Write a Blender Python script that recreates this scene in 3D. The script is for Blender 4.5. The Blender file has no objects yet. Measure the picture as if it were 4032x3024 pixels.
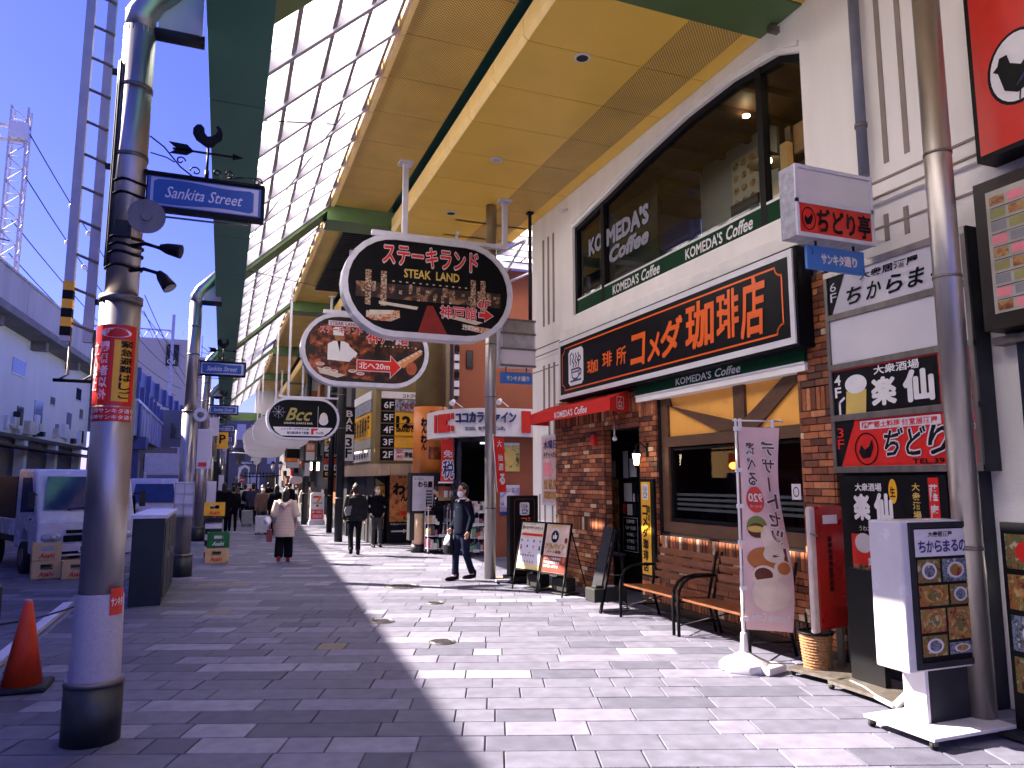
import bpy, bmesh, math, random
from mathutils import Vector, Matrix
random.seed(7)
R = math.radians
S = bpy.context.scene
COL = S.collection

# ------------------------------------------------------------------ camera, sky, sun, exposure
cam_d = bpy.data.cameras.new('camera'); cam = bpy.data.objects.new('camera', cam_d); COL.objects.link(cam)
cam_d.sensor_width = 36; cam_d.lens = 25.96; cam_d.clip_end = 900; cam_d.clip_start = 0.045
cam.location = (0, 0, 1.75)
cam.rotation_euler = (R(97.5), 0, R(-21.3))
S.camera = cam
W = bpy.data.worlds.new('World'); S.world = W; W.use_nodes = True
nt = W.node_tree; nt.nodes.clear()
sky = nt.nodes.new('ShaderNodeTexSky'); sky.sky_type = 'NISHITA'; sky.sun_disc = False
SUN_DIR = Vector((1.06, -0.82, -1.0)).normalized()        # the way the light travels
sky.sun_elevation = math.asin(-SUN_DIR.z); sky.sun_rotation = math.atan2(-SUN_DIR.x, -SUN_DIR.y)
sky.air_density = 1.0; sky.dust_density = 0.3; sky.ozone_density = 4.0; sky.altitude = 20
bg = nt.nodes.new('ShaderNodeBackground'); bg.inputs['Strength'].default_value = 0.045
wo = nt.nodes.new('ShaderNodeOutputWorld')
tn = nt.nodes.new('ShaderNodeVectorMath'); tn.operation = 'MULTIPLY'; tn.inputs[1].default_value = (.50, .42, 1.16)   # the photo's violet white balance
nt.links.new(sky.outputs[0], tn.inputs[0]); nt.links.new(tn.outputs[0], bg.inputs[0]); nt.links.new(bg.outputs[0], wo.inputs[0])
sl = bpy.data.lights.new('sun', 'SUN'); sl.energy = 5.0; sl.angle = R(0.5); sl.color = (1.0, 0.87, 0.73)
so = bpy.data.objects.new('sun', sl); COL.objects.link(so)
so.rotation_euler = SUN_DIR.to_track_quat('-Z', 'Y').to_euler(); so.location = (-20, 15, 20)
S.view_settings.view_transform = 'Standard'; S.view_settings.look = 'None'
S.view_settings.exposure = 2.55; S.view_settings.gamma = 1.0
S.view_settings.use_curve_mapping = False
S.cycles.diffuse_bounces = 8; S.cycles.max_bounces = 12; S.cycles.sample_clamp_indirect = 6

# ------------------------------------------------------------------ materials
MC = {}
def _nt(name):
    m = bpy.data.materials.new(name); m.use_nodes = True; t = m.node_tree; t.nodes.clear()
    return m, t
def mat(name, rgb, rough=.6, metal=0., var=.12, scale=6., bump=0., bscale=80., emit=0., stretch=None, spec=.4):
    if name in MC: return MC[name]
    m, t = _nt(name); N = t.nodes.new; L = t.links.new
    out = N('ShaderNodeOutputMaterial'); p = N('ShaderNodeBsdfPrincipled'); L(p.outputs[0], out.inputs[0])
    g = N('ShaderNodeNewGeometry'); vec = g.outputs['Position']
    if stretch:
        mp = N('ShaderNodeMapping'); mp.inputs['Scale'].default_value = stretch; L(vec, mp.inputs[0]); vec = mp.outputs[0]
    n = N('ShaderNodeTexNoise'); n.inputs['Scale'].default_value = scale; n.inputs['Detail'].default_value = 5; L(vec, n.inputs['Vector'])
    mr = N('ShaderNodeMapRange'); mr.inputs[1].default_value = .3; mr.inputs[2].default_value = .7
    mr.inputs[3].default_value = 1 - var; mr.inputs[4].default_value = 1 + var; L(n.outputs[0], mr.inputs[0])
    vm = N('ShaderNodeVectorMath'); vm.operation = 'SCALE'; vm.inputs[0].default_value = rgb[:3]; L(mr.outputs[0], vm.inputs['Scale'])
    L(vm.outputs[0], p.inputs['Base Color'])
    mr2 = N('ShaderNodeMapRange'); mr2.inputs[3].default_value = max(.03, rough - .1); mr2.inputs[4].default_value = min(1, rough + .1)
    L(n.outputs[0], mr2.inputs[0]); L(mr2.outputs[0], p.inputs['Roughness'])
    p.inputs['Metallic'].default_value = metal; p.inputs['Specular IOR Level'].default_value = spec
    if bump:
        n2 = N('ShaderNodeTexNoise'); n2.inputs['Scale'].default_value = bscale; n2.inputs['Detail'].default_value = 4; L(g.outputs['Position'], n2.inputs['Vector'])
        b = N('ShaderNodeBump'); b.inputs['Strength'].default_value = bump; b.inputs['Distance'].default_value = .01
        L(n2.outputs[0], b.inputs['Height']); L(b.outputs[0], p.inputs['Normal'])
    if emit:
        p.inputs['Emission Color'].default_value = (*rgb[:3], 1); p.inputs['Emission Strength'].default_value = emit
    MC[name] = m; return m
def glass(name, tint=(.5, .6, .6), gl=.12):
    if name in MC: return MC[name]
    m, t = _nt(name); N = t.nodes.new; L = t.links.new
    out = N('ShaderNodeOutputMaterial'); mx = N('ShaderNodeMixShader'); tr = N('ShaderNodeBsdfTransparent'); go = N('ShaderNodeBsdfGlossy')
    tr.inputs[0].default_value = (*tint, 1); go.inputs[0].default_value = (.95, .97, 1, 1); go.inputs['Roughness'].default_value = .02
    fr = N('ShaderNodeLayerWeight'); fr.inputs[0].default_value = .5
    pw_ = N('ShaderNodeMath'); pw_.operation = 'POWER'; pw_.inputs[1].default_value = 4.; L(fr.outputs['Facing'], pw_.inputs[0])
    a = N('ShaderNodeMath'); a.operation = 'ADD'; a.use_clamp = True; a.inputs[1].default_value = gl
    L(pw_.outputs[0], a.inputs[0]); L(a.outputs[0], mx.inputs[0]); L(tr.outputs[0], mx.inputs[1]); L(go.outputs[0], mx.inputs[2]); L(mx.outputs[0], out.inputs[0])
    MC[name] = m; return m
def translucent(name, rgb=(.98, .98, .98)):
    if name in MC: return MC[name]
    m, t = _nt(name); N = t.nodes.new; L = t.links.new
    out = N('ShaderNodeOutputMaterial'); mx = N('ShaderNodeMixShader'); tr = N('ShaderNodeBsdfTranslucent'); df = N('ShaderNodeBsdfDiffuse')
    g = N('ShaderNodeNewGeometry'); n = N('ShaderNodeTexNoise'); n.inputs['Scale'].default_value = 3.; L(g.outputs['Position'], n.inputs['Vector'])
    mr = N('ShaderNodeMapRange'); mr.inputs[1].default_value = .3; mr.inputs[2].default_value = .7; mr.inputs[3].default_value = .86; mr.inputs[4].default_value = 1.
    L(n.outputs[0], mr.inputs[0]); vm = N('ShaderNodeVectorMath'); vm.operation = 'SCALE'; vm.inputs[0].default_value = rgb; L(mr.outputs[0], vm.inputs['Scale'])
    L(vm.outputs[0], tr.inputs[0]); df.inputs[0].default_value = (.85, .88, .92, 1)
    mx.inputs[0].default_value = .02; L(tr.outputs[0], mx.inputs[1]); L(df.outputs[0], mx.inputs[2])
    rf = N('ShaderNodeBsdfRefraction'); rf.inputs['IOR'].default_value = 1.08; rf.inputs['Roughness'].default_value = .75; rf.inputs[0].default_value = (.97, .98, 1., 1)
    m2 = N('ShaderNodeMixShader'); m2.inputs[0].default_value = .0; L(mx.outputs[0], m2.inputs[1]); L(rf.outputs[0], m2.inputs[2]); L(m2.outputs[0], out.inputs[0])
    MC[name] = m; return m
def picture(name, cols, scale=9., rough=.35, kind='VORONOI'):
    """flat printed photograph: patches of several colours"""
    if name in MC: return MC[name]
    m, t = _nt(name); N = t.nodes.new; L = t.links.new
    out = N('ShaderNodeOutputMaterial'); p = N('ShaderNodeBsdfPrincipled'); L(p.outputs[0], out.inputs[0])
    g = N('ShaderNodeNewGeometry'); n = N('ShaderNodeTexNoise'); n.inputs['Scale'].default_value = scale; n.inputs['Detail'].default_value = 6
    n.inputs['Distortion'].default_value = .35; L(g.outputs['Position'], n.inputs['Vector'])
    cr = N('ShaderNodeValToRGB'); e = cr.color_ramp.elements
    k = len(cols); lo, hi = .33, .67
    e[0].position = lo; e[0].color = (*cols[0], 1); e[1].position = hi; e[1].color = (*cols[-1], 1)
    for i in range(1, k - 1):
        q = cr.color_ramp.elements.new(lo + (hi - lo) * i / (k - 1)); q.color = (*cols[i], 1)
    L(n.outputs[0], cr.inputs[0]); L(cr.outputs[0], p.inputs['Base Color']); p.inputs['Roughness'].default_value = rough
    MC[name] = m; return m
def perforated(name, rgb, hole, pitch=34.):
    if name in MC: return MC[name]
    m, t = _nt(name); N = t.nodes.new; L = t.links.new
    out = N('ShaderNodeOutputMaterial'); p = N('ShaderNodeBsdfPrincipled'); L(p.outputs[0], out.inputs[0])
    g = N('ShaderNodeNewGeometry'); mp = N('ShaderNodeMapping'); mp.inputs['Rotation'].default_value = (0, 0, R(45)); mp.inputs['Scale'].default_value = (pitch,) * 3
    L(g.outputs['Position'], mp.inputs[0]); v = N('ShaderNodeTexVoronoi'); v.inputs['Scale'].default_value = 1; v.inputs['Randomness'].default_value = 0
    v.voronoi_dimensions = '2D'; L(mp.outputs[0], v.inputs['Vector'])
    cr = N('ShaderNodeValToRGB'); cr.color_ramp.elements[0].position = .36; cr.color_ramp.elements[0].color = (*hole, 1)
    cr.color_ramp.elements[1].position = .44; cr.color_ramp.elements[1].color = (*rgb, 1)
    n = N('ShaderNodeTexNoise'); n.inputs['Scale'].default_value = 1.2; L(g.outputs['Position'], n.inputs['Vector'])
    mr = N('ShaderNodeMapRange'); mr.inputs[1].default_value = .3; mr.inputs[2].default_value = .7; mr.inputs[3].default_value = .85; mr.inputs[4].default_value = 1.1
    L(n.outputs[0], mr.inputs[0]); vm = N('ShaderNodeVectorMath'); vm.operation = 'SCALE'; L(cr.outputs[0], vm.inputs[0]); L(mr.outputs[0], vm.inputs['Scale'])
    L(v.outputs['Distance'], cr.inputs[0]); L(vm.outputs[0], p.inputs['Base Color']); p.inputs['Roughness'].default_value = .45
    MC[name] = m; return m

white = mat('white_paint', (.74, .73, .76), .4, var=.05)
offwhite = mat('off_white_panel', (.62, .60, .66), .35, var=.06, scale=2)
black = mat('black_paint', (.006, .006, .008), .5, var=.2, spec=.15)
blackgloss = mat('black_sign_face', (.004, .004, .006), .4, var=.1, spec=.15)
darkgrey = mat('dark_grey_metal', (.022, .024, .030), .5, var=.2, spec=.2)
greymetal = mat('grey_sign_frame', (.58, .58, .68), .4, .1, var=.1)
steel = mat('stainless_steel', (.42, .39, .37), .38, .85, var=.16, scale=3, stretch=(3, 3, .5))
steel_dull = mat('dull_steel', (.20, .18, .165), .5, .75, var=.2, scale=4, stretch=(4, 4, .6))
plaster = mat('cream_plaster', (.90, .87, .84), .85, var=.05, scale=2.2, bump=.35, bscale=55, stretch=(1, 1.6, .25))
plaster_g = mat('plaster_groove', (.30, .25, .22), .9, var=.1)
yellow_panel = mat('yellow_soffit_panel', (.97, .64, .10), .38, var=.05, scale=1.2)
yellow_side = mat('yellow_beam_side', (.92, .66, .26), .35, var=.05)
green_paint = mat('green_soffit_paint', (.095, .17, .06), .4, var=.08, scale=2)
green_dark = mat('green_fascia_paint', (.06, .19, .14), .45, var=.12, scale=1.5)
purlin_m = mat('purlin_paint', (.50, .50, .60), .5, var=.06)
rafter_m = mat('rafter_paint', (.30, .28, .32), .5, var=.06)
perf_m = perforated('perforated_panel_olive', (.95, .60, .14), (.26, .20, .04))
pane_m = translucent('translucent_pane')
red = mat('red_paint', (.62, .02, .012), .35, var=.06)
redcloth = mat('red_awning_cloth', (.62, .018, .012), .75, var=.08, bump=.2, bscale=300)
orange = mat('orange_lettering', (.85, .13, .008), .35, var=.04)
navy = mat('navy_lettering', (.012, .022, .16), .35, var=.05)
bluesign = mat('blue_sign_face', (.02, .09, .36), .35, var=.08, scale=9)
bluesign2 = mat('light_blue_sign_face', (.04, .16, .50), .4, var=.08)
greensign = mat('dark_green_band', (.004, .045, .018), .6, var=.1, spec=.12)
yellow = mat('yellow_print', (.83, .42, .02), .4, var=.05)
gold = mat('gold_print', (.62, .45, .12), .35, var=.1)
timber = mat('brown_timber', (.115, .058, .030), .55, var=.18, scale=5, bump=.15, stretch=(1, 1, 3))
infill = mat('orange_yellow_render', (.95, .46, .09), .8, var=.04, bump=.1)
woodslat = mat('bench_wood', (.22, .075, .030), .38, var=.3, scale=14, stretch=(3, .6, 3))
rubber = mat('black_rubber', (.012, .012, .013), .7, var=.2, bump=.3)
asphalt = mat('asphalt', (.055, .055, .065), .85, var=.2, scale=20, bump=.5, bscale=200)
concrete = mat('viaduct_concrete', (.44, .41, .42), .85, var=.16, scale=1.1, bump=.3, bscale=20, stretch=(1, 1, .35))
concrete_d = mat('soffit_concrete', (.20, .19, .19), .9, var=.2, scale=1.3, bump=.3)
whitewall = mat('white_painted_wall', (.74, .72, .77), .8, var=.05, scale=1.2, stretch=(1, 1, .3))
bluesteel = mat('blue_steel_girder', (.07, .09, .24), .5, var=.15, scale=2)
paleblue = mat('pale_blue_girder', (.34, .36, .52), .5, var=.2, scale=1.5, stretch=(1, 1, .3))
brownwall = mat('brown_render_wall', (.27, .085, .038), .8, var=.10, scale=2, bump=.2)
olive = mat('olive_column', (.20, .15, .055), .6, var=.12, scale=3)
beige = mat('beige_cladding', (.42, .31, .20), .6, var=.1, scale=2)
darkshop = mat('dark_shop_interior', (.012, .012, .016), .6, var=.3)
darkblueshop = mat('dark_blue_glazing_frame', (.012, .016, .035), .3, var=.3)
darkglass = mat('dark_reflecting_glass', (.010, .012, .016), .06, var=.2, spec=.7)
blueglass = mat('vehicle_glass', (.015, .03, .11), .08, var=.2, spec=.8)
mirrorwhite = mat('vehicle_white_paint', (.55, .53, .60), .25, var=.05, spec=.6)
skin = mat('skin', (.52, .30, .20), .55, var=.06)
hair = mat('black_hair', (.010, .008, .008), .45, var=.3, scale=60, bump=.5, bscale=160)
maskw = mat('face_mask', (.78, .77, .80), .8, var=.03)
lamp_on = mat('lit_bulb', (1., .62, .25), .4, emit=14.)
spot_on = mat('lit_downlight', (1., .72, .42), .4, emit=9.)
redlamp = mat('red_pendant_glass', (1., .16, .03), .4, emit=2.6)
warmlant = mat('lantern_glass', (1., .75, .5), .4, emit=3.0)
brick_m = [mat('brick_%d' % i, c, .6, var=.22, scale=18, bump=.35, bscale=70) for i, c in enumerate(
    [(.27, .082, .032), (.17, .052, .026), (.40, .135, .055), (.10, .036, .024), (.33, .105, .042), (.50, .20, .09), (.62, .46, .30), (.21, .078, .042)])]
brick_w = [5, 5, 4, 4, 5, 3, 2, 4]
mortar = mat('dark_mortar', (.016, .013, .014), .9, var=.3, bump=.4)
slab_m = [mat('paving_slab_%d' % i, c, .75, var=.2, scale=7, bump=.45, bscale=110) for i, c in enumerate(
    [(0.102, 0.102, 0.15), (0.115, 0.115, 0.165), (0.154, 0.15, 0.213), (0.077, 0.079, 0.119), (0.193, 0.193, 0.256), (0.178, 0.146, 0.105), (0.113, 0.114, 0.164)])]
slab_w = [6, 6, 4.5, 5, 2.2, .2, 5]
joint_m = mat('paving_joint', (.075, .068, .085), .95, var=.3, bump=.5, bscale=200)

# ------------------------------------------------------------------ mesh builder
class FR:
    """a plane frame: origin, right, up; normal = right x up looks at the viewer"""
    def __init__(s, o, r, u=(0, 0, 1)):
        s.o = Vector(o); s.r = Vector(r).normalized(); s.u = Vector(u).normalized(); s.n = s.r.cross(s.u)
    def p(s, a, b, d=0): return s.o + s.r * a + s.u * b + s.n * d
def FX(x): return FR((x, 0, 0), (0, -1, 0))     # a = -y, b = z, faces the street
def FY(y): return FR((0, y, 0), (1, 0, 0))      # a = x, b = z, faces the camera side
_tc = None; _tcache = {}
def text_mesh(body, bold=0., shear=0., res=2):
    global _tc
    k = (body, bold, shear, res)
    if k in _tcache: return _tcache[k]
    if _tc is None:
        c = bpy.data.curves.new('t', 'FONT'); _tc = bpy.data.objects.new('t', c); COL.objects.link(_tc)
    c = _tc.data; c.body = body; c.offset = bold; c.shear = shear; c.resolution_u = res; c.size = 1; c.fill_mode = 'FRONT'
    bpy.context.view_layer.update()
    dg = bpy.context.evaluated_depsgraph_get(); ev = _tc.evaluated_get(dg); me = ev.to_mesh()
    vs = [v.co.xy.copy() for v in me.vertices]; fs = [tuple(p.vertices) for p in me.polygons]
    ev.to_mesh_clear()
    if vs:
        x0 = min(v.x for v in vs); x1 = max(v.x for v in vs); y0 = min(v.y for v in vs); y1 = max(v.y for v in vs)
    else: x0 = y0 = 0; x1 = y1 = 1
    _tcache[k] = (vs, fs, (x0, y0, max(x1 - x0, 1e-4), max(y1 - y0, 1e-4))); return _tcache[k]

class MB:
    def __init__(s): s.v = []; s.f = []; s.mi = []; s.ms = []; s.sm = []
    def m(s, mt):
        if mt not in s.ms: s.ms.append(mt)
        return s.ms.index(mt)
    def add(s, vs, fs, mt, smooth=False):
        b = len(s.v); s.v += [tuple(v) for v in vs]; i = s.m(mt)
        for f in fs: s.f.append(tuple(b + k for k in f)); s.mi.append(i); s.sm.append(smooth)
        return s
    def box(s, x0, y0, z0, x1, y1, z1, mt):
        vs = [(x, y, z) for z in (z0, z1) for y in (y0, y1) for x in (x0, x1)]
        return s.add(vs, [(0, 2, 3, 1), (4, 5, 7, 6), (0, 1, 5, 4), (2, 6, 7, 3), (0, 4, 6, 2), (1, 3, 7, 5)], mt)
    def fbox(s, F, a0, b0, a1, b1, d0, d1, mt):
        vs = [F.p(a, b, d) for d in (d0, d1) for b in (b0, b1) for a in (a0, a1)]
        return s.add(vs, [(0, 2, 3, 1), (4, 5, 7, 6), (0, 1, 5, 4), (2, 6, 7, 3), (0, 4, 6, 2), (1, 3, 7, 5)], mt)
    def rect(s, F, a0, b0, a1, b1, mt, d=.004):
        return s.add([F.p(a0, b0, d), F.p(a1, b0, d), F.p(a1, b1, d), F.p(a0, b1, d)], [(0, 1, 2, 3)], mt)
    def poly(s, F, pts, mt, d=.004):
        return s.add([F.p(a, b, d) for a, b in pts], [tuple(range(len(pts)))], mt)
    def line(s, F, pts, w, mt, d=.006):
        for (a0, b0), (a1, b1) in zip(pts[:-1], pts[1:]):
            t = Vector((a1 - a0, b1 - b0));
            if t.length < 1e-6: continue
            t.normalize(); n = Vector((-t.y, t.x)) * w / 2; e = t * w * .35
            s.poly(F, [(a0 - n.x - e.x, b0 - n.y - e.y), (a1 - n.x + e.x, b1 - n.y + e.y), (a1 + n.x + e.x, b1 + n.y + e.y), (a0 + n.x - e.x, b0 + n.y - e.y)], mt, d)
        return s
    def ell(s, F, a, b, ra, rb, mt, d=.005, n=28):
        return s.poly(F, [(a + ra * math.cos(2 * math.pi * i / n), b + rb * math.sin(2 * math.pi * i / n)) for i in range(n)], mt, d)
    def ring(s, F, a, b, ra, rb, w, mt, d=.006, n=28):
        return s.line(F, [(a + ra * math.cos(2 * math.pi * i / n), b + rb * math.sin(2 * math.pi * i / n)) for i in range(n + 1)], w, mt, d)
    def prism(s, F, pts, d0, d1, mt, smooth=False):
        n = len(pts)
        vs = [F.p(a, b, d0) for a, b in pts] + [F.p(a, b, d1) for a, b in pts]
        fs = [tuple(range(n))[::-1], tuple(range(n, 2 * n))] + [(i, (i + 1) % n, n + (i + 1) % n, n + i) for i in range(n)]
        return s.add(vs, fs, mt, smooth)
    def text(s, F, body, a0, b0, a1, b1, mt, d=.008, bold=0., shear=0., depth=0., map=None):
        if bold > .024 and not depth:
            ex = (a1 - a0); ey = (b1 - b0); vs, fs, (x0, y0, w, h) = text_mesh(body, 0., shear); ox = ex / w * bold * .85; oy = ey / h * bold * .85
            k_ = 8 if bold > .05 else 4
            for i in range(k_):
                t_ = 2 * math.pi * (i + .5) / k_; dx, dy = ox * math.cos(t_), oy * math.sin(t_)
                s.text(F, body, a0 + dx, b0 + dy, a1 + dx, b1 + dy, mt, d + .00035 * i, 0., shear, 0., map)
            return s
        if depth: bold = min(bold, .03)
        elif bold > .02: bold = .02
        vs, fs, (x0, y0, w, h) = text_mesh(body, bold, shear)
        def q(v, dd):
            a = a0 + (v.x - x0) / w * (a1 - a0); b = b0 + (v.y - y0) / h * (b1 - b0)
            return map(a, b, dd) if map else F.p(a, b, dd)
        if depth: 
            n = len(vs); pts = [q(v, d) for v in vs] + [q(v, d + depth) for v in vs]
            from collections import Counter
            ec = Counter()
            for f in fs:
                for i in range(len(f)): ec[frozenset((f[i], f[(i + 1) % len(f)]))] += 1
            f2 = [tuple(i + n for i in f) for f in fs]
            for f in fs:
                for i in range(len(f)):
                    if ec[frozenset((f[i], f[(i + 1) % len(f)]))] == 1: f2.append((f[i], f[(i + 1) % len(f)], f[(i + 1) % len(f)] + n, f[i] + n))
            return s.add(pts, f2, mt)
        return s.add([q(v, d) for v in vs], fs, mt)
    def vtext(s, F, body, a0, b0, a1, b1, mt, d=.008, bold=0., shear=0.):
        n = len(body); h = (b1 - b0) / n
        for i, c in enumerate(body):
            if c == ' ': continue
            t = b1 - h * i
            if c == 'ー': s.rect(F, (a0 + a1) / 2 - (a1 - a0) * .07, t - h * .9, (a0 + a1) / 2 + (a1 - a0) * .07, t - h * .1, mt, d); continue
            k = .18 * (a1 - a0) if c in 'ッ' else 0
            s.text(F, c, a0 + k, t - h * .92, a1 - k, t - h * .08 - (.25 * h if c in 'ッ' else 0), mt, d, bold, shear)
        return s
    def tube(s, pts, r, mt, seg=10, caps=True, round_=False, ref=(1, 0, 0)):
        pts = [Vector(p) for p in pts]; n = len(pts)
        rs = [r] * n if isinstance(r, (int, float)) else list(r)
        rs = [(q, q) if isinstance(q, (int, float)) else q for q in rs]
        if round_:
            t0 = (pts[1] - pts[0]).normalized(); t1 = (pts[-1] - pts[-2]).normalized(); m0 = min(rs[0]); m1 = min(rs[-1])
            pts = [pts[0] - t0 * m0 * .9, pts[0] - t0 * m0 * .6] + pts + [pts[-1] + t1 * m1 * .6, pts[-1] + t1 * m1 * .9]
            rs = [(rs[0][0] * .4, rs[0][1] * .4), (rs[0][0] * .8, rs[0][1] * .8)] + rs + [(rs[-1][0] * .8, rs[-1][1] * .8), (rs[-1][0] * .4, rs[-1][1] * .4)]
            n = len(pts)
        vs = []
        for i, p in enumerate(pts):
            t = (pts[min(i + 1, n - 1)] - pts[max(i - 1, 0)]).normalized()
            x = Vector(ref); x = x - t * x.dot(t)
            if x.length < .1: x = Vector((0, 1, 0)); x = x - t * x.dot(t)
            x.normalize(); y = t.cross(x)
            for k in range(seg):
                an = 2 * math.pi * k / seg
                vs.append(p + x * rs[i][0] * math.cos(an) + y * rs[i][1] * math.sin(an))
        fs = [(i * seg + k, i * seg + (k + 1) % seg, (i + 1) * seg + (k + 1) % seg, (i + 1) * seg + k) for i in range(n - 1) for k in range(seg)]
        s.add(vs, fs, mt, True)
        if caps:
            b = len(s.v) - len(vs); i = s.m(mt)
            s.f.append(tuple(b + k for k in range(seg))[::-1]); s.mi.append(i); s.sm.append(False)
            s.f.append(tuple(b + (n - 1) * seg + k for k in range(seg))); s.mi.append(i); s.sm.append(False)
        return s
    def cyl(s, x, y, z0, z1, r, mt, seg=20, r1=None): return s.tube([(x, y, z0), (x, y, z1)], [r, r if r1 is None else r1], mt, seg)
    def ellipsoid(s, c, rx, ry, rz, mt, seg=14, rings=8):
        pts = []; rs = []
        for i in range(1, rings):
            a = math.pi * i / rings; pts.append((c[0], c[1], c[2] - rz * math.cos(a))); rs.append((rx * math.sin(a), ry * math.sin(a)))
        return s.tube(pts, rs, mt, seg)
    def mesh(s, name):
        me = bpy.data.meshes.new(name); me.from_pydata(s.v, [], s.f)
        for mt in s.ms: me.materials.append(mt)
        me.polygons.foreach_set('material_index', s.mi); me.polygons.foreach_set('use_smooth', s.sm); me.update(); return me
    def build(s, name, parent=None, loc=None, bevel=0., rot=None, **props):
        o = bpy.data.objects.new(name, s.mesh(name)); COL.objects.link(o)
        if parent is not None: o.parent = parent
        if loc: o.location = loc
        if rot: o.rotation_euler = rot
        if bevel:
            b = o.modifiers.new('bevel', 'BEVEL'); b.width = bevel; b.segments = 2; b.limit_method = 'ANGLE'
        for k, v in props.items(): o[k] = v
        return o
def thing(name, label, cat, loc=(0, 0, 0), rz=0, group=None):
    o = bpy.data.objects.new(name, None); COL.objects.link(o); o.location = loc; o.rotation_euler = (0, 0, rz)
    o.empty_display_size = .1; o['label'] = label; o['category'] = cat
    if group: o['group'] = group
    return o
def tag(o, label, cat, group=None):
    o['label'] = label; o['category'] = cat
    if group: o['group'] = group
    return o
def inst(me, name, parent, loc, rz=0, sc=None):
    o = bpy.data.objects.new(name, me); COL.objects.link(o); o.parent = parent; o.location = loc; o.rotation_euler = (0, 0, rz)
    if sc: o.scale = sc
    return o
def copy_tree(o, parent=None):
    kids = list(o.children); c = o.copy(); COL.objects.link(c)
    c.parent = parent
    if parent is not None: c.matrix_parent_inverse = o.matrix_parent_inverse.copy()
    for k in kids: copy_tree(k, c)
    return c
def wpick(ws): return random.choices(range(len(ws)), ws)[0]

# ------------------------------------------------------------------ ground and paving
MB().add([(-400, -60, -.03), (400, -60, -.03), (400, 700, -.03), (-400, 700, -.03)], [(0, 1, 2, 3)], asphalt).build('ground', kind='structure')
pav = MB().add([(-9, -4, -.012), (12, -4, -.012), (12, 42, -.012), (-9, 42, -.012)], [(0, 1, 2, 3)], joint_m).build('pavement', kind='structure')
PA = R(20.0); rowd = Vector((math.cos(PA), -math.sin(PA), 0)); fwd = Vector((math.sin(PA), math.cos(PA), 0))
slabs = []
lens = [.3, .45, .6, .6, .9]
r = -3.0
while r < 40:
    c = -16 + random.random() * .5
    while c < 10:
        ln = random.choice(lens); ctr = rowd * (c + ln / 2) + fwd * (r + .15)
        if -8.8 < ctr.x < 11.8 and 1.0 < ctr.y < 36 and not (ctr.x > 6.4 and ctr.y < 13.6):
            slabs.append((ctr, ln, wpick(slab_w)))
        c += ln
    r += .3
def in_view(p):
    v = cam_inv @ Vector(p)
    return v.z < -.2 and abs(v.x / -v.z) < .70 and abs(v.y / -v.z) < .54
bpy.context.view_layer.update(); cam_inv = cam.matrix_world.inverted()
vis = sorted([s for s in slabs if in_view(s[0])], key=lambda s: s[0].length)
near = vis[:295]; nearset = set(id(s) for s in near)
def slab_mesh(ln, mi, gap=.005):
    mb = MB(); a = ln / 2 - gap; b = .15 - gap; c = .004
    vs = [(-a, -b, -.02), (a, -b, -.02), (a, b, -.02), (-a, b, -.02), (-a, -b, -c), (a, -b, -c), (a, b, -c), (-a, b, -c), (-a + c, -b + c, 0), (a - c, -b + c, 0), (a - c, b - c, 0), (-a + c, b - c, 0)]
    fs = [(8, 9, 10, 11)] + [(i, (i + 1) % 4, 4 + (i + 1) % 4, 4 + i) for i in range(4)] + [(4 + i, 4 + (i + 1) % 4, 8 + (i + 1) % 4, 8 + i) for i in range(4)]
    return mb.add(vs, fs, slab_m[mi])
sc_ = {}
for ctr, ln, mi in near:
    if (ln, mi) not in sc_: sc_[(ln, mi)] = slab_mesh(ln, mi).mesh('paving_slab')
    o = inst(sc_[(ln, mi)], 'paving_slab', pav, (ctr.x, ctr.y, random.uniform(-.0015, .0015)), -PA)
    o.rotation_euler = (random.gauss(0, .0015), random.gauss(0, .0015), -PA)
far = MB()
for s in slabs:
    if id(s) in nearset: continue
    ctr, ln, mi = s; a = rowd * (ln / 2 - .005); b = fwd * .145; z = Vector((0, 0, random.uniform(-.0015, .0015)))
    if ctr.length > 22: z *= 0
    far.add([ctr - a - b + z, ctr + a - b + z, ctr + a + b + z, ctr - a + b + z], [(0, 1, 2, 3)], slab_m[mi])
far.build('paving_slabs', pav, kind='stuff')
# drain strip beside the carriageway
ks = MB()
for i in range(30): ks.box(-2.02, 5.2 + i * 1.0, -.02, -1.80, 6.19 + i * 1.0, .006, slab_m[4])
tag(ks.build('drain_strip', pav), 'x', 'x'); o = bpy.data.objects['drain_strip']; del o['label']; del o['category']; o['kind'] = 'stuff'
ironm = mat('cast_iron', (.09, .085, .10), .6, .5, var=.3, bump=.8, bscale=120)
for i, (x, y, rr, lb) in enumerate([(2.9, 12.5, .30, 'round iron manhole cover in the shadow band, farthest and widest of the four'), (2.34, 8.11, .15, 'small patterned manhole cover in full sun, nearest of the two in sunlight'),
                                   (2.96, 10.66, .13, 'small round cover in the sunlit paving just before the shadow band'), (1.96, 9.53, .16, 'small dark cover lying in the shade edge of the paving')]):
    mb = MB(); mb.cyl(0, 0, -.01, .004, rr, ironm, 28); mb.tube([(rr * .86 * math.cos(a * .3), rr * .86 * math.sin(a * .3), .005) for a in range(22)], .006, steel_dull, 5)
    for k in range(-3, 4): mb.box(-rr * .6, k * rr * .2 - .006, .004, rr * .6, k * rr * .2 + .006, .008, ironm)
    tag(mb.build('manhole_cover', loc=(x, y, .002)), lb, 'manhole cover')
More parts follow.
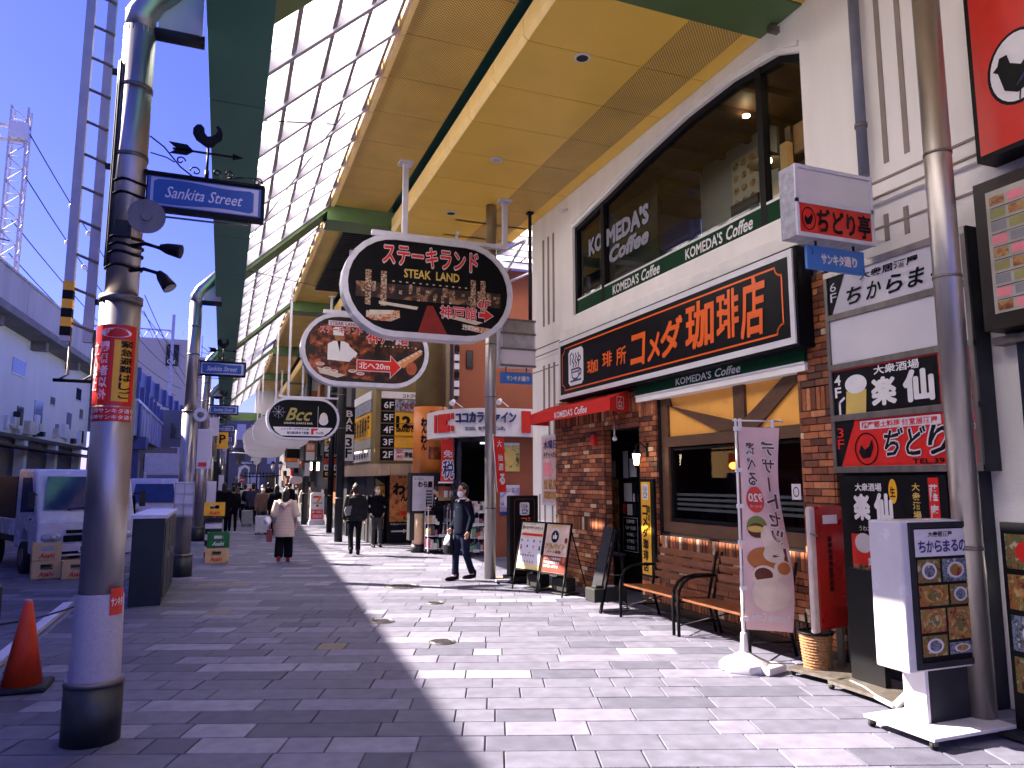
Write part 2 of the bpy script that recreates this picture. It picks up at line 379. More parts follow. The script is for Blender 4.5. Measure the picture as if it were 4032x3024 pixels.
# ------------------------------------------------------------------ arcade canopy
can = thing('arcade_canopy', 'long arcade roof of green fascia, white skylight panes and yellow ceiling panels over the pavement', 'canopy')
def sz(x): return 7.49 + .95 * (x - 1.77)                    # skylight plane
PY = [-3.3, 6.0, 15.3, 24.2, 32.8, 41.3, 49.8]
RX = [.50, .915, 1.33, 1.77]
def sbox(mb, x0, x1, y0, y1, dz0, dz1, mt):                   # a box lying in the sloping plane
    vs = [(x, y, sz(x) + dz) for dz in (dz0, dz1) for y in (y0, y1) for x in (x0, x1)]
    mb.add(vs, [(0, 2, 3, 1), (4, 5, 7, 6), (0, 1, 5, 4), (2, 6, 7, 3), (0, 4, 6, 2), (1, 3, 7, 5)], mt)
fa = MB()
y = -3.3
while y < 50:
    y2 = min(y + 2.1, 50.2)
    FR_ = fa; fa = MB(); fa.box(-.28, y + .006, 5.35, .22, y2 - .006, 6.08, green_dark)
    fa.build('fascia_panel', can, bevel=.006); y = y2
MB().box(-.27, -3.2, 5.37, .21, 50.1, 6.07, black).build('fascia_core', can)
mb = MB()
mb.box(-.31, -3.2, 6.08, .25, 50.2, 6.13, steel_dull); mb.build('fascia_cap', can)
panm = None
for bi in range(len(PY) - 1):
    ya, yb = PY[bi] + .62, PY[bi + 1] - .06
    ind = bi in (1, 2)
    n = max(1, round((yb - ya) / 1.06)); st = (yb - ya) / n
    # green rib at the start of the bay
    rb = MB(); w0, w1 = PY[bi] - .06, PY[bi] + .62
    sbox(rb, .2, 1.80, w0, w1, -.16, .22, green_paint)
    rb.box(1.8, w0, 7.18, 3.16, w1, 7.75, green_paint)
    rb.box(3.16, w0, 7.03, 5.79, w1, 7.5, green_paint)
    rb.build('rib', can)
    pu = MB(); ra = MB(); pn = MB(); lip = MB(); cp = MB(); bp = MB(); pf = MB(); es = MB(); bs = MB()
    for k in range(n + 1):
        yy = ya + k * st
        m1 = MB() if ind else pu
        sbox(m1, .22, 1.84, yy - .045, yy + .045, -.07, .19, purlin_m)
        if ind: m1.build('purlin', can)
    for x in RX:
        m1 = MB() if ind else ra
        sbox(m1, x - .026, x + .026, ya, yb, -.03, .15, rafter_m)
        if ind: m1.build('rafter', can)
    xs = [.22] + RX
    for k in range(n):
        y0, y1 = ya + k * st + .035, ya + (k + 1) * st - .035
        for i in range(4):
            m1 = MB() if ind else pn
            xa_, xb_ = xs[i] + .02, xs[i + 1] - .02; m1.add([(xa_, y0, sz(xa_) + .16), (xb_, y0, sz(xb_) + .16), (xb_, y1, sz(xb_) + .16), (xa_, y1, sz(xa_) + .16)], [(0, 1, 2, 3)], pane_m)
            if ind: m1.build('glass_pane', can)
        j0, j1 = ya + k * st + .006, ya + (k + 1) * st - .006
        for nm, box_, mt in (('lip_panel', (1.86, 7.46, 1.935, 7.74), yellow_side), ('perforated_panel', (1.94, 7.5, 3.07, 7.53), perf_m),
                             ('beam_side_panel', (3.15, 7.085, 3.19, 7.36), yellow_side), ('ceiling_panel', (3.21, 7.05, 4.80, 7.08), yellow_panel),
                             ('perforated_ceiling_panel', (4.806, 7.05, 5.55, 7.08), perf_m), ('edge_panel', (5.556, 7.05, 5.79, 7.08), yellow_panel)):
            if bi >= 2 and nm in ('perforated_ceiling_panel', 'edge_panel') : continue
            m1 = MB() if bi in (1, 2) else {'lip_panel': lip, 'perforated_panel': pf, 'beam_side_panel': bs, 'ceiling_panel': bp, 'perforated_ceiling_panel': cp, 'edge_panel': es}[nm]
            x0, z0, x1, z1 = box_
            if nm == 'ceiling_panel' and bi >= 2: x1 = 4.2
            if nm == 'beam_side_panel':
                m1.prism(FR((0, 0, 0), (1, 0, 0)), [(x0, 7.115), (3.205, 7.05), (3.24, 7.08), (3.19, 7.36), (x0, 7.36)], -j1, -j0, mt)
            else: m1.box(x0, j0, z0, x1, j1, z1, mt)
            if m1 in (lip, pf, bs, bp, cp, es): continue
            m1.build(nm, can)
    if not ind:
        for m1, nm in ((pu, 'purlins'), (ra, 'rafters'), (pn, 'glass_panes')): m1.build(nm, can, kind='stuff')
        for m1, nm in ((lip, 'lip_panels'), (pf, 'perforated_panels'), (bs, 'beam_side_panels'), (bp, 'ceiling_panels'), (cp, 'perforated_ceiling_panels'), (es, 'edge_panels')):
            if m1.v: m1.build(nm, can, kind='stuff')
cvr = MB()
cvr.box(1.80, -3.2, 7.76, 4.3, 50, 7.82, green_dark); cvr.box(1.94, -3.2, 7.56, 2.78, 50, 7.60, black); cvr.box(3.04, -3.2, 7.62, 3.2, 50, 7.64, green_dark)
cvr.box(3.21, -3.2, 7.12, 4.2, 50, 7.16, black); cvr.box(4.2, -3.2, 7.12, 5.79, 13.9, 7.16, black)
cvr.box(3.2, -3.2, 7.4, 5.79, 13.8, 7.44, green_dark)
cvr.build('roof_deck', can)
dlm = mat('downlight_bowl', (.55, .50, .58), .4, var=.05)
for k, (x, yy) in enumerate([(3.98, 7.77), (4.0, 10.96), (4.0, 13.6), (3.9, 18.4), (3.9, 21.4), (4.0, 4.6)]):
    mb = MB(); mb.tube([(x, yy, 7.044), (x, yy, 7.03)], [.105, .10], white, 24)
    mb.tube([(x, yy, 7.029), (x, yy, 7.026)], [.075, .075], darkgrey if k != 1 else dlm, 24); mb.build('downlight', can)
# stay rods and sensors under the skylight
rod = MB()
for (x0, y0, z0, x1, y1, z1) in ((.25, 8.8, 6.0, 1.3, 10.4, 6.9), (.25, 13.5, 6., 1.4, 10.2, 7.), (.3, 15.2, 5.9, 2.9, 15.4, 5.6), (.25, 17.8, 6.0, 1.7, 15.4, 7.1)):
    rod.tube([(x0, y0, z0), (x1, y1, z1)], .008, darkgrey, 5)
rod.build('stay_rods', can, kind='stuff')
# louvre on the ceiling beyond the second rib
lv = MB(); lv.box(2.30, 16.3, 7.36, 3.12, 21.9, 7.40, black)
for k in range(40): lv.box(2.30, 16.35 + k * .14, 7.33, 3.12, 16.39 + k * .14, 7.36, darkgrey)
lv.build('louvre', can, kind='stuff')
# canopy end hood
eh = MB(); eh.box(-.28, 50.2, 5.6, 3.4, 50.5, 6.1, green_paint); eh.box(1.8, 50.2, 6.1, 5.8, 50.6, 8., offwhite); eh.build('end_hood', can)
# glazed roof over the side street
gr = thing('side_street_roof', 'glazed white roof with steel trusses over the side street past the cafe', 'glass roof')
for k in range(9):
    y0 = 13.95 + k * .95
    for j in range(5):
        x0 = 4.25 + j * 1.25
        MB().add([(x0 + .03, y0 + .03, 7.22), (x0 + 1.22, y0 + .03, 7.22), (x0 + 1.22, y0 + .9, 7.22), (x0 + .03, y0 + .9, 7.22)], [(0, 1, 2, 3)], pane_m).build('glass_pane', gr)
    MB().box(4.2, y0 - .04, 7.05, 10.5, y0 + .04, 7.2, purlin_m).build('purlin', gr)
tb = MB()
for k in range(4):
    for s_ in (0, 1):
        xa = 4.3 + k * 1.5; tb.tube([(xa, 14.1 + s_ * 7.6, 6.85), (xa + 1.5, 21.7 - s_ * 7.6, 6.85)], .03, greymetal, 6)
tb.build('truss_bars', gr, kind='stuff')

# ------------------------------------------------------------------ columns on the kerb side
def column(x, y, label, idx):
    t = thing('canopy_column', label, 'column', (x, y, 0), 0, 'steel columns holding the canopy on the kerb side')
    mb = MB(); mb.cyl(0, 0, 0, .38, .185, mat('column_sleeve', (.055, .06, .058), .45, .5, var=.3, scale=5), 28)
    mb.tube([(0, 0, .38), (0, 0, .41)], [.192, .18], steel_dull, 28)
    mb.build('base_sleeve', t)
    mb = MB(); mb.cyl(0, 0, .36, 3.05, .138, steel, 28); mb.tube([(0, 0, 3.04), (0, 0, 3.09)], [.146, .146], steel_dull, 28)
    mb.cyl(0, 0, 3.09, 5.2, .112, steel, 28)
    for z in (4.15, 4.7): mb.tube([(0, 0, z), (0, 0, z + .03)], .118, steel_dull, 28)
    mb.build('shaft', t)
    mb = MB(); mb.tube([(0, 0, 5.15), (.0, 0, 5.32), (.07, 0, 5.46), (.46, 0, 5.88)], [.112, .112, .108, .10], steel, 20)
    mb.build('upper_arm', t)
    mb = MB(); mb.tube([(.1, 0, 5.2), (.46, 0, 5.2)], .05, darkgrey, 12); mb.build('lower_arm', t)
    g = MB(); g.prism(FR((0, .02, 0), (1, 0, 0)), [(.12, 5.22), (.44, 5.22), (.44, 5.75), (.12, 5.42)], -.01, .01, offwhite); g.build('gusset_plate', t)
    return t
cols = [(-.75, 5.98, 'nearest thick steel canopy column, plastic wrapped foot and red warning sticker on it'),
        (-.62, 15.3, 'second steel canopy column from the camera, pale meter boxes strapped to it'),
        (-.58, 24.2, 'third steel canopy column, half hidden behind the second one'),
        (-.56, 32.8, 'fourth steel canopy column, thin in the distance behind the third'),
        (-.52, 41.3, 'fifth steel canopy column, near the far crowd'),
        (-.50, 49.8, 'last steel canopy column at the far end of the roof')]
for i, (x, y, lb) in enumerate(cols): column(x, y, lb, i)
# things on the first column
wrap = MB(); wrapm = mat('bubble_wrap_sheet', (.42, .39, .45), .4, var=.08, scale=30, bump=.7, bscale=120, spec=.4)
wrap.tube([(0, 0, .37), (0, 0, .41), (0, 0, .96), (0, 0, .98)], [.160, .162, .150, .142], wrapm, 40, caps=False)
tag(wrap.build('bubble_wrap', loc=(-.75, 5.98, 0)), 'pale bubble wrap sheet wound round the foot of the nearest column', 'wrap')
def cyl_map(cx, cy, r, a0):          # a = arc length from the angle a0, b = z
    def f(a, b, d):
        t = a0 + a / r; return Vector((cx + (r + d) * math.cos(t), cy + (r + d) * math.sin(t), b))
    return f
def arc_sheet(mb, cx, cy, r, t0, t1, z0, z1, mt, n=14):
    vs = [(cx + r * math.cos(t0 + (t1 - t0) * i / n), cy + r * math.sin(t0 + (t1 - t0) * i / n), z) for z in (z0, z1) for i in range(n + 1)]
    mb.add(vs, [(i, i + 1, n + 2 + i, n + 1 + i) for i in range(n)], mt)
cx, cy = -.75, 5.98
t0 = R(-170); TW = R(140)
st = thing('warning_sticker', 'tall red and yellow caution sticker wrapped round the nearest column', 'sticker', (0, 0, 0))
mb = MB(); arc_sheet(mb, cx, cy, .141, t0, t0 + TW, 2.28, 2.86, red); arc_sheet(mb, cx, cy, .1405, t0, t0 + TW, 2.17, 2.27, red)
arc_sheet(mb, cx, cy, .143, t0 + R(78), t0 + R(124), 2.31, 2.75, yellow); mb.build('sheet', st)
f = cyl_map(cx, cy, .144, t0)
mb = MB()
n = 24; c0 = (.20, 2.80)
mb.add([f(c0[0] + .105 * math.cos(2 * math.pi * i / n), c0[1] + .035 * math.sin(2 * math.pi * i / n), .002) for i in range(n)], [tuple(range(n))], white)
for i, ch in enumerate('注意'): mb.text(None, ch, .13 + i * .07, 2.775, .19 + i * .07, 2.825, red, .006, .02, map=f)
for i, ch in enumerate('関係者以外'): mb.text(None, ch, .105, 2.66 - i * .085, .165, 2.735 - i * .085, white, .003, .02, map=f)
for i, ch in enumerate('立入禁止'): mb.text(None, ch, .03, 2.64 - i * .085, .085, 2.735 - i * .085, white, .003, .02, map=f)
for i, ch in enumerate('緊急避難はしご'): mb.text(None, ch, .24, 2.695 - i * .0605, .32, 2.745 - i * .0605, black, .005, .03, map=f)
for k in range(2): mb.text(None, '阪神サンキタ通り', .04, 2.225 - k * .045, .36, 2.258 - k * .045, white, .003, .01, map=f)
mb.build('lettering', st)
mb = MB(); arc_sheet(mb, cx, cy, .158, R(-60), R(-20), .84, 1.02, red); f2 = cyl_map(cx, cy, .161, R(-58))
mb.text(None, 'サンキタ', 0.0, .90, .09, .96, white, .002, .02, map=f2)
tag(mb.build('small_sticker'), 'small torn red sticker low on the nearest column above the wrap', 'sticker')
def strap(z, r=.14, mt=darkgrey):
    m_ = MB(); m_.tube([(cx + r * math.cos(a * .3142), cy + r * math.sin(a * .3142), z) for a in range(21)], .012, mt, 6); return m_
sp = thing('loudspeaker', 'round grey horn loudspeaker clamped to the nearest column under the street sign', 'loudspeaker', (-.60, 5.83, 3.66))
mb = MB(); mb.tube([(0, .1, 0), (0, 0, 0), (0, -.05, 0)], [.05, .09, .125], greymetal, 26); mb.tube([(0, -.05, 0), (0, -.058, 0)], .128, steel_dull, 26); mb.build('horn', sp)
mb = MB(); mb.tube([(0, -.03, 0), (0, -.075, 0)], [.05, .035], steel_dull, 18); mb.build('driver', sp)
mb = MB(); mb.box(-.13, .05, -.04, 0, .12, .04, darkgrey); mb.build('bracket', sp)
for i, (z, dz, an) in enumerate(((3.46, 0, -12), (3.27, -.05, -55))):
    t = thing('flood_light', ('upper' if i == 0 else 'lower') + ' of two black spotlights clamped to the nearest column', 'spotlight', (-.62, 5.85, z), 0, 'pair of black spotlights on the first column')
    m_ = MB(); m_.tube([(-.1, .05, 0), (.02, -.02, .01), (.13, -.04, -.02)], .014, black, 8); m_.build('arm', t)
    m_ = MB(); d = Vector((math.cos(R(an)), -.25, math.sin(R(an)))).normalized(); p0 = Vector((.12, -.04, -.01))
    m_.tube([p0, p0 + d * .05, p0 + d * .13, p0 + d * .15], [.022, .04, .05, .052], black, 16); m_.build('housing', t)
    m_ = MB(); m_.tube([p0 + d * .148, p0 + d * .153], .046, darkglass, 16); m_.build('lens', t)
m_ = MB()
for z in (3.95, 3.85, 3.52, 3.46, 3.40, 3.30): 
    m_.tube([(.120 * math.cos(a * .3142), .120 * math.sin(a * .3142), z + .01 * math.sin(a)) for a in range(21)], .010, black, 6)
for a_ in (200, 215): m_.tube([(.125 * math.cos(R(a_)), .125 * math.sin(R(a_)), 3.3 + k * .2 + 0) for k in range(9)], .009, darkgrey, 6)
m_.box(-.05, -.185, 3.50, .05, -.13, 3.62, darkgrey)
tag(m_.build('cable_straps', loc=(cx, cy, 0)), 'black cables and metal straps wound round the nearest column', 'cables')
# evacuation ladder
ld = thing('escape_ladder', 'pale hanging escape ladder with yellow and black striped rail beside the nearest column', 'ladder', (-1.08, 6.35, 0))
rail = mat('ladder_rail', (.42, .40, .46), .45, .4, var=.12)
for x in (-.075, .075): MB().box(x - .032, -.03, 2.80, x + .032, .03, 6.4, rail).build('rail', ld)
for k in range(13):
    m_ = MB(); m_.tube([(-.06, 0, 2.95 + k * .27), (.11, -.04, 2.88 + k * .27)], .012, steel_dull, 6); m_.build('rung', ld)
m_ = MB(); 
for k in range(6): m_.box(-.111, -.036, 2.84 + k * .07, -.039, .036, 2.91 + k * .07, yellow if k % 2 else black)
m_.build('striped_guard', ld)
m_ = MB(); m_.tube([(-.04, 0, 2.85), (-.04, 0, 2.55), (-.10, 0, 2.5)], .010, steel_dull, 6); m_.tube([(.12, 0, 2.9), (.12, 0, 2.55), (.06, 0, 2.5)], .010, steel_dull, 6); m_.tube([(-.13, -.02, 2.5), (.14, 0, 2.5)], .014, black, 6); m_.build('step_frame', ld)
m_ = MB()
for z in (3.1, 4.2, 5.0): m_.box(.1, -.02, z, .30, .02, z + .04, darkgrey)
m_.build('wall_brackets', ld, kind='stuff')

# ------------------------------------------------------------------ street name signs with weather cock
def street_sign(px, y, label, det=True):
    t = thing('street_sign', label, 'street sign', (px, y, 0), 0, 'blue street name signs on the canopy columns')
    F = FR((0, -.03, 0), (1, 0, 0))
    x0, x1, z0, z1 = .12, .95, 3.78, 4.05
    mb = MB(); mb.fbox(F, x0, z0, x1, z1, -.05, 0, black); mb.fbox(F, x0 - .02, z0 - .015, x1 + .01, z0 + .004, -.06, .012, black); mb.fbox(F, x0 - .02, z1 - .004, x1 + .01, z1 + .015, -.06, .012, black)
    mb.fbox(F, x1 - .004, z0, x1 + .012, z1, -.06, .012, black); mb.build('sign_case', t)
    mb = MB(); mb.rect(F, x0 + .01, z0 + .02, x1 - .015, z1 - .02, bluesign, .003)
    def wavy(s_): return [(x0 + .05 + (x1 - x0 - .12) * k / 24, (z1 - .045 if s_ > 0 else z0 + .045) + s_ * .010 * math.sin(k / 24 * math.pi * 2 + (0 if s_ > 0 else .5)) + (-s_ * .016 if k in (0, 24) else 0)) for k in range(25)]
    silver = mat('silver_border', (.42, .42, .52), .35, .3)
    mb.poly(F, [(x0 + .03, z1 - .028), (x0 + .03, z0 + .028)] + [(x1 - .035, z0 + .028), (x1 - .035, z1 - .028)], silver, .0045)
    mb.poly(F, [(a, b) for a, b in wavy(1)] + [(a, b) for a, b in wavy(-1)[::-1]], bluesign, .006)
    mb.build('sign_face', t)
    mb = MB(); mb.text(F, 'Sankita Street', x0 + .13, z0 + .09, x1 - .15, z1 - .09, mat('silver_script', (.60, .62, .75), .4), .008, .006, .35); mb.build('lettering', t)
    mb = MB(); mb.tube([(0, 0, z1 + .02), (x0, 0, z1 + .02)], .015, black, 6); mb.tube([(0, 0, z0 - .05), (x1 - .1, 0, z0 - .05), (x1 - .1, 0, z0)], .008, steel_dull, 6); mb.build('bracket', t)
    mb = MB()
    def sp_(cxx, czz, r, s_, n=14): mb.tube([(cxx + s_ * r * (1 - k / n * .8) * math.cos(k * .5), 0, czz + r * (1 - k / n * .8) * math.sin(k * .5)) for k in range(n)], .006, black, 5)
    if det:
        mb.tube([(.12, 0, 4.35), (.22, 0, 4.28), (.34, 0, 4.14), (.44, 0, 4.07)], .006, black, 5)
        mb.tube([(.13, 0, 4.22), (.24, 0, 4.20), (.30, 0, 4.17)], .005, black, 5); sp_(.34, 4.19, .035, 1); sp_(.45, 4.12, .04, -1); sp_(.60, 4.13, .03, 1); sp_(.70, 4.13, .035, -1)
        mb.tube([(.68, 0, 4.10), (.78, 0, 4.12), (.88, 0, 4.13), (.95, 0, 4.09)], .006, black, 5); sp_(.90, 4.10, .04, 1)
        mb.build('scroll_work', t)
    v = MB(); v.cyl(.53, 0, 4.06, 4.33, .010, black, 8); v.cyl(.53, 0, 4.06, 4.14, .016, black, 8)
    F2 = FR((.53, 0, 4.28), (1, 0, 0))
    v.fbox(F2, -.25, -.008, .22, .006, -.006, .006, black)
    v.prism(F2, [(.18, -.025), (.26, 0), (.18, .025)], -.006, .006, black)
    v.prism(F2, [(-.27, -.04), (-.15, -.04), (-.10, 0), (-.15, .045), (-.28, .05), (-.22, 0)], -.006, .006, black)
    v.prism(F2, [(-.02, .05), (.03, .05), (.06, .09), (.095, .12), (.10, .17), (.085, .215), (.06, .235), (.045, .22), (.06, .195), (.05, .165), (.02, .14), (-.01, .135), (-.03, .16), (-.035, .20), (-.06, .225), (-.09, .22), (-.115, .185), (-.115, .14), (-.09, .095), (-.05, .07)], -.007, .007, black)
    v.build('weather_cock', t)
    return t
for i, (x, y, lb) in enumerate([(cols[0][0], 5.95, 'largest and nearest blue Sankita Street sign with a black weather cock'), (cols[1][0], 15.3, 'second blue Sankita Street sign, on the column with pale boxes'),
                                (cols[2][0], 24.2, 'third blue Sankita Street sign down the row, below the green fascia'), (cols[3][0] + .02, 32.8, 'fourth and smaller blue street sign down the row'),
                                (cols[4][0], 41.3, 'fifth tiny blue street sign down the row'), (cols[5][0] + .1, 49.8, 'sixth and farthest blue street sign of the kerbside row')]):
    street_sign(x, y, lb, i < 2)
# boxes on the second column
for nm, lb, b in (('meter_box', 'pale grey meter box high on the second column with a small red label', (-.46, 15.0, 1.98, -.20, 15.2, 2.72)),
                  ('meter_box', 'lower pale distribution box on the third column behind the second one', (-.40, 23.9, 1.0, -.14, 24.1, 1.75)),
                  ('meter_box', 'grey box behind the meter box on the third column', (-.40, 23.9, 3.1, -.15, 24.1, 3.65))):
    mb = MB(); mb.box(*b, offwhite); tag(mb.build(nm, bevel=.01), lb, 'meter box')
mb = MB(); mb.box(-.42, 14.99, 2.02, -.28, 14.996, 2.10, red); mb.build('label_plate', bpy.data.objects['meter_box'])
cg = MB(); cx2, cy2 = -.62, 15.3
for z in (1.12, 1.32, 1.52, 1.70): cg.box(-.80, 15.09, z, -.46, 15.12, z + .02, steel)
for x in (-.80, -.64, -.48): cg.box(x, 15.09, 1.1, x + .02, 15.12, 1.74, steel)
cg.box(-.80, 15.12, 1.1, -.46, 15.13, 1.74, greymetal)
tag(cg.build('leaflet_rack'), 'pale metal leaflet frame strapped to the second column', 'rack')
for i, (x, y, z) in enumerate(((-.43, 15.15, 3.0), (-.36, 24.0, 3.25))):
    m_ = MB(); m_.tube([(0, .1, 0), (0, 0, 0)], [.05, .13], greymetal, 22); m_.tube([(0, 0, 0), (0, -.03, 0)], [.06, .03], steel_dull, 14)
    tag(m_.build('horn_speaker', loc=(x, y, z)), ('round grey loudspeaker on the second column', 'round grey loudspeaker on the third column')[i], 'loudspeaker')
m_ = MB(); m_.box(-.22, 28.5, 2.9, .15, 28.55, 3.5, yellow); m_.text(FR((-.19, 28.5, 0), (1, 0, 0)), 'P', .05, 3.1, .25, 3.4, black, .01, .03)
tag(m_.build('yellow_sign'), 'small yellow hanging sign in the distance behind the second column', 'sign')
# ------------------------------------------------------------------ columns on the shop side
for i, (x, y, h, rr, lb) in enumerate([(5.15, 3.95, 7.0, .098, 'nearest shiny steel column at the right, beside the restaurant light boards'), (4.62, 12.95, 7.04, .105, 'steel column beside the black standing cafe sign'),
                                   (3.25, 22.3, 7.0, .12, 'dark steel column before the beige soffit of the floor directory'), (3.50, 26.2, 4.5, .10, 'thin black post just beyond the convenience store board'), (3.2, 31.5, 7.0, .12, 'far dark column left of the convenience store board')]):
    t = thing('shopside_column', lb, 'column', (x, y, 0))
    m_ = MB(); m_.cyl(0, 0, 0, h, rr, steel if i < 2 else (black if i == 3 else darkgrey), 28)
    m_.build('shaft', t)
    m_ = MB(); 
    for z in (1.25, 3.3, 4.3): m_.tube([(0, 0, z), (0, 0, z + .02)], rr + .006, steel_dull, 24)
    m_.build('joint_bands', t, kind='stuff')
m_ = MB(); m_.cyl(0, 0, 4.75, 7.05, .035, darkgrey, 12); m_.box(-.06, -.06, 7.0, .06, .06, 7.04, darkgrey)
tag(m_.build('sign_hanger', loc=(5.45, 13.0, 0)), 'dark pipe hanging from the ceiling to the far blank box sign', 'pipe')
# ------------------------------------------------------------------ cafe building
cafe = thing('cafe_building', 'two storey cream plaster and brick coffee shop with arched upper window', 'building')
F58 = FX(5.8)
# plaster wall with openings: built from pieces; y from 3.0 to 13.72
wl = MB()
def wall(y0, z0, y1, z1, x0=5.8, x1=6.0, mt=plaster): wl.box(x0, y0, z0, x1, y1, z1, mt)
WY0, WY1, WZ0 = 6.02, 11.82, 4.50
arch = [(6.02, 6.52), (6.4, 6.70), (7.2, 6.80), (8.2, 6.80), (9.4, 6.69), (10.5, 6.54), (11.2, 6.46), (11.82, 6.38)]
wall(-2, 0, WY0, 7.6); wall(WY1, 0, 13.72, 7.6); wall(WY0, 3.0, WY1, WZ0)
wl.prism(FR((5.8, 0, 0), (0, 1, 0)), [(y, z) for y, z in arch] + [(11.82, 7.6), (6.02, 7.6)], 0, .2, plaster)
wl.box(6.0, 13.52, 0, 10.5, 13.72, 7.6, plaster)
wl.build('wall', cafe)
# window reveal moulding
rv = MB()
pts = [(y, z + .07) for y, z in arch]
for (ya, za), (yb, zb) in zip(pts[:-1], pts[1:]):
    rv.add([(5.775, ya, za), (5.775, yb, zb), (5.775, yb, zb + .07), (5.775, ya, za + .07), (5.805, ya, za), (5.805, yb, zb), (5.805, yb, zb + .07), (5.805, ya, za + .07)],
           [(0, 1, 2, 3), (4, 7, 6, 5), (0, 4, 5, 1), (3, 2, 6, 7), (0, 3, 7, 4), (1, 5, 6, 2)], plaster)
rv.build('window_moulding', cafe)
gv = MB()
for y0 in (4.72, 4.95): gv.box(5.79, y0, 4.78, 5.803, y0 + .055, 6.9, plaster_g)
for y0 in (12.62, 12.86, 13.1): gv.box(5.79, y0, 4.78, 5.803, y0 + .07, 6.55, plaster_g); gv.box(5.79, y0, 2.9 if y0 > 13 else 2.3, 5.803, y0 + .07, 4.0, plaster_g)
for y0 in (12.75, 13.1, 13.35): gv.box(5.79, y0, .1, 5.803, y0 + .05, 1.5, plaster_g)
for y0 in (4.78, 5.0): gv.box(5.79, y0, 4.02, 5.803, y0 + .05, 4.28, plaster_g)
gv.build('wall_grooves', cafe, kind='stuff')
for z, h, d in ((4.62, .022, .01), (4.47, .02, .01), (4.40, .03, .05), (4.16, .02, .01)):
    m_ = MB(); m_.box(5.8 - d - .004, -2, z, 5.805, 5.9, z + h, plaster if d > .02 else plaster_g); m_.build('string_course', cafe)
    m_ = MB(); m_.box(5.8 - d * .5 - .004, 11.95, z - .25, 5.805, 13.72, z - .25 + h, plaster if d > .02 else plaster_g); m_.build('string_course', cafe)
m_ = MB(); m_.box(5.58, 5.92, 4.24, 5.82, 11.95, 4.42, plaster); m_.box(5.68, 6.03, 4.42, 5.98, 11.81, 4.67, plaster); m_.build('window_sill', cafe, bevel=.012)
# upper window
wfr = MB(); X_ = 5.90
for (ya, za), (yb, zb) in zip(arch[:-1], arch[1:]):
    wfr.add([(X_ - .04, ya, za), (X_ - .04, yb, zb), (X_ - .04, yb, zb - .09), (X_ - .04, ya, za - .09), (X_ + .04, ya, za), (X_ + .04, yb, zb), (X_ + .04, yb, zb - .09), (X_ + .04, ya, za - .09)],
            [(0, 1, 2, 3), (4, 7, 6, 5), (0, 4, 5, 1), (3, 2, 6, 7), (0, 3, 7, 4), (1, 5, 6, 2)], black)
for y0, y1, z1 in ((6.02, 6.07, 6.5), (6.72, 6.82, 6.76), (10.72, 10.82, 6.5), (11.74, 11.82, 6.38)): wfr.box(X_ - .05, y0, 4.5, X_ + .05, y1, z1, black)
wfr.build('upper_window_frame', cafe)
def gpane(ya, yb):
    up = [p for p in arch if ya < p[0] < yb]
    def zi(y):
        for (a, za), (b, zb) in zip(arch[:-1], arch[1:]):
            if a <= y <= b: return za + (zb - za) * (y - a) / (b - a)
    pts = [(ya, zi(ya) - .05)] + [(y, z - .05) for y, z in up] + [(yb, zi(yb) - .05), (yb, 4.5), (ya, 4.5)]
    m_ = MB(); m_.poly(FX(X_ + .01), [(-a, b) for a, b in pts], glass('clear_glass', (.84, .90, .84), .02), 0); m_.build('upper_window_pane', cafe)
gpane(6.07, 6.72); gpane(6.82, 10.72); gpane(10.82, 11.74)
def komeda(mb, F, a0, b0, a1, b1, mt, d=.008, bold=.035):
    w = a1 - a0; mb.text(F, "KOMEDA'S", a0, b0, a0 + w * .58, b1, mt, d, bold); mb.text(F, 'Coffee', a0 + w * .64, b0 - (b1 - b0) * .02, a1, b1 + (b1 - b0) * .08, mt, d, bold, .25)
FG = FX(X_ - .045)
m_ = MB(); m_.fbox(FG, -11.74, 4.66, -6.07, 4.99, -.03, 0, greensign); m_.fbox(FG, -11.74, 4.99, -6.07, 5.02, -.02, .004, white); m_.build('green_band', cafe)
for a_ in (-10.43, -8.37):
    m_ = MB(); komeda(m_, FG, a_, 4.79, a_ + 1.4, 4.94, white); m_.build('band_lettering', cafe)
m_ = MB(); FW = FX(X_ + .0); lt = mat('frosted_lettering', (.24, .25, .32), .6)
m_.text(FW, 'KO', -11.34, 5.72, -10.86, 6.0, lt, .004, .06); m_.text(FW, "MEDA'S", -10.68, 5.70, -9.38, 5.99, lt, .004, .06); m_.text(FW, 'Coffee', -10.60, 5.38, -9.40, 5.62, lt, .004, .06, .25)
m_.build('window_lettering', cafe)
# room behind the upper window
rm = MB(); dk = mat('dark_wood_ceiling', (.045, .022, .012), .6, var=.25, stretch=(1, 6, 1)); gw = mat('room_wall', (.33, .32, .31), .8, var=.05)
rm.box(8.6, 5.9, 4.3, 8.7, 10.2, 7.2, gw); rm.box(6.02, 5.86, 4.3, 8.7, 5.9, 7.2, gw); rm.box(6.02, 11.9, 4.3, 8.7, 12.0, 7.2, darkshop); rm.box(6.02, 5.9, 6.95, 8.7, 11.9, 7.05, dk); rm.box(6.02, 5.9, 4.2, 8.7, 11.9, 4.25, dk)
rm.box(6.4, 9.9, 4.3, 6.45, 11.9, 7.2, darkshop); rm.box(7.3, 9.82, 4.3, 8.7, 9.9, 7.2, gw)  # first box: dark sheet added close behind the left panes so reflections show
for k in range(9): rm.box(6.02, 6.1 + k * .62, 6.86, 8.6, 6.2 + k * .62, 6.95, dk)
rm.build('upper_room', cafe)
m_ = MB(); m_.box(7.25, 8.05, 5.62, 7.3, 9.9, 7.0, gw); m_.box(7.22, 8.05, 4.3, 7.3, 9.9, 5.62, mat('wainscot', (.10, .045, .025), .5, var=.2))
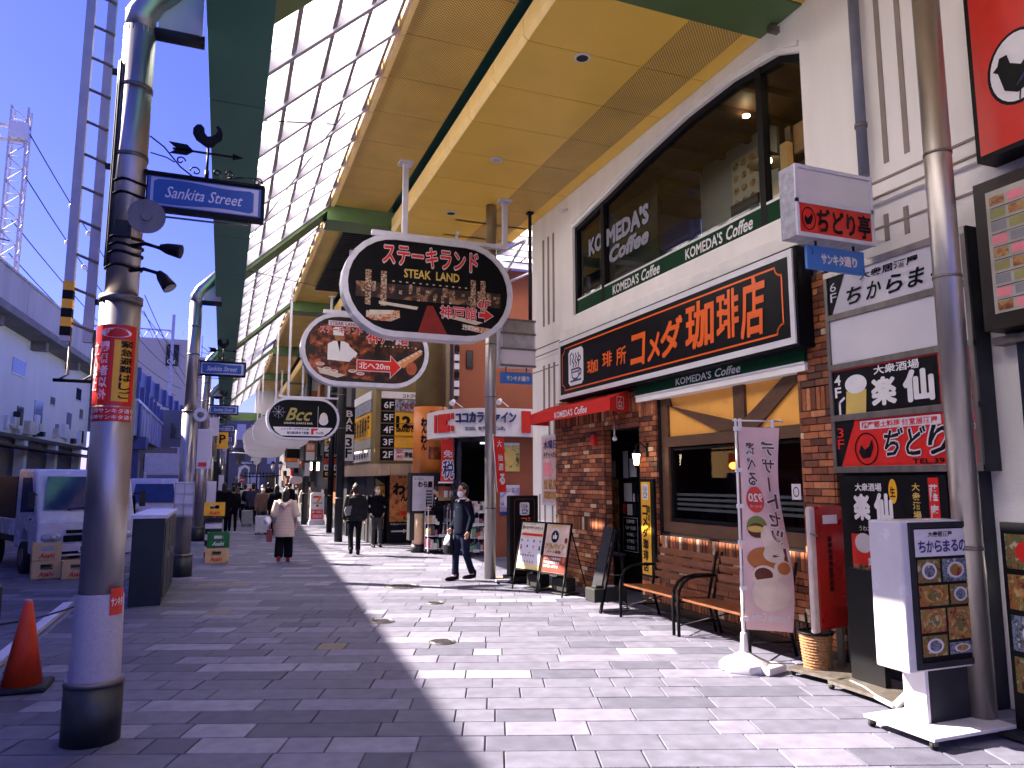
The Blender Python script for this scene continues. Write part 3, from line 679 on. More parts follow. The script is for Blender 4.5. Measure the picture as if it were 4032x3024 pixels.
for k in range(16): m_.box(7.2, 8.08 + k * .113, 5.3, 7.222, 8.17 + k * .113, 5.6, brick_m[(k * 3) % 8])
m_.build('partition', cafe)
m_ = MB(); FP = FX(7.24); m_.rect(FP, -9.05, 5.85, -8.45, 6.72, mat('menu_sheet', (.45, .43, .38), .5), .01)
fdm = picture('food_picture', [(.08, .02, .01), (.3, .1, .03), (.5, .3, .1), (.15, .12, .04)], 14)
for r_ in range(4):
    for c_ in range(3): m_.ell(FP, -8.95 + c_ * .19, 6.6 - r_ * .2, .07, .06, fdm, .014, 14)
m_.build('menu_poster', cafe)
tan = mat('tan_soffit', (.42, .22, .10), .6)
m_ = MB(); m_.box(7.0, 5.92, 6.15, 8.6, 7.4, 6.22, tan); m_.box(6.95, 5.92, 6.1, 7.0, 7.4, 6.5, tan); m_.build('room_bulkhead', cafe)
m_ = MB()
for x, y, z in ((6.6, 7.9, 6.83), (6.7, 6.35, 6.83), (6.8, 6.6, 5.95), (7.4, 9.0, 6.84)): m_.tube([(x, y, z), (x, y, z - .02)], .05, spot_on, 12)
m_.build('ceiling_spots', cafe)
pl = thing('pendant_lamp', 'amber glass pendant lamp glowing behind the arched upper window', 'lamp', (6.7, 7.65, 6.05))
m_ = MB(); m_.tube([(0, 0, .8), (0, 0, .15)], .008, black, 6); m_.build('cord', pl)
m_ = MB(); m_.tube([(0, 0, .15), (0, 0, .05), (0, 0, -.02)], [.05, .20, .27], black, 8, caps=False); m_.build('shade', pl)
m_ = MB(); m_.ellipsoid((0, 0, .02), .07, .07, .07, lamp_on, 10, 6); m_.build('bulb', pl)
m_ = MB(); m_.box(6.25, 7.6, 4.6, 6.3, 8.4, 5.12, mat('light_plywood', (.62, .36, .15), .5)); m_.box(6.27, 7.35, 4.6, 6.3, 7.9, 5.45, darkgrey); m_.build('seat_back_panel', cafe)
m_ = MB(); m_.box(6.5, 7.05, 4.6, 6.6, 7.17, 6.05, mat('light_plywood', 0)); m_.box(6.9, 7.4, 4.6, 7.0, 7.5, 6.5, dk); m_.build('room_post', cafe)
m_ = MB(); m_.prism(FR((6.3, 0, 0), (0, 1, 0)), [(7.22, 4.9), (7.35, 4.9), (7.3, 5.5), (7.2, 5.45)], 0, .04, offwhite); m_.prism(FR((6.4, 0, 0), (0, 1, 0)), [(6.35, 4.9), (6.6, 4.9), (6.56, 5.6), (6.4, 5.6)], 0, .04, greymetal); m_.build('chair_back', cafe)

# main sign
ms = thing('cafe_sign', 'long black cafe fascia sign with orange brush lettering and white border', 'sign')
FS = FX(5.45); A0, A1, B0, B1 = -11.72, -5.88, 3.13, 4.20
m_ = MB(); m_.fbox(FS, A0, B0, A1, B1, -.25, -.01, black); m_.build('sign_box', ms, bevel=.01)
m_ = MB()
for b in ((A0 + .03, B0 + .03, A1 - .03, B0 + .10), (A0 + .03, B1 - .10, A1 - .03, B1 - .03), (A0 + .03, B0 + .1, A0 + .09, B1 - .1), (A1 - .09, B0 + .1, A1 - .03, B1 - .1)): m_.fbox(FS, *b, -.01, .012, white)
m_.build('white_border', ms)
m_ = MB(); m_.rect(FS, A0 + .09, B0 + .1, A1 - .09, B1 - .1, blackgloss, .0)
c = .10; a0, b0, a1, b1 = A0 + .17, B0 + .17, A1 - .20, B1 - .17
pts = []
for (ca, cb, s0) in ((a0, b0, 0), (a1, b0, 90), (a1, b1, 180), (a0, b1, 270)):
    cc = [(ca + c * math.cos(R(s0 + 90 - k * 22.5)), cb + c * math.sin(R(s0 + 90 - k * 22.5))) for k in range(5)]
    pts += cc
# order corners counter clockwise with concave arcs
m_.line(FS, pts + [pts[0]], .022, orange, .004)
m_.build('sign_face', ms)
m_ = MB()
for ch, x0, w, z0, z1 in (('珈', -10.60, .36, 3.47, 3.68), ('琲', -10.08, .30, 3.50, 3.73), ('所', -9.64, .28, 3.47, 3.73)): m_.text(FS, ch, x0, z0, x0 + w, z1, orange, .006, .025)
for ch, x0, w, z0, z1, sh in (('コ', -9.22, .40, 3.40, 3.83, .12), ('メ', -8.76, .30, 3.40, 3.76, .12), ('ダ', -8.42, .50, 3.40, 3.88, .12), ('珈', -7.84, .58, 3.40, 3.97, .05), ('琲', -7.20, .40, 3.42, 3.97, .05), ('店', -6.76, .41, 3.36, 4.01, .1)):
    m_.text(FS, ch, x0, z0, x0 + w, z1, orange, .006, .04, sh)
m_.build('lettering', ms)
def emblem(mb, F, a, b, w, h, line_m=navy):
    """white plate with a plain cup and steam drawn in blue lines"""
    mb.poly(F, [(a - w / 2 + .12 * w, b - h / 2), (a + w / 2 - .12 * w, b - h / 2), (a + w / 2, b - h / 2 + .1 * w), (a + w / 2, b + h / 2 - .1 * w), (a + w / 2 - .12 * w, b + h / 2), (a - w / 2 + .12 * w, b + h / 2), (a - w / 2, b + h / 2 - .1 * w), (a - w / 2, b - h / 2 + .1 * w)], white, .006)
    l = .055 * w; d = .008
    P = lambda L: [(a + x * w, b + y * h) for x, y in L]
    mb.line(F, P([(-.34, -.38), (.34, -.38)]), l, line_m, d); mb.line(F, P([(-.28, -.06), (-.24, -.26), (-.14, -.33), (.10, -.33), (.2, -.26), (.24, -.06), (-.28, -.06)]), l, line_m, d)
    mb.line(F, P([(.23, -.10), (.34, -.11), (.36, -.18), (.30, -.24), (.2, -.24)]), l, line_m, d); mb.line(F, P([(-.28, -.14), (.23, -.14)]), l * .8, line_m, d)
    for k in (-.17, 0, .17): mb.line(F, P([(k, 0), (k + .06, .08), (k - .05, .17), (k + .05, .27), (k, .36)]), l, line_m, d)
    mb.ring(F, a + .25 * w, b + .2 * h, .08 * w, .06 * h, l * .8, line_m, d, 14); mb.line(F, P([(-.36, .10), (-.36, .34), (-.26, .40)]), l, line_m, d)
m_ = MB(); emblem(m_, FS, -11.02, 3.66, .56, .62); m_.build('emblem', ms)
# lower green band under the sign
m_ = MB(); FB = FX(5.62); m_.fbox(FB, -9.42, 2.99, -6.0, 3.14, -.2, 0, greensign); m_.fbox(FB, -9.42, 2.975, -6.0, 2.995, -.2, .006, white); m_.fbox(FB, -9.42, 2.90, -6.0, 2.975, -.2, -.01, plaster)
m_.build('lower_green_band', cafe); m_ = MB(); komeda(m_, FB, -8.35, 3.025, -7.02, 3.115, white, .006, .03); m_.build('lower_band_lettering', cafe)
# timber framed panel and windows
tf = MB(); FT = FX(5.78)
tf.box(5.80, 6.18, 2.2, 5.84, 8.96, 3.0, infill); tf.build('render_panel', cafe)
def beam(pts): 
    q = MB(); q.prism(FT, pts, -.05, .02, timber); q.build('timber', cafe)
beam([(-8.96, 1.06), (-8.80, 1.06), (-8.80, 2.95), (-8.96, 2.95)]); beam([(-6.26, 1.06), (-6.16, 1.06), (-6.16, 2.95), (-6.26, 2.95)]); beam([(-7.36, 1.20), (-7.16, 1.20), (-7.16, 2.95), (-7.36, 2.95)])
beam([(-8.80, 2.22), (-7.36, 2.22), (-7.36, 2.36), (-8.80, 2.36)]); beam([(-7.16, 2.22), (-6.26, 2.22), (-6.26, 2.36), (-7.16, 2.36)])
beam([(-8.80, 1.02), (-6.26, 1.02), (-6.26, 1.2), (-8.80, 1.2)])
beam([(-8.78, 2.95), (-8.72, 2.78), (-7.38, 2.37), (-7.60, 2.37), (-8.80, 2.78), (-8.80, 2.95)][:2] + [(-7.37, 2.48), (-7.37, 2.37), (-7.66, 2.37), (-8.79, 2.80)][:4])
beam([(-7.15, 2.37), (-6.95, 2.37), (-6.27, 2.84), (-6.27, 2.95), (-6.40, 2.95), (-7.15, 2.50)])
for a0, a1 in ((-8.80, -7.36), (-7.16, -6.26)):
    q = MB()
    for b in ((a0, 1.2, a1, 1.25), (a0, 2.17, a1, 2.22), (a0, 1.25, a0 + .05, 2.17), (a1 - .05, 1.25, a1, 2.17)): q.fbox(FT, *b, -.09, -.02, black)
    w = q.build('window', cafe)
    q = MB(); q.rect(FT, a0 + .05, 1.25, a1 - .05, 2.17, glass('dark_window_glass', (.45, .5, .52), .0), -.07); q.build('pane', w)
    q = MB(); fb = mat('frosted_stripe', (.045, .055, .06), .6)
    for k in range(4): q.rect(FT, a0 + .06, 1.36 + k * .065, a1 - .06, 1.395 + k * .065, fb, -.064)
    q.build('frosted_stripes', w)
q = MB(); q.box(6.9, 6.1, .9, 6.95, 9.1, 2.9, darkshop); q.box(5.9, 6.0, .9, 6.9, 6.05, 2.9, darkshop); q.box(5.9, 9.1, .9, 6.9, 9.15, 2.9, darkshop); q.box(5.88, 6.1, 2.7, 6.9, 9.1, 2.75, darkshop)
for k in range(8): q.box(6.87, 6.2 + k * .36, 1.0, 6.9, 6.5 + k * .36, 1.6, mat('booth_back', (.05, .02, .012), .5))
q.box(6.88, 6.1, 1.62, 6.9, 9.1, 1.9, dk); q.build('lower_room', cafe)
for k, (y, lb) in enumerate(((7.95, 'small red glass pendant glowing in the left lower cafe window'), (6.42, 'small red glass pendant glowing in the lower cafe window beside the brick pillar'))):
    t = thing('pendant_lamp', lb, 'lamp', (6.2, y, 1.95), 0, 'red pendants in the lower cafe windows')
    q = MB(); q.tube([(0, 0, .7), (0, 0, .06)], .006, black, 5); q.build('cord', t); q = MB(); q.ellipsoid((0, 0, 0), .065, .065, .05, redlamp, 12, 7); q.build('glass_shade', t)
q = MB(); q.rect(FX(5.84), -6.52, 1.55, -6.38, 1.72, offwhite, .0); q.ring(FX(5.84), -6.45, 1.635, .04, .05, .01, black, .003, 16); tag(q.build('window_notice'), 'small white notice stuck inside the window by the brick pillar', 'notice')

# ---- brickwork
core = MB()
core.box(5.70, 5.72, 0, 5.80, 6.16, 3.9, mortar); core.box(5.74, 6.16, .0, 5.80, 8.98, 1.04, mortar); core.box(5.72, 8.98, 0, 5.9, 9.44, 3.0, mortar)
core.box(5.70, 10.5, 0, 5.80, 12.34, 3.14, mortar); core.box(5.72, 9.44, 2.55, 5.9, 10.5, 3.12, mortar); core.box(5.9, 9.3, 0, 6.3, 9.44, 3.0, mortar)
core.build('brick_backing', cafe)
plinth = MB(); plinth.box(5.66, 5.7, 0, 5.74, 9.4, .10, mat('dark_plinth', (.05, .03, .022), .8, var=.2)); plinth.build('plinth', cafe)
bw = thing('brick_facing', 'mixed red and brown brick facing of the cafe front with upright courses', 'brick wall')
bcache = {}
def brick_me(l, h, mi):
    k = (round(l, 3), round(h, 3), mi)
    if k not in bcache:
        m_ = MB(); m_.box(0, -l / 2, 0, .03, l / 2, h, brick_m[mi]); me = m_.mesh('brick'); bcache[k] = me
    return bcache[k]
bricks = []          # (x, y, z, l, h, mat, facing) facing 0 = street face
def courses(x, y0, y1, z0, z1, soldier=()):
    z = z0; row = 0
    while z < z1 - .02:
        sd = [s_ for s_ in soldier if abs(z - s_[0]) < .04]
        if sd:
            h = sd[0][1]; y = y0
            while y < y1 - .02:
                l = min(.06, y1 - y); bricks.append((x, y + l / 2, z, l - .009, h - .01, wpick(brick_w))); y += .066
            z += h + .006; soldier = [s_ for s_ in soldier if s_ is not sd[0]]
        else:
            h = .062; y = y0 - (.11 if row % 2 else 0) - random.random() * .03
            while y < y1:
                l = .21; a, b = max(y, y0), min(y + l, y1)
                if b - a > .025: bricks.append((x, (a + b) / 2, z, b - a - .010, h, wpick(brick_w)))
                y += l
            z += h + .011; row += 1
courses(5.665, 5.72, 6.16, .0, 3.88, [(2.5, .24)])
courses(5.705, 6.16, 8.98, .1, 1.02, [(.13, .2), (.80, .20)])
courses(5.685, 8.98, 9.44, .0, 2.95, [(.8, .20), (2.7, .24)])
nb = sorted(bricks, key=lambda b: math.hypot(b[0], b[1]) + (.0 if b[3] > .1 else .8))
far_b = MB(); bricks2 = nb[300:]; nb = nb[:300]
for x, y, z, l, h, mi in nb:
    inst(brick_me(l, h, mi), 'brick', bw, (x + random.uniform(-.004, .004), y, z))
bricks = []
courses(5.665, 10.5, 12.34, .0, 3.12, [(.95, .22), (2.72, .24)])
courses(5.685, 9.44, 10.5, 2.56, 3.1, [(2.76, .24)])
for x, y, z, l, h, mi in bricks2 + bricks:
    x += random.uniform(-.004, .004); far_b.box(x, y - l / 2, z, x + .03, y + l / 2, z + h, brick_m[mi])
# bricks on the returns of the doorway and of the left corner
for (yr, x0, x1, s_) in ((10.49, 5.70, 5.8, -1), (9.45, 5.72, 6.28, 1), (12.345, 5.68, 5.8, 1), (5.715, 5.67, 5.8, -1)):
    z = 0
    while z < 3.0:
        x = x0 - random.random() * .1
        while x < x1:
            a, b = max(x, x0), min(x + .21, x1)
            if b - a > .03: far_b.box(a, min(yr, yr + s_ * .012), z, b - .01, max(yr, yr + s_ * .012), z + .062, brick_m[wpick(brick_w)])
            x += .21
        z += .073
far_b.build('bricks', bw, kind='stuff')

# ---- entrance
en = MB(); en.box(6.30, 9.44, 0, 6.34, 12.0, 2.55, black); en.box(5.85, 9.44, 2.55, 6.34, 12.0, 2.60, black); en.box(5.9, 12.0, 0, 6.34, 12.05, 2.6, darkshop); en.build('door_frame', cafe)
dr = MB(); FD = FX(6.28); FD.o = Vector((6.28, -2.004, 0)); FD.r = FD.r * 1.3
for b in ((-10.48, .05, -10.40, 2.45), (-9.56, .05, -9.48, 2.45), (-10.48, 2.38, -9.48, 2.46), (-10.48, .05, -9.48, .55), (-10.02, .1, -9.96, 2.4)): dr.fbox(FD, *b, -.02, .02, blackgloss)
d_ = dr.build('door', cafe)
q = MB(); q.fbox(FD, -10.40, .55, -9.56, 2.38, -.01, 0, darkglass); q.build('pane', d_)
# recessed shop wall further left of the door with notices
q = MB(); FN = FX(6.25); FN.o = Vector((6.25, -2.004, 0)); FN.r = FN.r * 1.3; pw = mat('paper_notice', (.50, .50, .55), .6)
for a0, b0, a1, b1, mt in ((-10.36, 1.85, -10.27, 2.1, pw), (-10.22, 1.8, -10.12, 2.1, pw), (-9.93, 1.8, -9.80, 2.25, pw), (-9.77, 1.82, -9.6, 2.12, pw), (-9.92, 1.42, -9.72, 1.72, pw), (-9.70, 1.42, -9.65, 1.55, pw), (-9.95, 1.22, -9.88, 1.38, red), (-9.85, 1.2, -9.72, 1.38, pw),
                           (-10.40, 2.2, -10.32, 2.4, red), (-10.38, .95, -10.05, 1.78, fdm)): q.rect(FN, a0, b0, a1, b1, mt, .004)
for a0, b0, a1, b1 in ((-9.95, .62, -9.6, 1.16), (-10.36, .78, -10.05, .98), (-10.36, .5, -10.05, .76)): q.line(FN, [(a0, b0), (a1, b0), (a1, b1), (a0, b1), (a0, b0)], .006, pw, .006)
for i, tx in enumerate(('営業時間', '7:00〜23:00', '年中無休', '全席禁煙', '阪急三宮東口店')):
    q.text(FN, tx, -9.90 + (.03 if i != 1 else 0), 1.07 - i * .105, -9.65 - (.03 if i != 1 else 0), 1.13 - i * .105, pw, .008, .02)
q.text(FN, 'FREE', -10.2, .88, -10.08, .93, pw, .008, .02); q.text(FN, 'OK', -10.17, .81, -10.09, .86, pw, .008, .02); q.ring(FN, -10.28, .88, .04, .06, .008, pw, .008, 14); q.ring(FN, -10.26, .63, .05, .07, .008, pw, .008, 14); q.line(FN, [(-10.3, .57), (-10.22, .69)], .008, pw, .008)
tag(q.build('door_notices'), 'white notices, opening hours and red strips stuck on the dark cafe door', 'notices')
# wall lantern
ln_ = thing('wall_lantern', 'black wall lantern with lit glass on the brick by the cafe door', 'lantern', (5.52, 9.22, 2.10))
q = MB(); q.tube([(.15, 0, .12), (.05, 0, .20), (-.02, 0, .16), (-.02, 0, .1)], .012, black, 6); q.tube([(.17, 0, .0), (.17, 0, .2)], .03, black, 10); q.build('arm', ln_)
q = MB(); q.tube([(-.02, 0, .11), (-.02, 0, .04)], [.015, .085], black, 6); q.tube([(-.02, 0, -.16), (-.02, 0, -.13)], [.02, .045], black, 6)
for k in range(6): q.tube([(-.02 + .078 * math.cos(k * 1.047), .078 * math.sin(k * 1.047), .04), (-.02 + .045 * math.cos(k * 1.047), .045 * math.sin(k * 1.047), -.13)], .006, black, 4)
q.build('cage', ln_)
q = MB(); q.tube([(-.02, 0, .035), (-.02, 0, -.12)], [.06, .035], warmlant, 6); q.build('glass', ln_)
# awning
aw = thing('red_awning', 'red cloth awning with white lettering over the cafe door', 'awning')
q = MB(); FA = FX(5.2)
q.add([(5.66, 9.68, 3.12), (5.66, 12.6, 3.12), (5.2, 12.45, 2.95), (5.2, 9.42, 2.95)], [(0, 1, 2, 3)], redcloth); q.build('top_cloth', aw)
q = MB(); q.add([(5.2, 9.42, 2.95), (5.2, 12.45, 2.95), (5.2, 12.45, 2.77), (5.2, 9.42, 2.77)], [(0, 1, 2, 3)], redcloth); q.build('valance', aw)
q = MB(); q.add([(5.2, 9.42, 2.95), (5.2, 9.42, 2.77), (5.66, 9.66, 2.77), (5.66, 9.68, 3.12)], [(0, 1, 2, 3)], redcloth); q.add([(5.2, 12.45, 2.95), (5.2, 12.45, 2.77), (5.66, 12.6, 2.77), (5.66, 12.6, 3.12)], [(0, 1, 2, 3)], redcloth); q.build('side_cloth', aw)
q = MB(); komeda(q, FA, -11.35, 2.80, -10.15, 2.91, white, .006, .02); q.build('lettering', aw)
q = MB(); FA2 = FR((5.2, 9.42, 0), (.46, .24, 0)); q.line(FA2, [(.19, 2.81), (.33, 2.81), (.35, 2.83), (.35, 2.97), (.33, 2.99), (.19, 2.99), (.17, 2.97), (.17, 2.83), (.19, 2.81)], .008, white, .008)
q.line(FA2, [(.2, 2.84), (.32, 2.84)], .01, white, .008); q.line(FA2, [(.21, 2.91), (.23, 2.86), (.29, 2.86), (.31, 2.91), (.21, 2.91)], .01, white, .008); q.line(FA2, [(.25, 2.92), (.27, 2.97)], .01, white, .008); q.build('emblem', aw)
q = MB(); q.cyl(5.62, 10.05, 2.42, 2.75, .018, steel, 10); q.ellipsoid((5.62, 10.05, 2.40), .04, .04, .04, white, 10, 6); q.ellipsoid((5.62, 10.05, 2.38), .025, .025, .03, black, 8, 5); tag(q.build('security_camera'), 'small white dome camera on a rod beneath the red awning', 'camera')
q = MB(); q.box(5.60, 10.7, 2.33, 5.66, 10.82, 2.50, red); tag(q.build('alarm_box'), 'small red alarm box on the brick beneath the awning', 'alarm')
# vertical yellow sign
ys = thing('vertical_sign', 'tall narrow yellow sign with black lettering beside the cafe door', 'sign'); q = MB(); FY_ = FX(5.64)
q.fbox(FY_, -9.38, .42, -9.02, 1.78, -.05, -.005, black); q.build('sign_box', ys)
q = MB(); q.rect(FY_, -9.35, .45, -9.10, 1.74, yellow, .0); emblem(q, FY_, -9.225, 1.60, .15, .22); q.build('sign_face', ys)
q = MB(); q.vtext(FY_, 'コメダ珈琲店', -9.31, .48, -9.18, 1.42, black, .004, .05); q.vtext(FY_, '珈琲所', -9.17, 1.05, -9.115, 1.42, black, .004, .03); q.build('lettering', ys)
# downpipe and box near the window
q = MB(); q.cyl(5.70, 5.16, 4.7, 7.2, .05, mat('downpipe_paint', (.16, .17, .24), .4), 14); q.cyl(5.70, 5.16, 5.2, 5.24, .06, steel_dull, 14); tag(q.build('hanging_pipe'), 'bluish grey round pipe on the plaster wall above the box sign', 'pipe')
q = MB(); q.box(5.66, 6.3, 6.92, 5.8, 6.36, 7.0, steel_dull); q.tube([(5.74, 11.9, 6.75), (5.6, 11.9, 6.70)], [.03, .05], white, 12); tag(q.build('wall_camera'), 'small white camera on the plaster wall by the arched window top', 'camera')
# poster on plaster
q = MB(); FPp = FX(5.77); q.fbox(FPp, -13.22, 1.3, -12.4, 2.62, -.02, 0, greymetal); q.rect(FPp, -13.17, 1.35, -12.42, 2.57, mat('pink_poster', (.62, .42, .42), .4, var=.2, scale=6), .004)
q.text(FPp, '水曜日', -13.1, 2.36, -12.5, 2.52, navy, .008, .04); q.text(FPp, 'チケットの日', -13.1, 2.18, -12.5, 2.3, black, .008, .04)
for k in range(3): q.rect(FPp, -13.1 + k * .22, 1.6, -12.92 + k * .22, 1.78, fdm, .007)
q.rect(FPp, -13.1, 1.42, -12.5, 1.56, fdm, .007); q.rect(FPp, -13.1, 1.85, -12.75, 2.1, mat('pink_print', (.8, .25, .3), .4), .007)
tag(q.build('wall_poster'), 'pink poster in a metal frame on the plaster by the brick corner', 'poster')
# ------------------------------------------------------------------ signs on the cafe's near side
bx = thing('box_sign', 'grey box sign, blank white half above a red half with black lettering', 'box sign', (0, 0, 0))
FYb = FY(5.0)
q = MB(); q.box(4.68, 5.005, 3.93, 5.60, 5.20, 4.60, mat('weathered_grey_case', (.36, .36, .42), .6, var=.25, scale=16)); q.build('case', bx, bevel=.008)
q = MB(); 
for b in ((4.68, 3.93, 5.60, 3.965), (4.68, 4.565, 5.60, 4.60), (4.68, 4.24, 5.60, 4.275), (4.68, 3.965, 4.71, 4.565), (5.57, 3.965, 5.60, 4.565)): q.fbox(FYb, *b, -.005, .012, greymetal)
q.build('edge_frame', bx)
q = MB(); q.rect(FYb, 4.71, 4.275, 5.57, 4.565, offwhite, .0); q.build('blank_face', bx)
q = MB(); q.rect(FYb, 4.71, 3.965, 5.57, 4.24, red, .0); q.ring(FYb, 4.82, 4.10, .075, .105, .010, black, .004, 22)
q.poly(FYb, [(4.79, 4.04), (4.84, 4.05), (4.87, 4.11), (4.86, 4.16), (4.84, 4.13), (4.81, 4.10), (4.78, 4.13), (4.77, 4.08)], black, .004); q.build('red_face', bx)
q = MB(); q.text(FYb, 'ぢどり亭', 4.92, 3.99, 5.55, 4.21, black, .006, .04); q.build('lettering', bx)
bs_ = thing('hanging_street_plate', 'blue plate with Japanese street name hanging beneath the red and white box sign', 'street sign')
q = MB(); q.box(4.84, 5.06, 3.66, 5.52, 5.09, 3.88, bluesign2); q.build('plate', bs_)
q = MB(); F_ = FY(5.06); q.text(F_, 'サンキタ', 5.0, 3.72, 5.26, 3.81, white, .004, .06); q.text(F_, '通り', 5.27, 3.72, 5.42, 3.81, white, .004, .06); q.text(F_, 'サンキタ', 5.0, 3.72, 5.26, 3.81, navy, .006, .0); q.text(F_, '通り', 5.27, 3.72, 5.42, 3.81, red, .006, .0)
q.line(F_, [(4.88, 3.86), (4.91, 3.82), (4.89, 3.79)], .01, navy, .004); q.build('lettering', bs_)
q = MB()
for x in (4.95, 5.40): q.box(x, 5.07, 3.88, x + .02, 5.08, 3.93, black)
q.build('hangers', bs_)
# directory board on the wall
db = thing('floor_directory', 'tall wall board of restaurant panels for floors three to six in a silver frame', 'sign board')
FDB = FX(5.60); Z = [3.80, 3.36, 2.86, 2.36, 1.86]
q = MB(); q.box(5.605, 4.10, 1.83, 5.79, 5.64, 3.84, darkgrey); q.build('case', db)
for k, z in enumerate(Z):
    q = MB(); q.fbox(FDB, -5.64, z - .03, -4.10, z + .03, -.01, .02, steel_dull if k else steel); q.build('frame_rail', db, bevel=.004)
for y in (5.60, 4.10):
    q = MB(); q.fbox(FDB, -y - .04, 1.83, -y, 3.83, -.01, .018, steel_dull); q.build('frame_post', db)
def facep(z0, z1, mt, nm, fn):
    q = MB(); q.rect(FDB, -5.60, z0 + .03, -4.12, z1 - .03, mt, 0); fn(q, z0 + .03, z1 - .03); o = q.build(nm, db); return o
def f6(q, z0, z1):
    q.poly(FDB, [(-5.60, z0), (-5.56, z0), (-5.38, z1), (-5.60, z1)], black, .003); q.vtext(FDB, '6F', -5.57, z1 - .26, -5.49, z1 - .05, greymetal, .006, .0)
    q.text(FDB, '大衆居酒屋', -5.20, z1 - .115, -4.55, z1 - .04, black, .006, .02)
    for i, ch in enumerate('ちからまる'): q.text(FDB, ch, -5.36 + i * .23, z0 + .06, -5.19 + i * .23, z0 + .22, black, .006, .03, .2)
def f4(q, z0, z1):
    q.vtext(FDB, '4F', -5.58, z0 + .16, -5.50, z1 - .04, white, .006, .02); q.poly(FDB, [(-5.46, z0), (-5.22, z0), (-5.20, z0 + .22), (-5.44, z0 + .22)], gold, .003); q.ell(FDB, -5.32, z0 + .28, .13, .09, white, .005); q.line(FDB, [(-5.47, z0 + .16), (-5.53, z0 + .12), (-5.53, z0)], .025, white, .004)
    q.text(FDB, '大衆酒場', -5.10, z1 - .10, -4.62, z1 - .02, white, .006, .03); q.text(FDB, '楽', -5.13, z0 + .06, -4.88, z0 + .30, white, .006, .06); q.text(FDB, '仙', -4.78, z0 + .06, -4.50, z0 + .32, white, .006, .06)
    q.rect(FDB, -4.44, z0, -4.12, z1, picture('red_food', [(.2, .01, .005), (.5, .03, .01), (.05, .005, .005)], 10), .003); q.rect(FDB, -5.6, z1 - .012, -4.4, z1, red, .004)
def f3(q, z0, z1):
    q.poly(FDB, [(-5.60, z0), (-5.55, z0), (-5.36, z1), (-5.60, z1)], black, .003); q.vtext(FDB, '3F', -5.58, z0 + .16, -5.50, z1 - .06, red, .006, .0)
    q.rect(FDB, -5.30, z1 - .10, -4.45, z1 - .02, offwhite, .003); q.text(FDB, '薩摩郷土料理 個室居酒屋', -5.28, z1 - .09, -4.48, z1 - .03, red, .006, .02)
    q.ring(FDB, -5.24, z0 + .16, .13, .145, .012, black, .005); q.poly(FDB, [(-5.29, z0 + .07), (-5.2, z0 + .08), (-5.16, z0 + .17), (-5.17, z0 + .25), (-5.21, z0 + .18), (-5.26, z0 + .15), (-5.3, z0 + .2), (-5.33, z0 + .13)], black, .005)
    for i, ch in enumerate('ぢどり亭'):
        q.text(FDB, ch, -5.03 + i * .225, z0 + .09, -4.83 + i * .225, z0 + .33, offwhite, .005, .08, .2); q.text(FDB, ch, -5.03 + i * .225, z0 + .09, -4.83 + i * .225, z0 + .33, black, .007, .03, .2)
    q.text(FDB, 'TEL.391-', -4.75, z0 + .01, -4.35, z0 + .055, black, .006, .02)
facep(Z[1], Z[0], offwhite, 'floor_panel', f6); facep(Z[2], Z[1], offwhite, 'floor_panel', lambda q, a, b: None); facep(Z[3], Z[2], black, 'floor_panel', f4); facep(Z[4], Z[3], red, 'floor_panel', f3)
# lit menu board below the directory
lb_ = thing('restaurant_poster_board', 'black restaurant poster board with beer price and red food pictures under the directory', 'poster board')
q = MB(); q.box(5.60, 4.45, .45, 5.72, 5.60, 1.80, black); q.build('board', lb_); q = MB(); F_ = FX(5.60)
q.text(F_, '大衆酒場', -5.40, 1.66, -5.10, 1.73, white, .006, .03); q.text(F_, '楽', -5.42, 1.40, -5.25, 1.62, white, .006, .07); q.text(F_, '仙', -5.18, 1.40, -5.0, 1.63, white, .006, .07)
q.ell(F_, -4.98, 1.66, .045, .11, yellow, .004); q.text(F_, '生', -5.01, 1.61, -4.95, 1.70, black, .008, .02); q.text(F_, 'うわさのメニューお得', -5.38, 1.29, -4.90, 1.34, white, .006)
q.vtext(F_, '大衆酒場', -4.78, 1.42, -4.70, 1.74, gold, .006, .02); q.rect(F_, -4.62, 1.38, -4.52, 1.78, red, .003); q.vtext(F_, '薩摩', -4.61, 1.4, -4.53, 1.74, offwhite, .006, .02)
redp = picture('red_food', 0); q.rect(F_, -5.48, .98, -4.80, 1.26, red, .003); q.rect(F_, -5.48, .58, -4.80, .98, picture('dark_food', [(.01, .005, .005), (.35, .03, .01), (.45, .2, .08), (.02, .01, .01)], 9), .003)
q.ell(F_, -5.34, 1.18, .10, .09, offwhite, .005); q.text(F_, 'オススメ宴会', -5.2, 1.15, -4.85, 1.22, gold, .006, .03); q.text(F_, '飲み放題付', -5.3, .98, -4.85, 1.05, white, .006, .03); q.text(F_, '4,000円', -5.2, .62, -4.85, .72, gold, .006, .03)
q.build('printed_face', lb_)
lower = MB(); lower.box(5.66, 4.2, 0, 5.8, 5.66, 1.83, darkgrey); lower.build('base_panel', cafe)
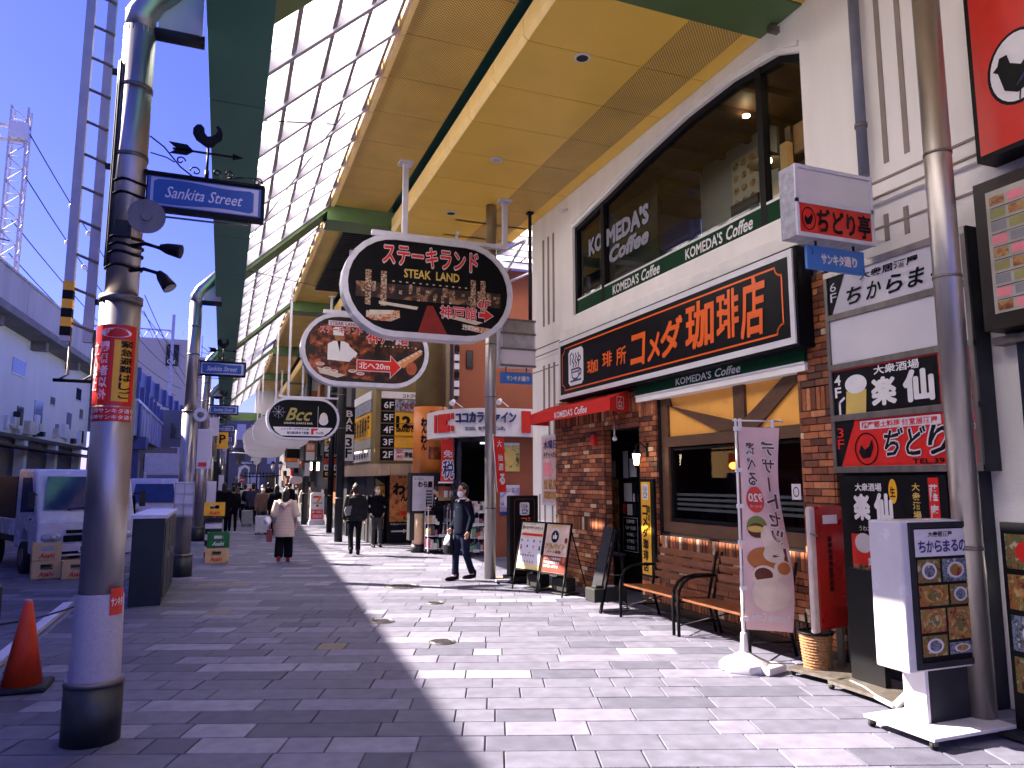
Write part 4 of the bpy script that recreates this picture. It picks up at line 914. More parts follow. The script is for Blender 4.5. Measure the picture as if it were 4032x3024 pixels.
# red rooster sign and menu board, top right
rs = thing('red_rooster_sign', 'big red sign with a white roundel and black rooster at the top right', 'sign')
q = MB(); q.box(5.58, 3.0, 4.30, 5.8, 3.94, 5.9, black); q.build('case', rs); q = MB(); F_ = FX(5.575)
q.rect(F_, -3.90, 4.34, -3.0, 5.86, red, .0); q.build('face', rs); q = MB(); q.ell(F_, -3.55, 4.93, .24, .30, black, .004); q.ell(F_, -3.55, 4.93, .215, .275, white, .006)
q.poly(F_, [(-3.66, 4.78), (-3.56, 4.72), (-3.44, 4.76), (-3.38, 4.9), (-3.36, 5.1), (-3.44, 5.0), (-3.52, 4.93), (-3.6, 4.98), (-3.62, 5.06), (-3.68, 5.06), (-3.7, 5.0), (-3.74, 4.97), (-3.7, 4.94)], black, .009)
for k in range(5): q.line(F_, [(-3.56 + k * .03, 4.78 + k * .02), (-3.44 + k * .02, 4.92 + k * .04)], .008, navy, .011)
q.line(F_, [(-3.54, 4.73), (-3.55, 4.66)], .012, black, .009); q.build('roundel', rs)
mbd = thing('framed_menu_board', 'dark framed board of small menu pictures under the red rooster sign', 'menu board')
q = MB(); q.box(5.56, 3.0, 2.92, 5.8, 3.98, 4.12, mat('dark_brown_frame', (.02, .012, .008), .4)); q.build('frame', mbd)
q = MB(); F_ = FX(5.555); q.rect(F_, -3.88, 3.04, -3.0, 4.02, mat('menu_sheet', 0), .0)
mm = [fdm, mat('olive_print', (.3, .28, .10), .5), mat('grey_print', (.25, .25, .27), .5), mat('pink_print', 0)]
for r_ in range(9):
    for c_ in range(6): q.rect(F_, -3.85 + c_ * .145, 3.90 - r_ * .105, -3.73 + c_ * .145, 3.97 - r_ * .105, mm[(r_ * 5 + c_ * 3) % 4], .004)
    q.rect(F_, -3.85, 3.875 - r_ * .105, -3.02, 3.88 - r_ * .105, black, .004)
q.build('menu_grid', mbd)
rw = MB(); rw.box(5.72, 2.2, .0, 5.80, 3.85, 2.82, mat('dark_shop_glass', (.015, .016, .02), .15)); rw.box(5.66, 2.2, 2.82, 5.8, 4.0, 2.88, steel_dull); rw.build('shop_opening', cafe)
# ------------------------------------------------------------------ rolling light box (white) near right
def caster(mb, x, y, r=.028):
    mb.tube([(x, y - .012, r), (x, y + .012, r)], r, rubber, 12); mb.box(x - .018, y - .018, r, x + .018, y + .018, r * 2 + .02, steel_dull)
lbx = thing('rolling_light_box', 'tall white wheeled light box with food pictures, nearest at the right', 'sign stand')
q = MB(); q.box(4.45, 3.92, .44, 5.14, 4.20, 1.47, mirrorwhite); q.build('case', lbx, bevel=.015)
F_ = FY(3.915); q = MB()
for b in ((4.52, .46, 5.14, .50), (4.52, 1.42, 5.14, 1.46), (4.52, .5, 4.56, 1.42), (5.10, .5, 5.14, 1.42)): q.fbox(F_, *b, -.01, .01, darkgrey)
q.build('face_frame', lbx)
q = MB(); q.rect(F_, 4.56, .5, 5.10, 1.42, black, .0); q.rect(F_, 4.57, 1.22, 5.09, 1.41, offwhite, .003); q.build('face', lbx)
q = MB(); q.text(F_, '大衆居酒屋', 4.70, 1.355, 4.94, 1.395, black, .006, .02)
for i, ch in enumerate('ちからまるの'): q.text(F_, ch, 4.60 + i * .08, 1.25, 4.668 + i * .08, 1.33, navy, .006, .03)
q.build('lettering', lbx)
fds = [picture('plate_%d' % i, c, 20 + 3 * i) for i, c in enumerate([[(.02, .015, .01), (.25, .12, .04), (.06, .10, .02), (.5, .4, .25)], [(.02, .03, .05), (.2, .25, .35), (.01, .01, .015), (.45, .45, .5)], [(.05, .01, .005), (.4, .12, .04), (.12, .15, .03), (.6, .35, .15)]])]
grid = [(4.58, 1.04, 4.80, 1.20, 0), (4.82, 1.04, 5.08, 1.20, 1), (4.58, .88, 4.86, 1.02, 2), (4.88, .88, 5.08, 1.02, 0), (4.58, .70, 4.82, .86, 2), (4.84, .64, 5.08, .86, 2), (4.58, .54, 4.82, .68, 0), (4.84, .54, 5.08, .62, 1)]
for a0, b0, a1, b1, k in grid:
    q = MB(); q.rect(F_, a0, b0, a1, b1, fds[k], .004); q.ell(F_, (a0 + a1) / 2, (b0 + b1) / 2, (a1 - a0) * .33, (b1 - b0) * .36, [offwhite, greymetal, fdm][k], .006, 18); q.ell(F_, (a0 + a1) / 2, (b0 + b1) / 2, (a1 - a0) * .24, (b1 - b0) * .27, fds[(k + 1) % 3], .008, 14); q.build('food_picture', lbx)
q = MB(); q.box(4.66, 3.96, .06, 5.08, 4.12, .44, darkgrey); q.build('column', lbx)
q = MB(); q.box(4.63, 3.955, .06, 4.66, 4.14, .44, mirrorwhite); q.build('column_cover', lbx)
q = MB(); q.box(4.40, 3.72, .062, 5.18, 3.96, .085, mirrorwhite); q.box(4.40, 3.96, .062, 4.66, 4.30, .085, mirrorwhite); q.box(4.66, 4.12, .062, 5.18, 4.30, .085, mirrorwhite); q.build('base_plate', lbx, bevel=.004)
for x, y in ((4.44, 3.76), (5.14, 3.76), (4.44, 4.26), (5.14, 4.26)):
    q = MB(); caster(q, x, y); q.build('caster', lbx)
q = MB(); q.box(5.20, 3.98, .12, 5.30, 4.10, .55, mirrorwhite); q.box(5.195, 3.985, .3, 5.199, 4.09, .5, offwhite); tag(q.build('cable_box', bevel=.01), 'white plastic cable box standing against the column behind the near light box', 'box')
# second: grey edged red stand by the brick pillar
rsd = thing('red_banner_stand', 'tilted red and cream wheeled sign stand between the brick pillar and the poster board', 'sign stand', (4.98, 5.35, 0), R(12))
q = MB(); q.box(0, 0, .40, .09, .05, 1.52, mat('cream_edge', (.55, .46, .44), .4)); q.build('side_post', rsd, bevel=.02)
q = MB(); q.box(.09, -.005, .42, .50, .055, 1.52, mat('deep_red_face', (.30, .012, .010), .3)); q.build('red_panel', rsd, bevel=.01)
q = MB(); q.vtext(FR((0, -.006, 0), (1, 0, 0)), '薩摩地鶏個室居酒屋', .24, .75, .30, 1.25, black, .003, .04); q.rect(FR((0, -.006, 0), (1, 0, 0)), .18, 1.36, .40, 1.44, offwhite, .003); q.build('lettering', rsd)
q = MB(); q.box(.18, -.01, .06, .22, .05, .42, steel_dull); q.box(.38, -.01, .06, .42, .05, .42, steel_dull); q.box(-.05, -.25, .05, .55, .28, .075, steel_dull)
for x, y in ((0, -.2), (.5, -.2), (0, .25), (.5, .25)): caster(q, x, y, .025)
q.build('wheeled_base', rsd)
q = MB(); q.tube([(-.03, -.02, 1.28), (.04, -.04, 1.26), (.12, -.02, 1.28)], .01, steel_dull, 6); q.build('clamp', rsd)
# basket
bk = thing('umbrella_basket', 'woven brown umbrella basket with a dark rim by the brick pillar', 'basket', (5.12, 5.50, 0))
q = MB(); wk = mat('wicker', (.26, .13, .06), .7, var=.4, scale=40, bump=.8, bscale=60)
q.tube([(0, 0, .02), (0, 0, .38)], [.105, .145], wk, 24, caps=False); q.tube([(0, 0, .02), (0, 0, .03)], .105, wk, 24)
for k in range(14): q.tube([(.108 * math.cos(a * .2618) * (1 + k * .026), .108 * math.sin(a * .2618) * (1 + k * .026), .03 + k * .026) for a in range(25)], .006, wk, 5)
q.build('weave', bk); q = MB(); q.tube([(.15 * math.cos(a * .2618), .15 * math.sin(a * .2618), .385) for a in range(25)], .012, black, 6); q.build('rim', bk)
q = MB(); q.tube([(.04, 0, .05), (.06, .02, .62)], .015, navy, 8); q.tube([(-.05, .02, .05), (-.06, .05, .55)], .012, black, 8); q.build('umbrellas', bk)
# low wheeled base in front of the poster board
fb = thing('flat_sign_stand', 'low black sign stand with a bent silver foot and wheels before the restaurant poster board', 'sign stand', (5.0, 4.75, 0))
q = MB(); q.box(.12, .0, .08, .18, .35, 1.0, black); q.build('board', fb)
q = MB(); q.tube([(-.18, -.35, .06), (-.10, -.1, .06), (.0, .1, .06), (.05, .3, .06)], .02, mirrorwhite, 8); q.tube([(-.18, -.35, .06), (-.05, -.38, .16), (.1, -.33, .18), (.18, -.2, .10)], .03, mirrorwhite, 8)
q.box(-.12, -.3, .05, .30, .38, .075, steel_dull)
for x, y in ((-.1, -.28), (.28, -.28), (-.1, .36), (.28, .36)): caster(q, x, y, .025)
q.build('foot', fb)
# right edge: black sign and shop things
es_ = thing('menu_stand', 'dark menu stand with food pictures cut off by the right picture edge', 'sign stand', (5.22, 3.35, 0))
q = MB(); q.box(0, 0, .05, .06, .40, 1.46, black); q.build('board', es_); q = MB(); F_ = FR((0, .40, 0), (0, -1, 0))
for k in range(4): q.rect(F_, .03, .30 + k * .28, .37, .54 + k * .28, fds[k % 3], .003); q.ell(F_, .2, .42 + k * .28, .1, .08, [red, offwhite, fdm][k % 3], .006, 16)
q.build('food_pictures', es_); q = MB(); q.box(-.15, -.02, .02, .25, .42, .05, darkgrey); q.box(-.012, -.005, .05, .0, .01, 1.46, mirrorwhite); q.build('foot', es_)
# ------------------------------------------------------------------ sail banner
bn = thing('sail_banner', 'tall pink dessert banner seen from the back with mirrored lettering, on a white water base', 'banner', (4.66, 5.93, 0))
q = MB(); q.cyl(0, 0, .12, 2.36, .011, white, 10); q.cyl(0, 0, .1, .9, .015, white, 10); q.tube([(-.03, 0, 2.34), (.56, .02, 2.35)], .008, white, 8); q.ellipsoid((.57, .02, 2.35), .02, .02, .02, white, 8, 5); q.build('pole', bn)
q = MB(); pk = mat('pink_banner_cloth', (.74, .54, .56), .8, var=.08, scale=3); nx, nz = 12, 24
def bp_(a, b):    # a 0..1 across, b 0..1 up
    z = .36 + 1.92 * b - .06 * a * (1 - b); x = .03 + .50 * a + .02 * math.sin(b * 4 + 1) * a; y = .035 * math.sin(b * 7 + a * 3.) * (.3 + a) - .05 * a * (1 - b)
    return Vector((x, y, z))
vs = [bp_(i / nx, j / nz) for j in range(nz + 1) for i in range(nx + 1)]
q.add(vs, [(j * (nx + 1) + i, j * (nx + 1) + i + 1, (j + 1) * (nx + 1) + i + 1, (j + 1) * (nx + 1) + i) for j in range(nz) for i in range(nx)], pk, True)
q.build('cloth', bn)
def bmap(a, b, d): v = bp_(a, b); return Vector((v.x, v.y - d, v.z))
q = MB(); brn = mat('brown_lettering', (.12, .03, .02), .5)
def btext(ch, a0, b0, a1, b1):   # mirrored
    q.text(None, ch, a1, b0, a0, b1, white, .006, .11, map=bmap); q.text(None, ch, a1, b0, a0, b1, brn, .010, .02, map=bmap)
for i, ch in enumerate('デザートセット'):
    b1 = .93 - i * .088
    if ch == 'ー':
        for wd, mt, d in ((.05, white, .006), (.028, brn, .010)): q.add([bmap(.72 - wd, b1 - .075, d), bmap(.72 + wd, b1 - .075, d), bmap(.72 + wd, b1 - .005, d), bmap(.72 - wd, b1 - .005, d)], [(0, 1, 2, 3)], mt)
    else: btext(ch, .58, b1 - .072, .90, b1)
for i, ch in enumerate('選べる'): btext(ch, .16, .855 - i * .075, .40, .92 - i * .075)
q.build('lettering', bn)
q = MB()
def bell(a, b, ra, rb, mt, d, n=24): q.add([bmap(a + ra * math.cos(2 * math.pi * i / n), b + rb * math.sin(2 * math.pi * i / n), d) for i in range(n)], [tuple(range(n))], mt)
bell(.30, .635, .215, .065, mat('coral_print', (.62, .07, .05), .5), .008); q.text(None, '920', .47, .625, .13, .665, white, .012, .03, map=bmap); q.text(None, 'コーヒー付', .44, .595, .16, .61, white, .012, .0, map=bmap)
cr_, cf = mat('cream_print', (.70, .60, .52), .5), mat('caramel_print', (.45, .16, .05), .5)
bell(.30, .50, .22, .055, mat('leaf_print', (.16, .22, .06), .5), .008); bell(.28, .485, .18, .035, brn, .010); bell(.26, .49, .17, .016, gold, .012)
bell(.62, .42, .20, .07, cr_, .010); bell(.48, .46, .12, .05, cr_, .012); bell(.50, .345, .42, .06, cf, .008); bell(.62, .37, .22, .04, cr_, .012)
bell(.78, .30, .18, .045, cr_, .012); bell(.80, .305, .13, .03, cf, .014); bell(.42, .26, .26, .055, cr_, .014); bell(.40, .268, .18, .035, brn, .016); bell(.55, .17, .40, .08, cr_, .010)
q.text(None, 'Komeda Coffee', .92, .045, .12, .085, white, .010, .02, map=bmap); q.build('printed_pictures', bn)
q = MB()
for b in (.99, .78, .60, .42, .20, .05): z = .36 + 1.92 * b; q.box(-.02, -.015, z - .02, .05, .01, z + .02, white)
for a in (.1, .9): q.box(a * .5, -.005, 2.27, a * .5 + .02, .025, 2.36, white)
q.build('cloth_ties', bn)
q = MB(); q.tube([(0, 0, .0), (0, 0, .07), (0, 0, .12), (0, 0, .16)], [.24, .24, .12, .05], mirrorwhite, 8); q.tube([(0, 0, .16), (0, 0, .34)], [.04, .03], mirrorwhite, 12); q.box(-.06, -.30, 0, .22, -.12, .07, mirrorwhite)
q.build('water_base', bn, bevel=.012, rot=(0, 0, .3))
# ------------------------------------------------------------------ benches
def bench(y0, y1, label):
    t = thing('park_bench', label, 'bench', (0, 0, 0), 0, 'two slatted benches against the brick wall'); L = y1 - y0
    for k in range(5):
        q = MB(); x = 4.95 + k * .095; q.box(x, y0 + .02, .40 - k * .006, x + .082, y1 - .02, .425 - k * .006, woodslat); q.build('seat_slat', t, bevel=.005)
    for k, (x, z) in enumerate(((5.44, .50), (5.465, .60), (5.49, .70), (5.515, .80))):
        q = MB(); q.box(x, y0 + .01, z, x + .02, y1 - .01, z + .078, woodslat); q.build('back_slat', t, bevel=.005)
    for y in (y0, y1):
        q = MB(); q.tube([(4.92, y, 0), (4.92, y, .40), (4.935, y, .50), (4.99, y, .59), (5.08, y, .64), (5.22, y, .66), (5.44, y, .655)], .019, black, 10); q.build('arm', t)
        q = MB(); q.tube([(5.50, y, 0), (5.40, y, .36), (5.44, y, .52), (5.55, y, .92)], .018, black, 10); q.build('rear_leg', t)
        q = MB(); q.tube([(4.93, y, .385), (5.42, y, .36)], .016, black, 8); q.tube([(4.93, y, .12), (5.3, (y0 + y1) / 2, .36)], .008, black, 6); q.tube([(4.93, y, .16), (5.46, y, .14)], .010, black, 6); q.build('brace', t)
    return t
bench(7.50, 8.72, 'farther slatted wood bench with black arched arms beside the cafe door'); bench(6.18, 7.40, 'nearer slatted wood bench, partly hidden behind the pink banner')
# folding easel with tank
ea = thing('folding_easel', 'thin black folding board stand seen edge on, water tank at its foot', 'sign stand', (4.98, 9.05, 0))
q = MB(); q.prism(FR((0, 0, 0), (1, 0, 0)), [(-.20, .0), (-.17, .0), (.09, 1.10), (.06, 1.10)], -.02, .02, black); q.build('front_leg', ea)
q = MB(); q.prism(FR((0, .03, 0), (1, 0, 0)), [(-.17, .22), (-.15, .22), (.075, 1.12), (.055, 1.12)], -.28, -.02, darkgrey); q.build('board', ea)
q = MB(); q.tube([(.08, 0, 1.08), (.26, .05, 0)], .012, black, 6); q.tube([(-.15, 0, .04), (.26, 0, .04)], .012, steel_dull, 6); q.tube([(-.05, 0, .5), (.18, 0, .48)], .008, steel_dull, 6); q.build('rear_leg', ea)
q = MB(); q.box(-.28, -.02, .14, .22, .26, .32, rubber); q.box(-.24, .02, .32, -.12, .12, .36, rubber); q.box(-.05, .05, .32, .08, .12, .35, greymetal); q.build('water_tank', ea, bevel=.025)
# A boards
def aboard(p0, p1, label, painter, tilt=.20):
    p0, p1 = Vector(p0), Vector(p1); rr = (p1 - p0); w = rr.length; rr.normalize(); back = Vector((-rr.y, rr.x, 0)).normalized(); up = (Vector((0, 0, 1)) + back * tilt).normalized()
    t = thing('a_board', label, 'sign board'); F = FR(p0, rr, up); h = 1.12
    q = MB()
    for a0, b0, a1, b1 in ((0, .32, .022, h), (w - .022, .32, w, h), (0, .32, w, .345), (0, h - .025, w, h)): q.fbox(F, a0, b0, a1, b1, -.02, .012, black)
    q.build('frame', t)
    q = MB(); q.rect(F, .02, .34, w - .02, h - .02, darkgrey, -.004)
    painter(q, F, w, h); q.build('poster', t)
    for a in (.012, w - .012):
        q = MB(); q.tube([F.p(a, 0), F.p(a, .34)], .013, black, 8); q.build('front_leg', t)
        q = MB(); g_ = p0 + rr * a + back * .55; q.tube([F.p(a, 1.0, -.02), Vector((g_.x, g_.y, 0))], .011, black, 8); q.build('rear_leg', t)
    c = p0 + rr * w * .5 + back * .30
    o_ = MB(); o_.box(-.17, -.10, .05, .17, .10, .25, rubber); o_.box(-.12, -.04, .25, -.04, .04, .29, rubber); o_.box(-.2, -.16, .01, .2, .16, .03, darkgrey); o_ = o_.build('water_tank', t, bevel=.02, loc=(c.x, c.y, 0)); o_.rotation_euler = (0, 0, math.atan2(rr.y, rr.x))
def pa1(q, F, w, h):
    cr0 = mat('cream_poster', (.66, .60, .46), .35); q.rect(F, .025, .345, w - .025, h - .025, cr0, .0); q.rect(F, .03, .42, w - .03, .84, offwhite, .003); q.rect(F, .06, .88, w - .04, .92, red, .004)
    q.text(F, '選べるデザートセット', .05, .98, w - .05, 1.04, brn, .004, .03); q.text(F, 'Komeda', w * .4, 1.06, w * .6, 1.085, brn, .004)
    for r_ in range(2):
        for k in range(4): q.ell(F, .08 + k * (w - .16) / 3, .80 - r_ * .09, .018, .022, [brn, red, black, cf][(k + r_) % 4], .005, 12); q.rect(F, .06 + k * (w - .16) / 3, .66 - r_ * .0, .10 + k * (w - .16) / 3, .69, [brn, cr_, pk, black][k], .005)
    q.line(F, [(w * .5 - .02, .61), (w * .5 + .02, .61)], .006, black, .005); q.line(F, [(w * .5, .59), (w * .5, .63)], .006, black, .005)
    for k in range(6):
        for r_ in range(3): q.rect(F, .08 + k * .065, .55 - r_ * .05, .11 + k * .065, .58 - r_ * .05, [brn, greymetal, cf][r_], .005)
    q.rect(F, .03, .35, w - .03, .42, mat('yellow_poster', (.75, .58, .22), .4), .004)
def pa2(q, F, w, h):
    q.rect(F, .025, .345, w - .025, h - .025, mat('peach_poster', (.64, .46, .36), .35), .0); q.rect(F, .03, .35, w - .03, .60, mat('maroon_print', (.22, .035, .02), .4), .003)
    q.text(F, '一緒に働きませんか', .10, 1.04, w - .12, 1.085, gold, .005, .04); q.ring(F, w * .42, .90, .115, .125, .02, offwhite, .004); q.ell(F, w * .42, .90, .085, .095, black, .005)
    q.rect(F, w * .42 - .045, .865, w * .42 - .02, .92, offwhite, .008); q.poly(F, [(w * .42 - .012, .865), (w * .42 + .04, .865), (w * .42 + .05, .92), (w * .42 + .01, .925), (w * .42 + .012, .96), (w * .42 - .005, .96), (w * .42 - .012, .92)], offwhite, .008)
    q.text(F, 'アルバイト', .05, .71, w - .10, .79, brn, .005, .10, .2); q.text(F, 'アルバイト', .05, .71, w - .10, .79, gold, .008, .03, .2); q.text(F, 'パート募集!', .10, .64, w - .16, .69, brn, .005, .04)
    for k, tx in enumerate(('スタッフ募集時給', '平日昼間歓迎土日', '078-391-0000'[:7])): q.text(F, tx, .06, .54 - k * .06, w - .14 - k * .03, .58 - k * .06, offwhite, .006, .03)
    for b in (1.0, .85, .70, .55): q.ell(F, w - .08, b, .035, .045, [brn, cf, pk, cr_][int(b * 10) % 4], .006, 14)
aboard((4.52, 11.60, 0), (4.70, 11.00, 0), 'left A board with pale cream drinks menu poster, lower half in the sun', pa1)
aboard((4.70, 10.98, 0), (4.88, 10.42, 0), 'right A board with orange job poster and a thumbs up roundel', pa2)
# black standing cafe sign
ks_ = thing('standing_cafe_sign', 'black standing cafe sign with white emblem and orange vertical lettering beside the steel column', 'sign stand')
q = MB(); q.box(4.72, 12.2, .12, 5.26, 12.38, 1.50, black); q.build('case', ks_, bevel=.02); F_ = FY(12.195)
q = MB(); bl = mat('brown_line', (.16, .05, .02), .4)
q.line(F_, [(4.80, .42), (4.83, .38), (5.15, .38), (5.18, .42), (5.18, 1.40), (5.15, 1.44), (4.83, 1.44), (4.80, 1.40), (4.80, .42)], .008, bl, .004); emblem(q, F_, 4.99, 1.27, .18, .22); q.build('face_print', ks_)
q = MB(); q.vtext(F_, 'コメダ珈琲店', 4.93, .43, 5.03, 1.12, orange, .006, .04); q.vtext(F_, '珈琲所', 5.05, .98, 5.095, 1.13, orange, .006, .02); q.build('lettering', ks_)
q = MB(); q.box(4.45, 12.15, .05, 5.3, 12.20, .08, greymetal); q.box(4.70, 12.1, .03, 5.28, 12.5, .12, black)
for x in (4.5, 5.2): caster(q, x, 12.18)
q.build('base', ks_)
# small leaning flag on the column
fl = thing('small_flag', 'narrow red vertical flag on a white pole leaning beside the steel column', 'flag', (4.72, 12.80, 0))
q = MB(); q.tube([(-.02, 0, 1.55), (-.11, 0, 2.62)], .009, white, 6); q.tube([(-.12, 0, 2.6), (.12, 0, 2.57)], .006, white, 6); q.build('pole', fl)
q = MB(); q.add([(-.09, 0, 2.56), (.10, -.01, 2.54), (.16, 0, 1.55), (-.005, 0, 1.55)], [(0, 3, 2, 1)], red); q.build('cloth', fl); q = MB(); F_ = FR((0, -.012, 0), (1, 0, 0))
q.text(F_, '大', -.03, 2.38, .06, 2.50, offwhite, .006, .03); q.text(F_, '抽', -.01, 2.12, .08, 2.24, offwhite, .006, .03); q.text(F_, '選', .0, 1.95, .09, 2.07, offwhite, .006, .03); q.text(F_, 'る', .02, 1.70, .12, 1.88, offwhite, .006, .06); q.build('lettering', fl)
# cube tables / planter in the dark doorway
st2 = thing('stool', 'dark square stool standing in the shade by the cafe doorway', 'stool', (5.45, 9.95, 0)); q = MB(); q.box(-.17, -.17, .66, .17, .17, .69, darkgrey); q.build('seat', st2)
for x in (-.14, .14):
    for y in (-.14, .14): q = MB(); q.box(x - .012, y - .012, 0, x + .012, y + .012, .66, black); q.build('leg', st2)
# ------------------------------------------------------------------ hanging oval signs
def stadium(cx_, cz, w, h, n=14, ins=0.):
    w -= 2 * ins; h -= 2 * ins; r_ = h / 2; pts = []
    for k in range(n + 1): a = -math.pi / 2 + math.pi * k / n; pts.append((cx_ + w / 2 - r_ + r_ * math.cos(a), cz + r_ * math.sin(a)))
    for k in range(n + 1): a = math.pi / 2 + math.pi * k / n; pts.append((cx_ - w / 2 + r_ + r_ * math.cos(a), cz + r_ * math.sin(a)))
    return pts
def oval(cx_, cz, w, h, y, label, face, hang=((.42, 7.5), (-.05, 7.05)), paint=None, hx=None):
    t = thing('oval_hanging_sign', label, 'hanging sign', (0, 0, 0)); F = FY(y); k_ = 1.344 if y < 20 else .85       # drawn small, then brought to its real size
    t.scale = (k_,) * 3; t.location.z = 1.75 * (1 - k_); hang = [(a_, (z_ - t.location.z) / k_) for a_, z_ in hang]
    q = MB(); q.prism(F, stadium(cx_, cz, w, h), -.22, 0, greymetal); q.build('case', t, bevel=.01)
    q = MB(); o1 = stadium(cx_, cz, w, h); i1 = stadium(cx_, cz, w, h, ins=.075); n = len(o1)
    vs = [F.p(a, b, .002) for a, b in o1] + [F.p(a, b, .025) for a, b in o1] + [F.p(a, b, .025) for a, b in i1] + [F.p(a, b, .004) for a, b in i1]
    q.add(vs, [(s_ * n + i, s_ * n + (i + 1) % n, (s_ + 1) * n + (i + 1) % n, (s_ + 1) * n + i) for s_ in range(3) for i in range(n)], greymetal); q.build('rim', t)
    q = MB(); q.poly(F, stadium(cx_, cz, w, h, ins=.07), face, .006); 
    q.build('face', t)
    if paint: paint(t, F)
    q = MB(); q.box(cx_ - w / 2 + .38, y + .05, cz + h / 2 + .0, cx_ + w / 2 - .05, y + .13, cz + h / 2 + .055, greymetal)
    for x, zt in hang: q.box(x - .035, y + .06, cz + h / 2 + .05, x + .035, y + .12, zt, greymetal); q.box(x - .09, y + .0, zt - .03, x + .09, y + .18, zt, greymetal)
    q.build('hanger', t); return t
pil = picture('pillar_photo', [(.01, .005, .004), (.16, .06, .03), (.40, .28, .18), (.62, .55, .48)], 38); tbl = picture('table_photo', [(.30, .08, .03), (.55, .20, .07), (.62, .52, .42), (.2, .05, .02)], 16)
lb2 = mat('pale_outline', (.62, .60, .66), .4)
rest = picture('restaurant_photo', [(.004, .003, .003), (.008, .005, .004), (.04, .012, .006), (.30, .16, .08)], 5.5)
amber = mat('amber_print', (.62, .25, .09), .4); pale = mat('pale_print', (.62, .55, .46), .4)
def clipx(F, q, pts, mt, d): q.poly(F, pts, mt, d)
def p_o1(t, F):
    q = MB(); bk_ = black
    for x in (1.60, 1.80, 3.02, 3.16): q.rect(F, x, 4.00, x + .075, 4.46, pil, .009)
    q.rect(F, 1.48, 4.10, 3.45, 4.30, rest, .0085)
    for k in range(16): q.rect(F, 1.55 + k * .12 + .01 * (k % 3), 4.17 + .015 * (k % 4), 1.60 + k * .12 + .015 * (k % 2), 4.22 + .03 * ((k * 7) % 4), pil, .010)
    for k in range(12): q.rect(F, 1.95 + k * .09, 4.33, 1.98 + k * .09, 4.345, pale, .010)
    q.poly(F, [(1.62, 3.92), (2.05, 3.95), (2.06, 3.86), (1.94, 3.80), (1.70, 3.80), (1.62, 3.84)], tbl, .010); q.poly(F, [(1.66, 3.93), (1.98, 3.95), (1.95, 3.90), (1.66, 3.86)], pale, .012)
    q.poly(F, [(1.78, 4.06), (2.3, 4.02), (2.28, 3.98), (1.78, 4.02)], pale, .010); q.poly(F, [(2.62, 3.97), (3.2, 3.88), (3.1, 3.84), (2.64, 3.92)], pale, .010)
    q.poly(F, [(2.42, 4.05), (2.50, 4.05), (2.70, 3.68), (2.30, 3.68)], mat('carpet_print', (.22, .015, .01), .5), .010)
    q.poly(F, [(2.9, 3.84), (3.34, 3.80), (3.28, 3.72), (3.0, 3.76)], tbl, .010)
    for k in range(5): q.rect(F, 2.28 + k * .11, 4.10, 2.32 + k * .11, 4.20, pil, .011)
    q.build('printed_photo', t)
    q = MB()
    q.text(F, 'ステーキランド', 1.82, 4.57, 3.12, 4.83, lb2, .012, .075); q.text(F, 'ステーキランド', 1.82, 4.575, 3.12, 4.825, red, .016, .03)
    q.text(F, 'STEAK  LAND', 2.10, 4.40, 2.86, 4.52, gold, .016, .02); q.text(F, '神戸館', 2.60, 3.90, 3.10, 4.07, lb2, .014, .07); q.text(F, '神戸館', 2.60, 3.90, 3.10, 4.07, red, .018, .025)
    q.text(F, '6F', 3.12, 4.08, 3.30, 4.19, lb2, .014, .06); q.text(F, '6F', 3.12, 4.08, 3.30, 4.19, red, .018, .02); q.text(F, '北20m', 2.90, 3.76, 3.12, 3.83, white, .014, .03)
    ar = lambda g, mt, d: q.poly(F, [(3.14 - g, 3.95 - g), (3.22 - g * .3, 3.95 - g), (3.22 - g * .3, 3.90 - g * 1.6), (3.34 + g * 1.5, 3.98), (3.22 - g * .3, 4.06 + g * 1.6), (3.22 - g * .3, 4.01 + g), (3.14 - g, 4.01 + g)], mt, d)
    ar(.01, lb2, .014); ar(0, red, .018); q.build('lettering', t)
oval(2.465, 4.285, 2.33, 1.37, 9.3, 'nearest oval hanging sign with dark restaurant interior, red Japanese lettering and STEAK LAND', blackgloss, ((2.12, 7.5), (3.55, 7.05)), p_o1)
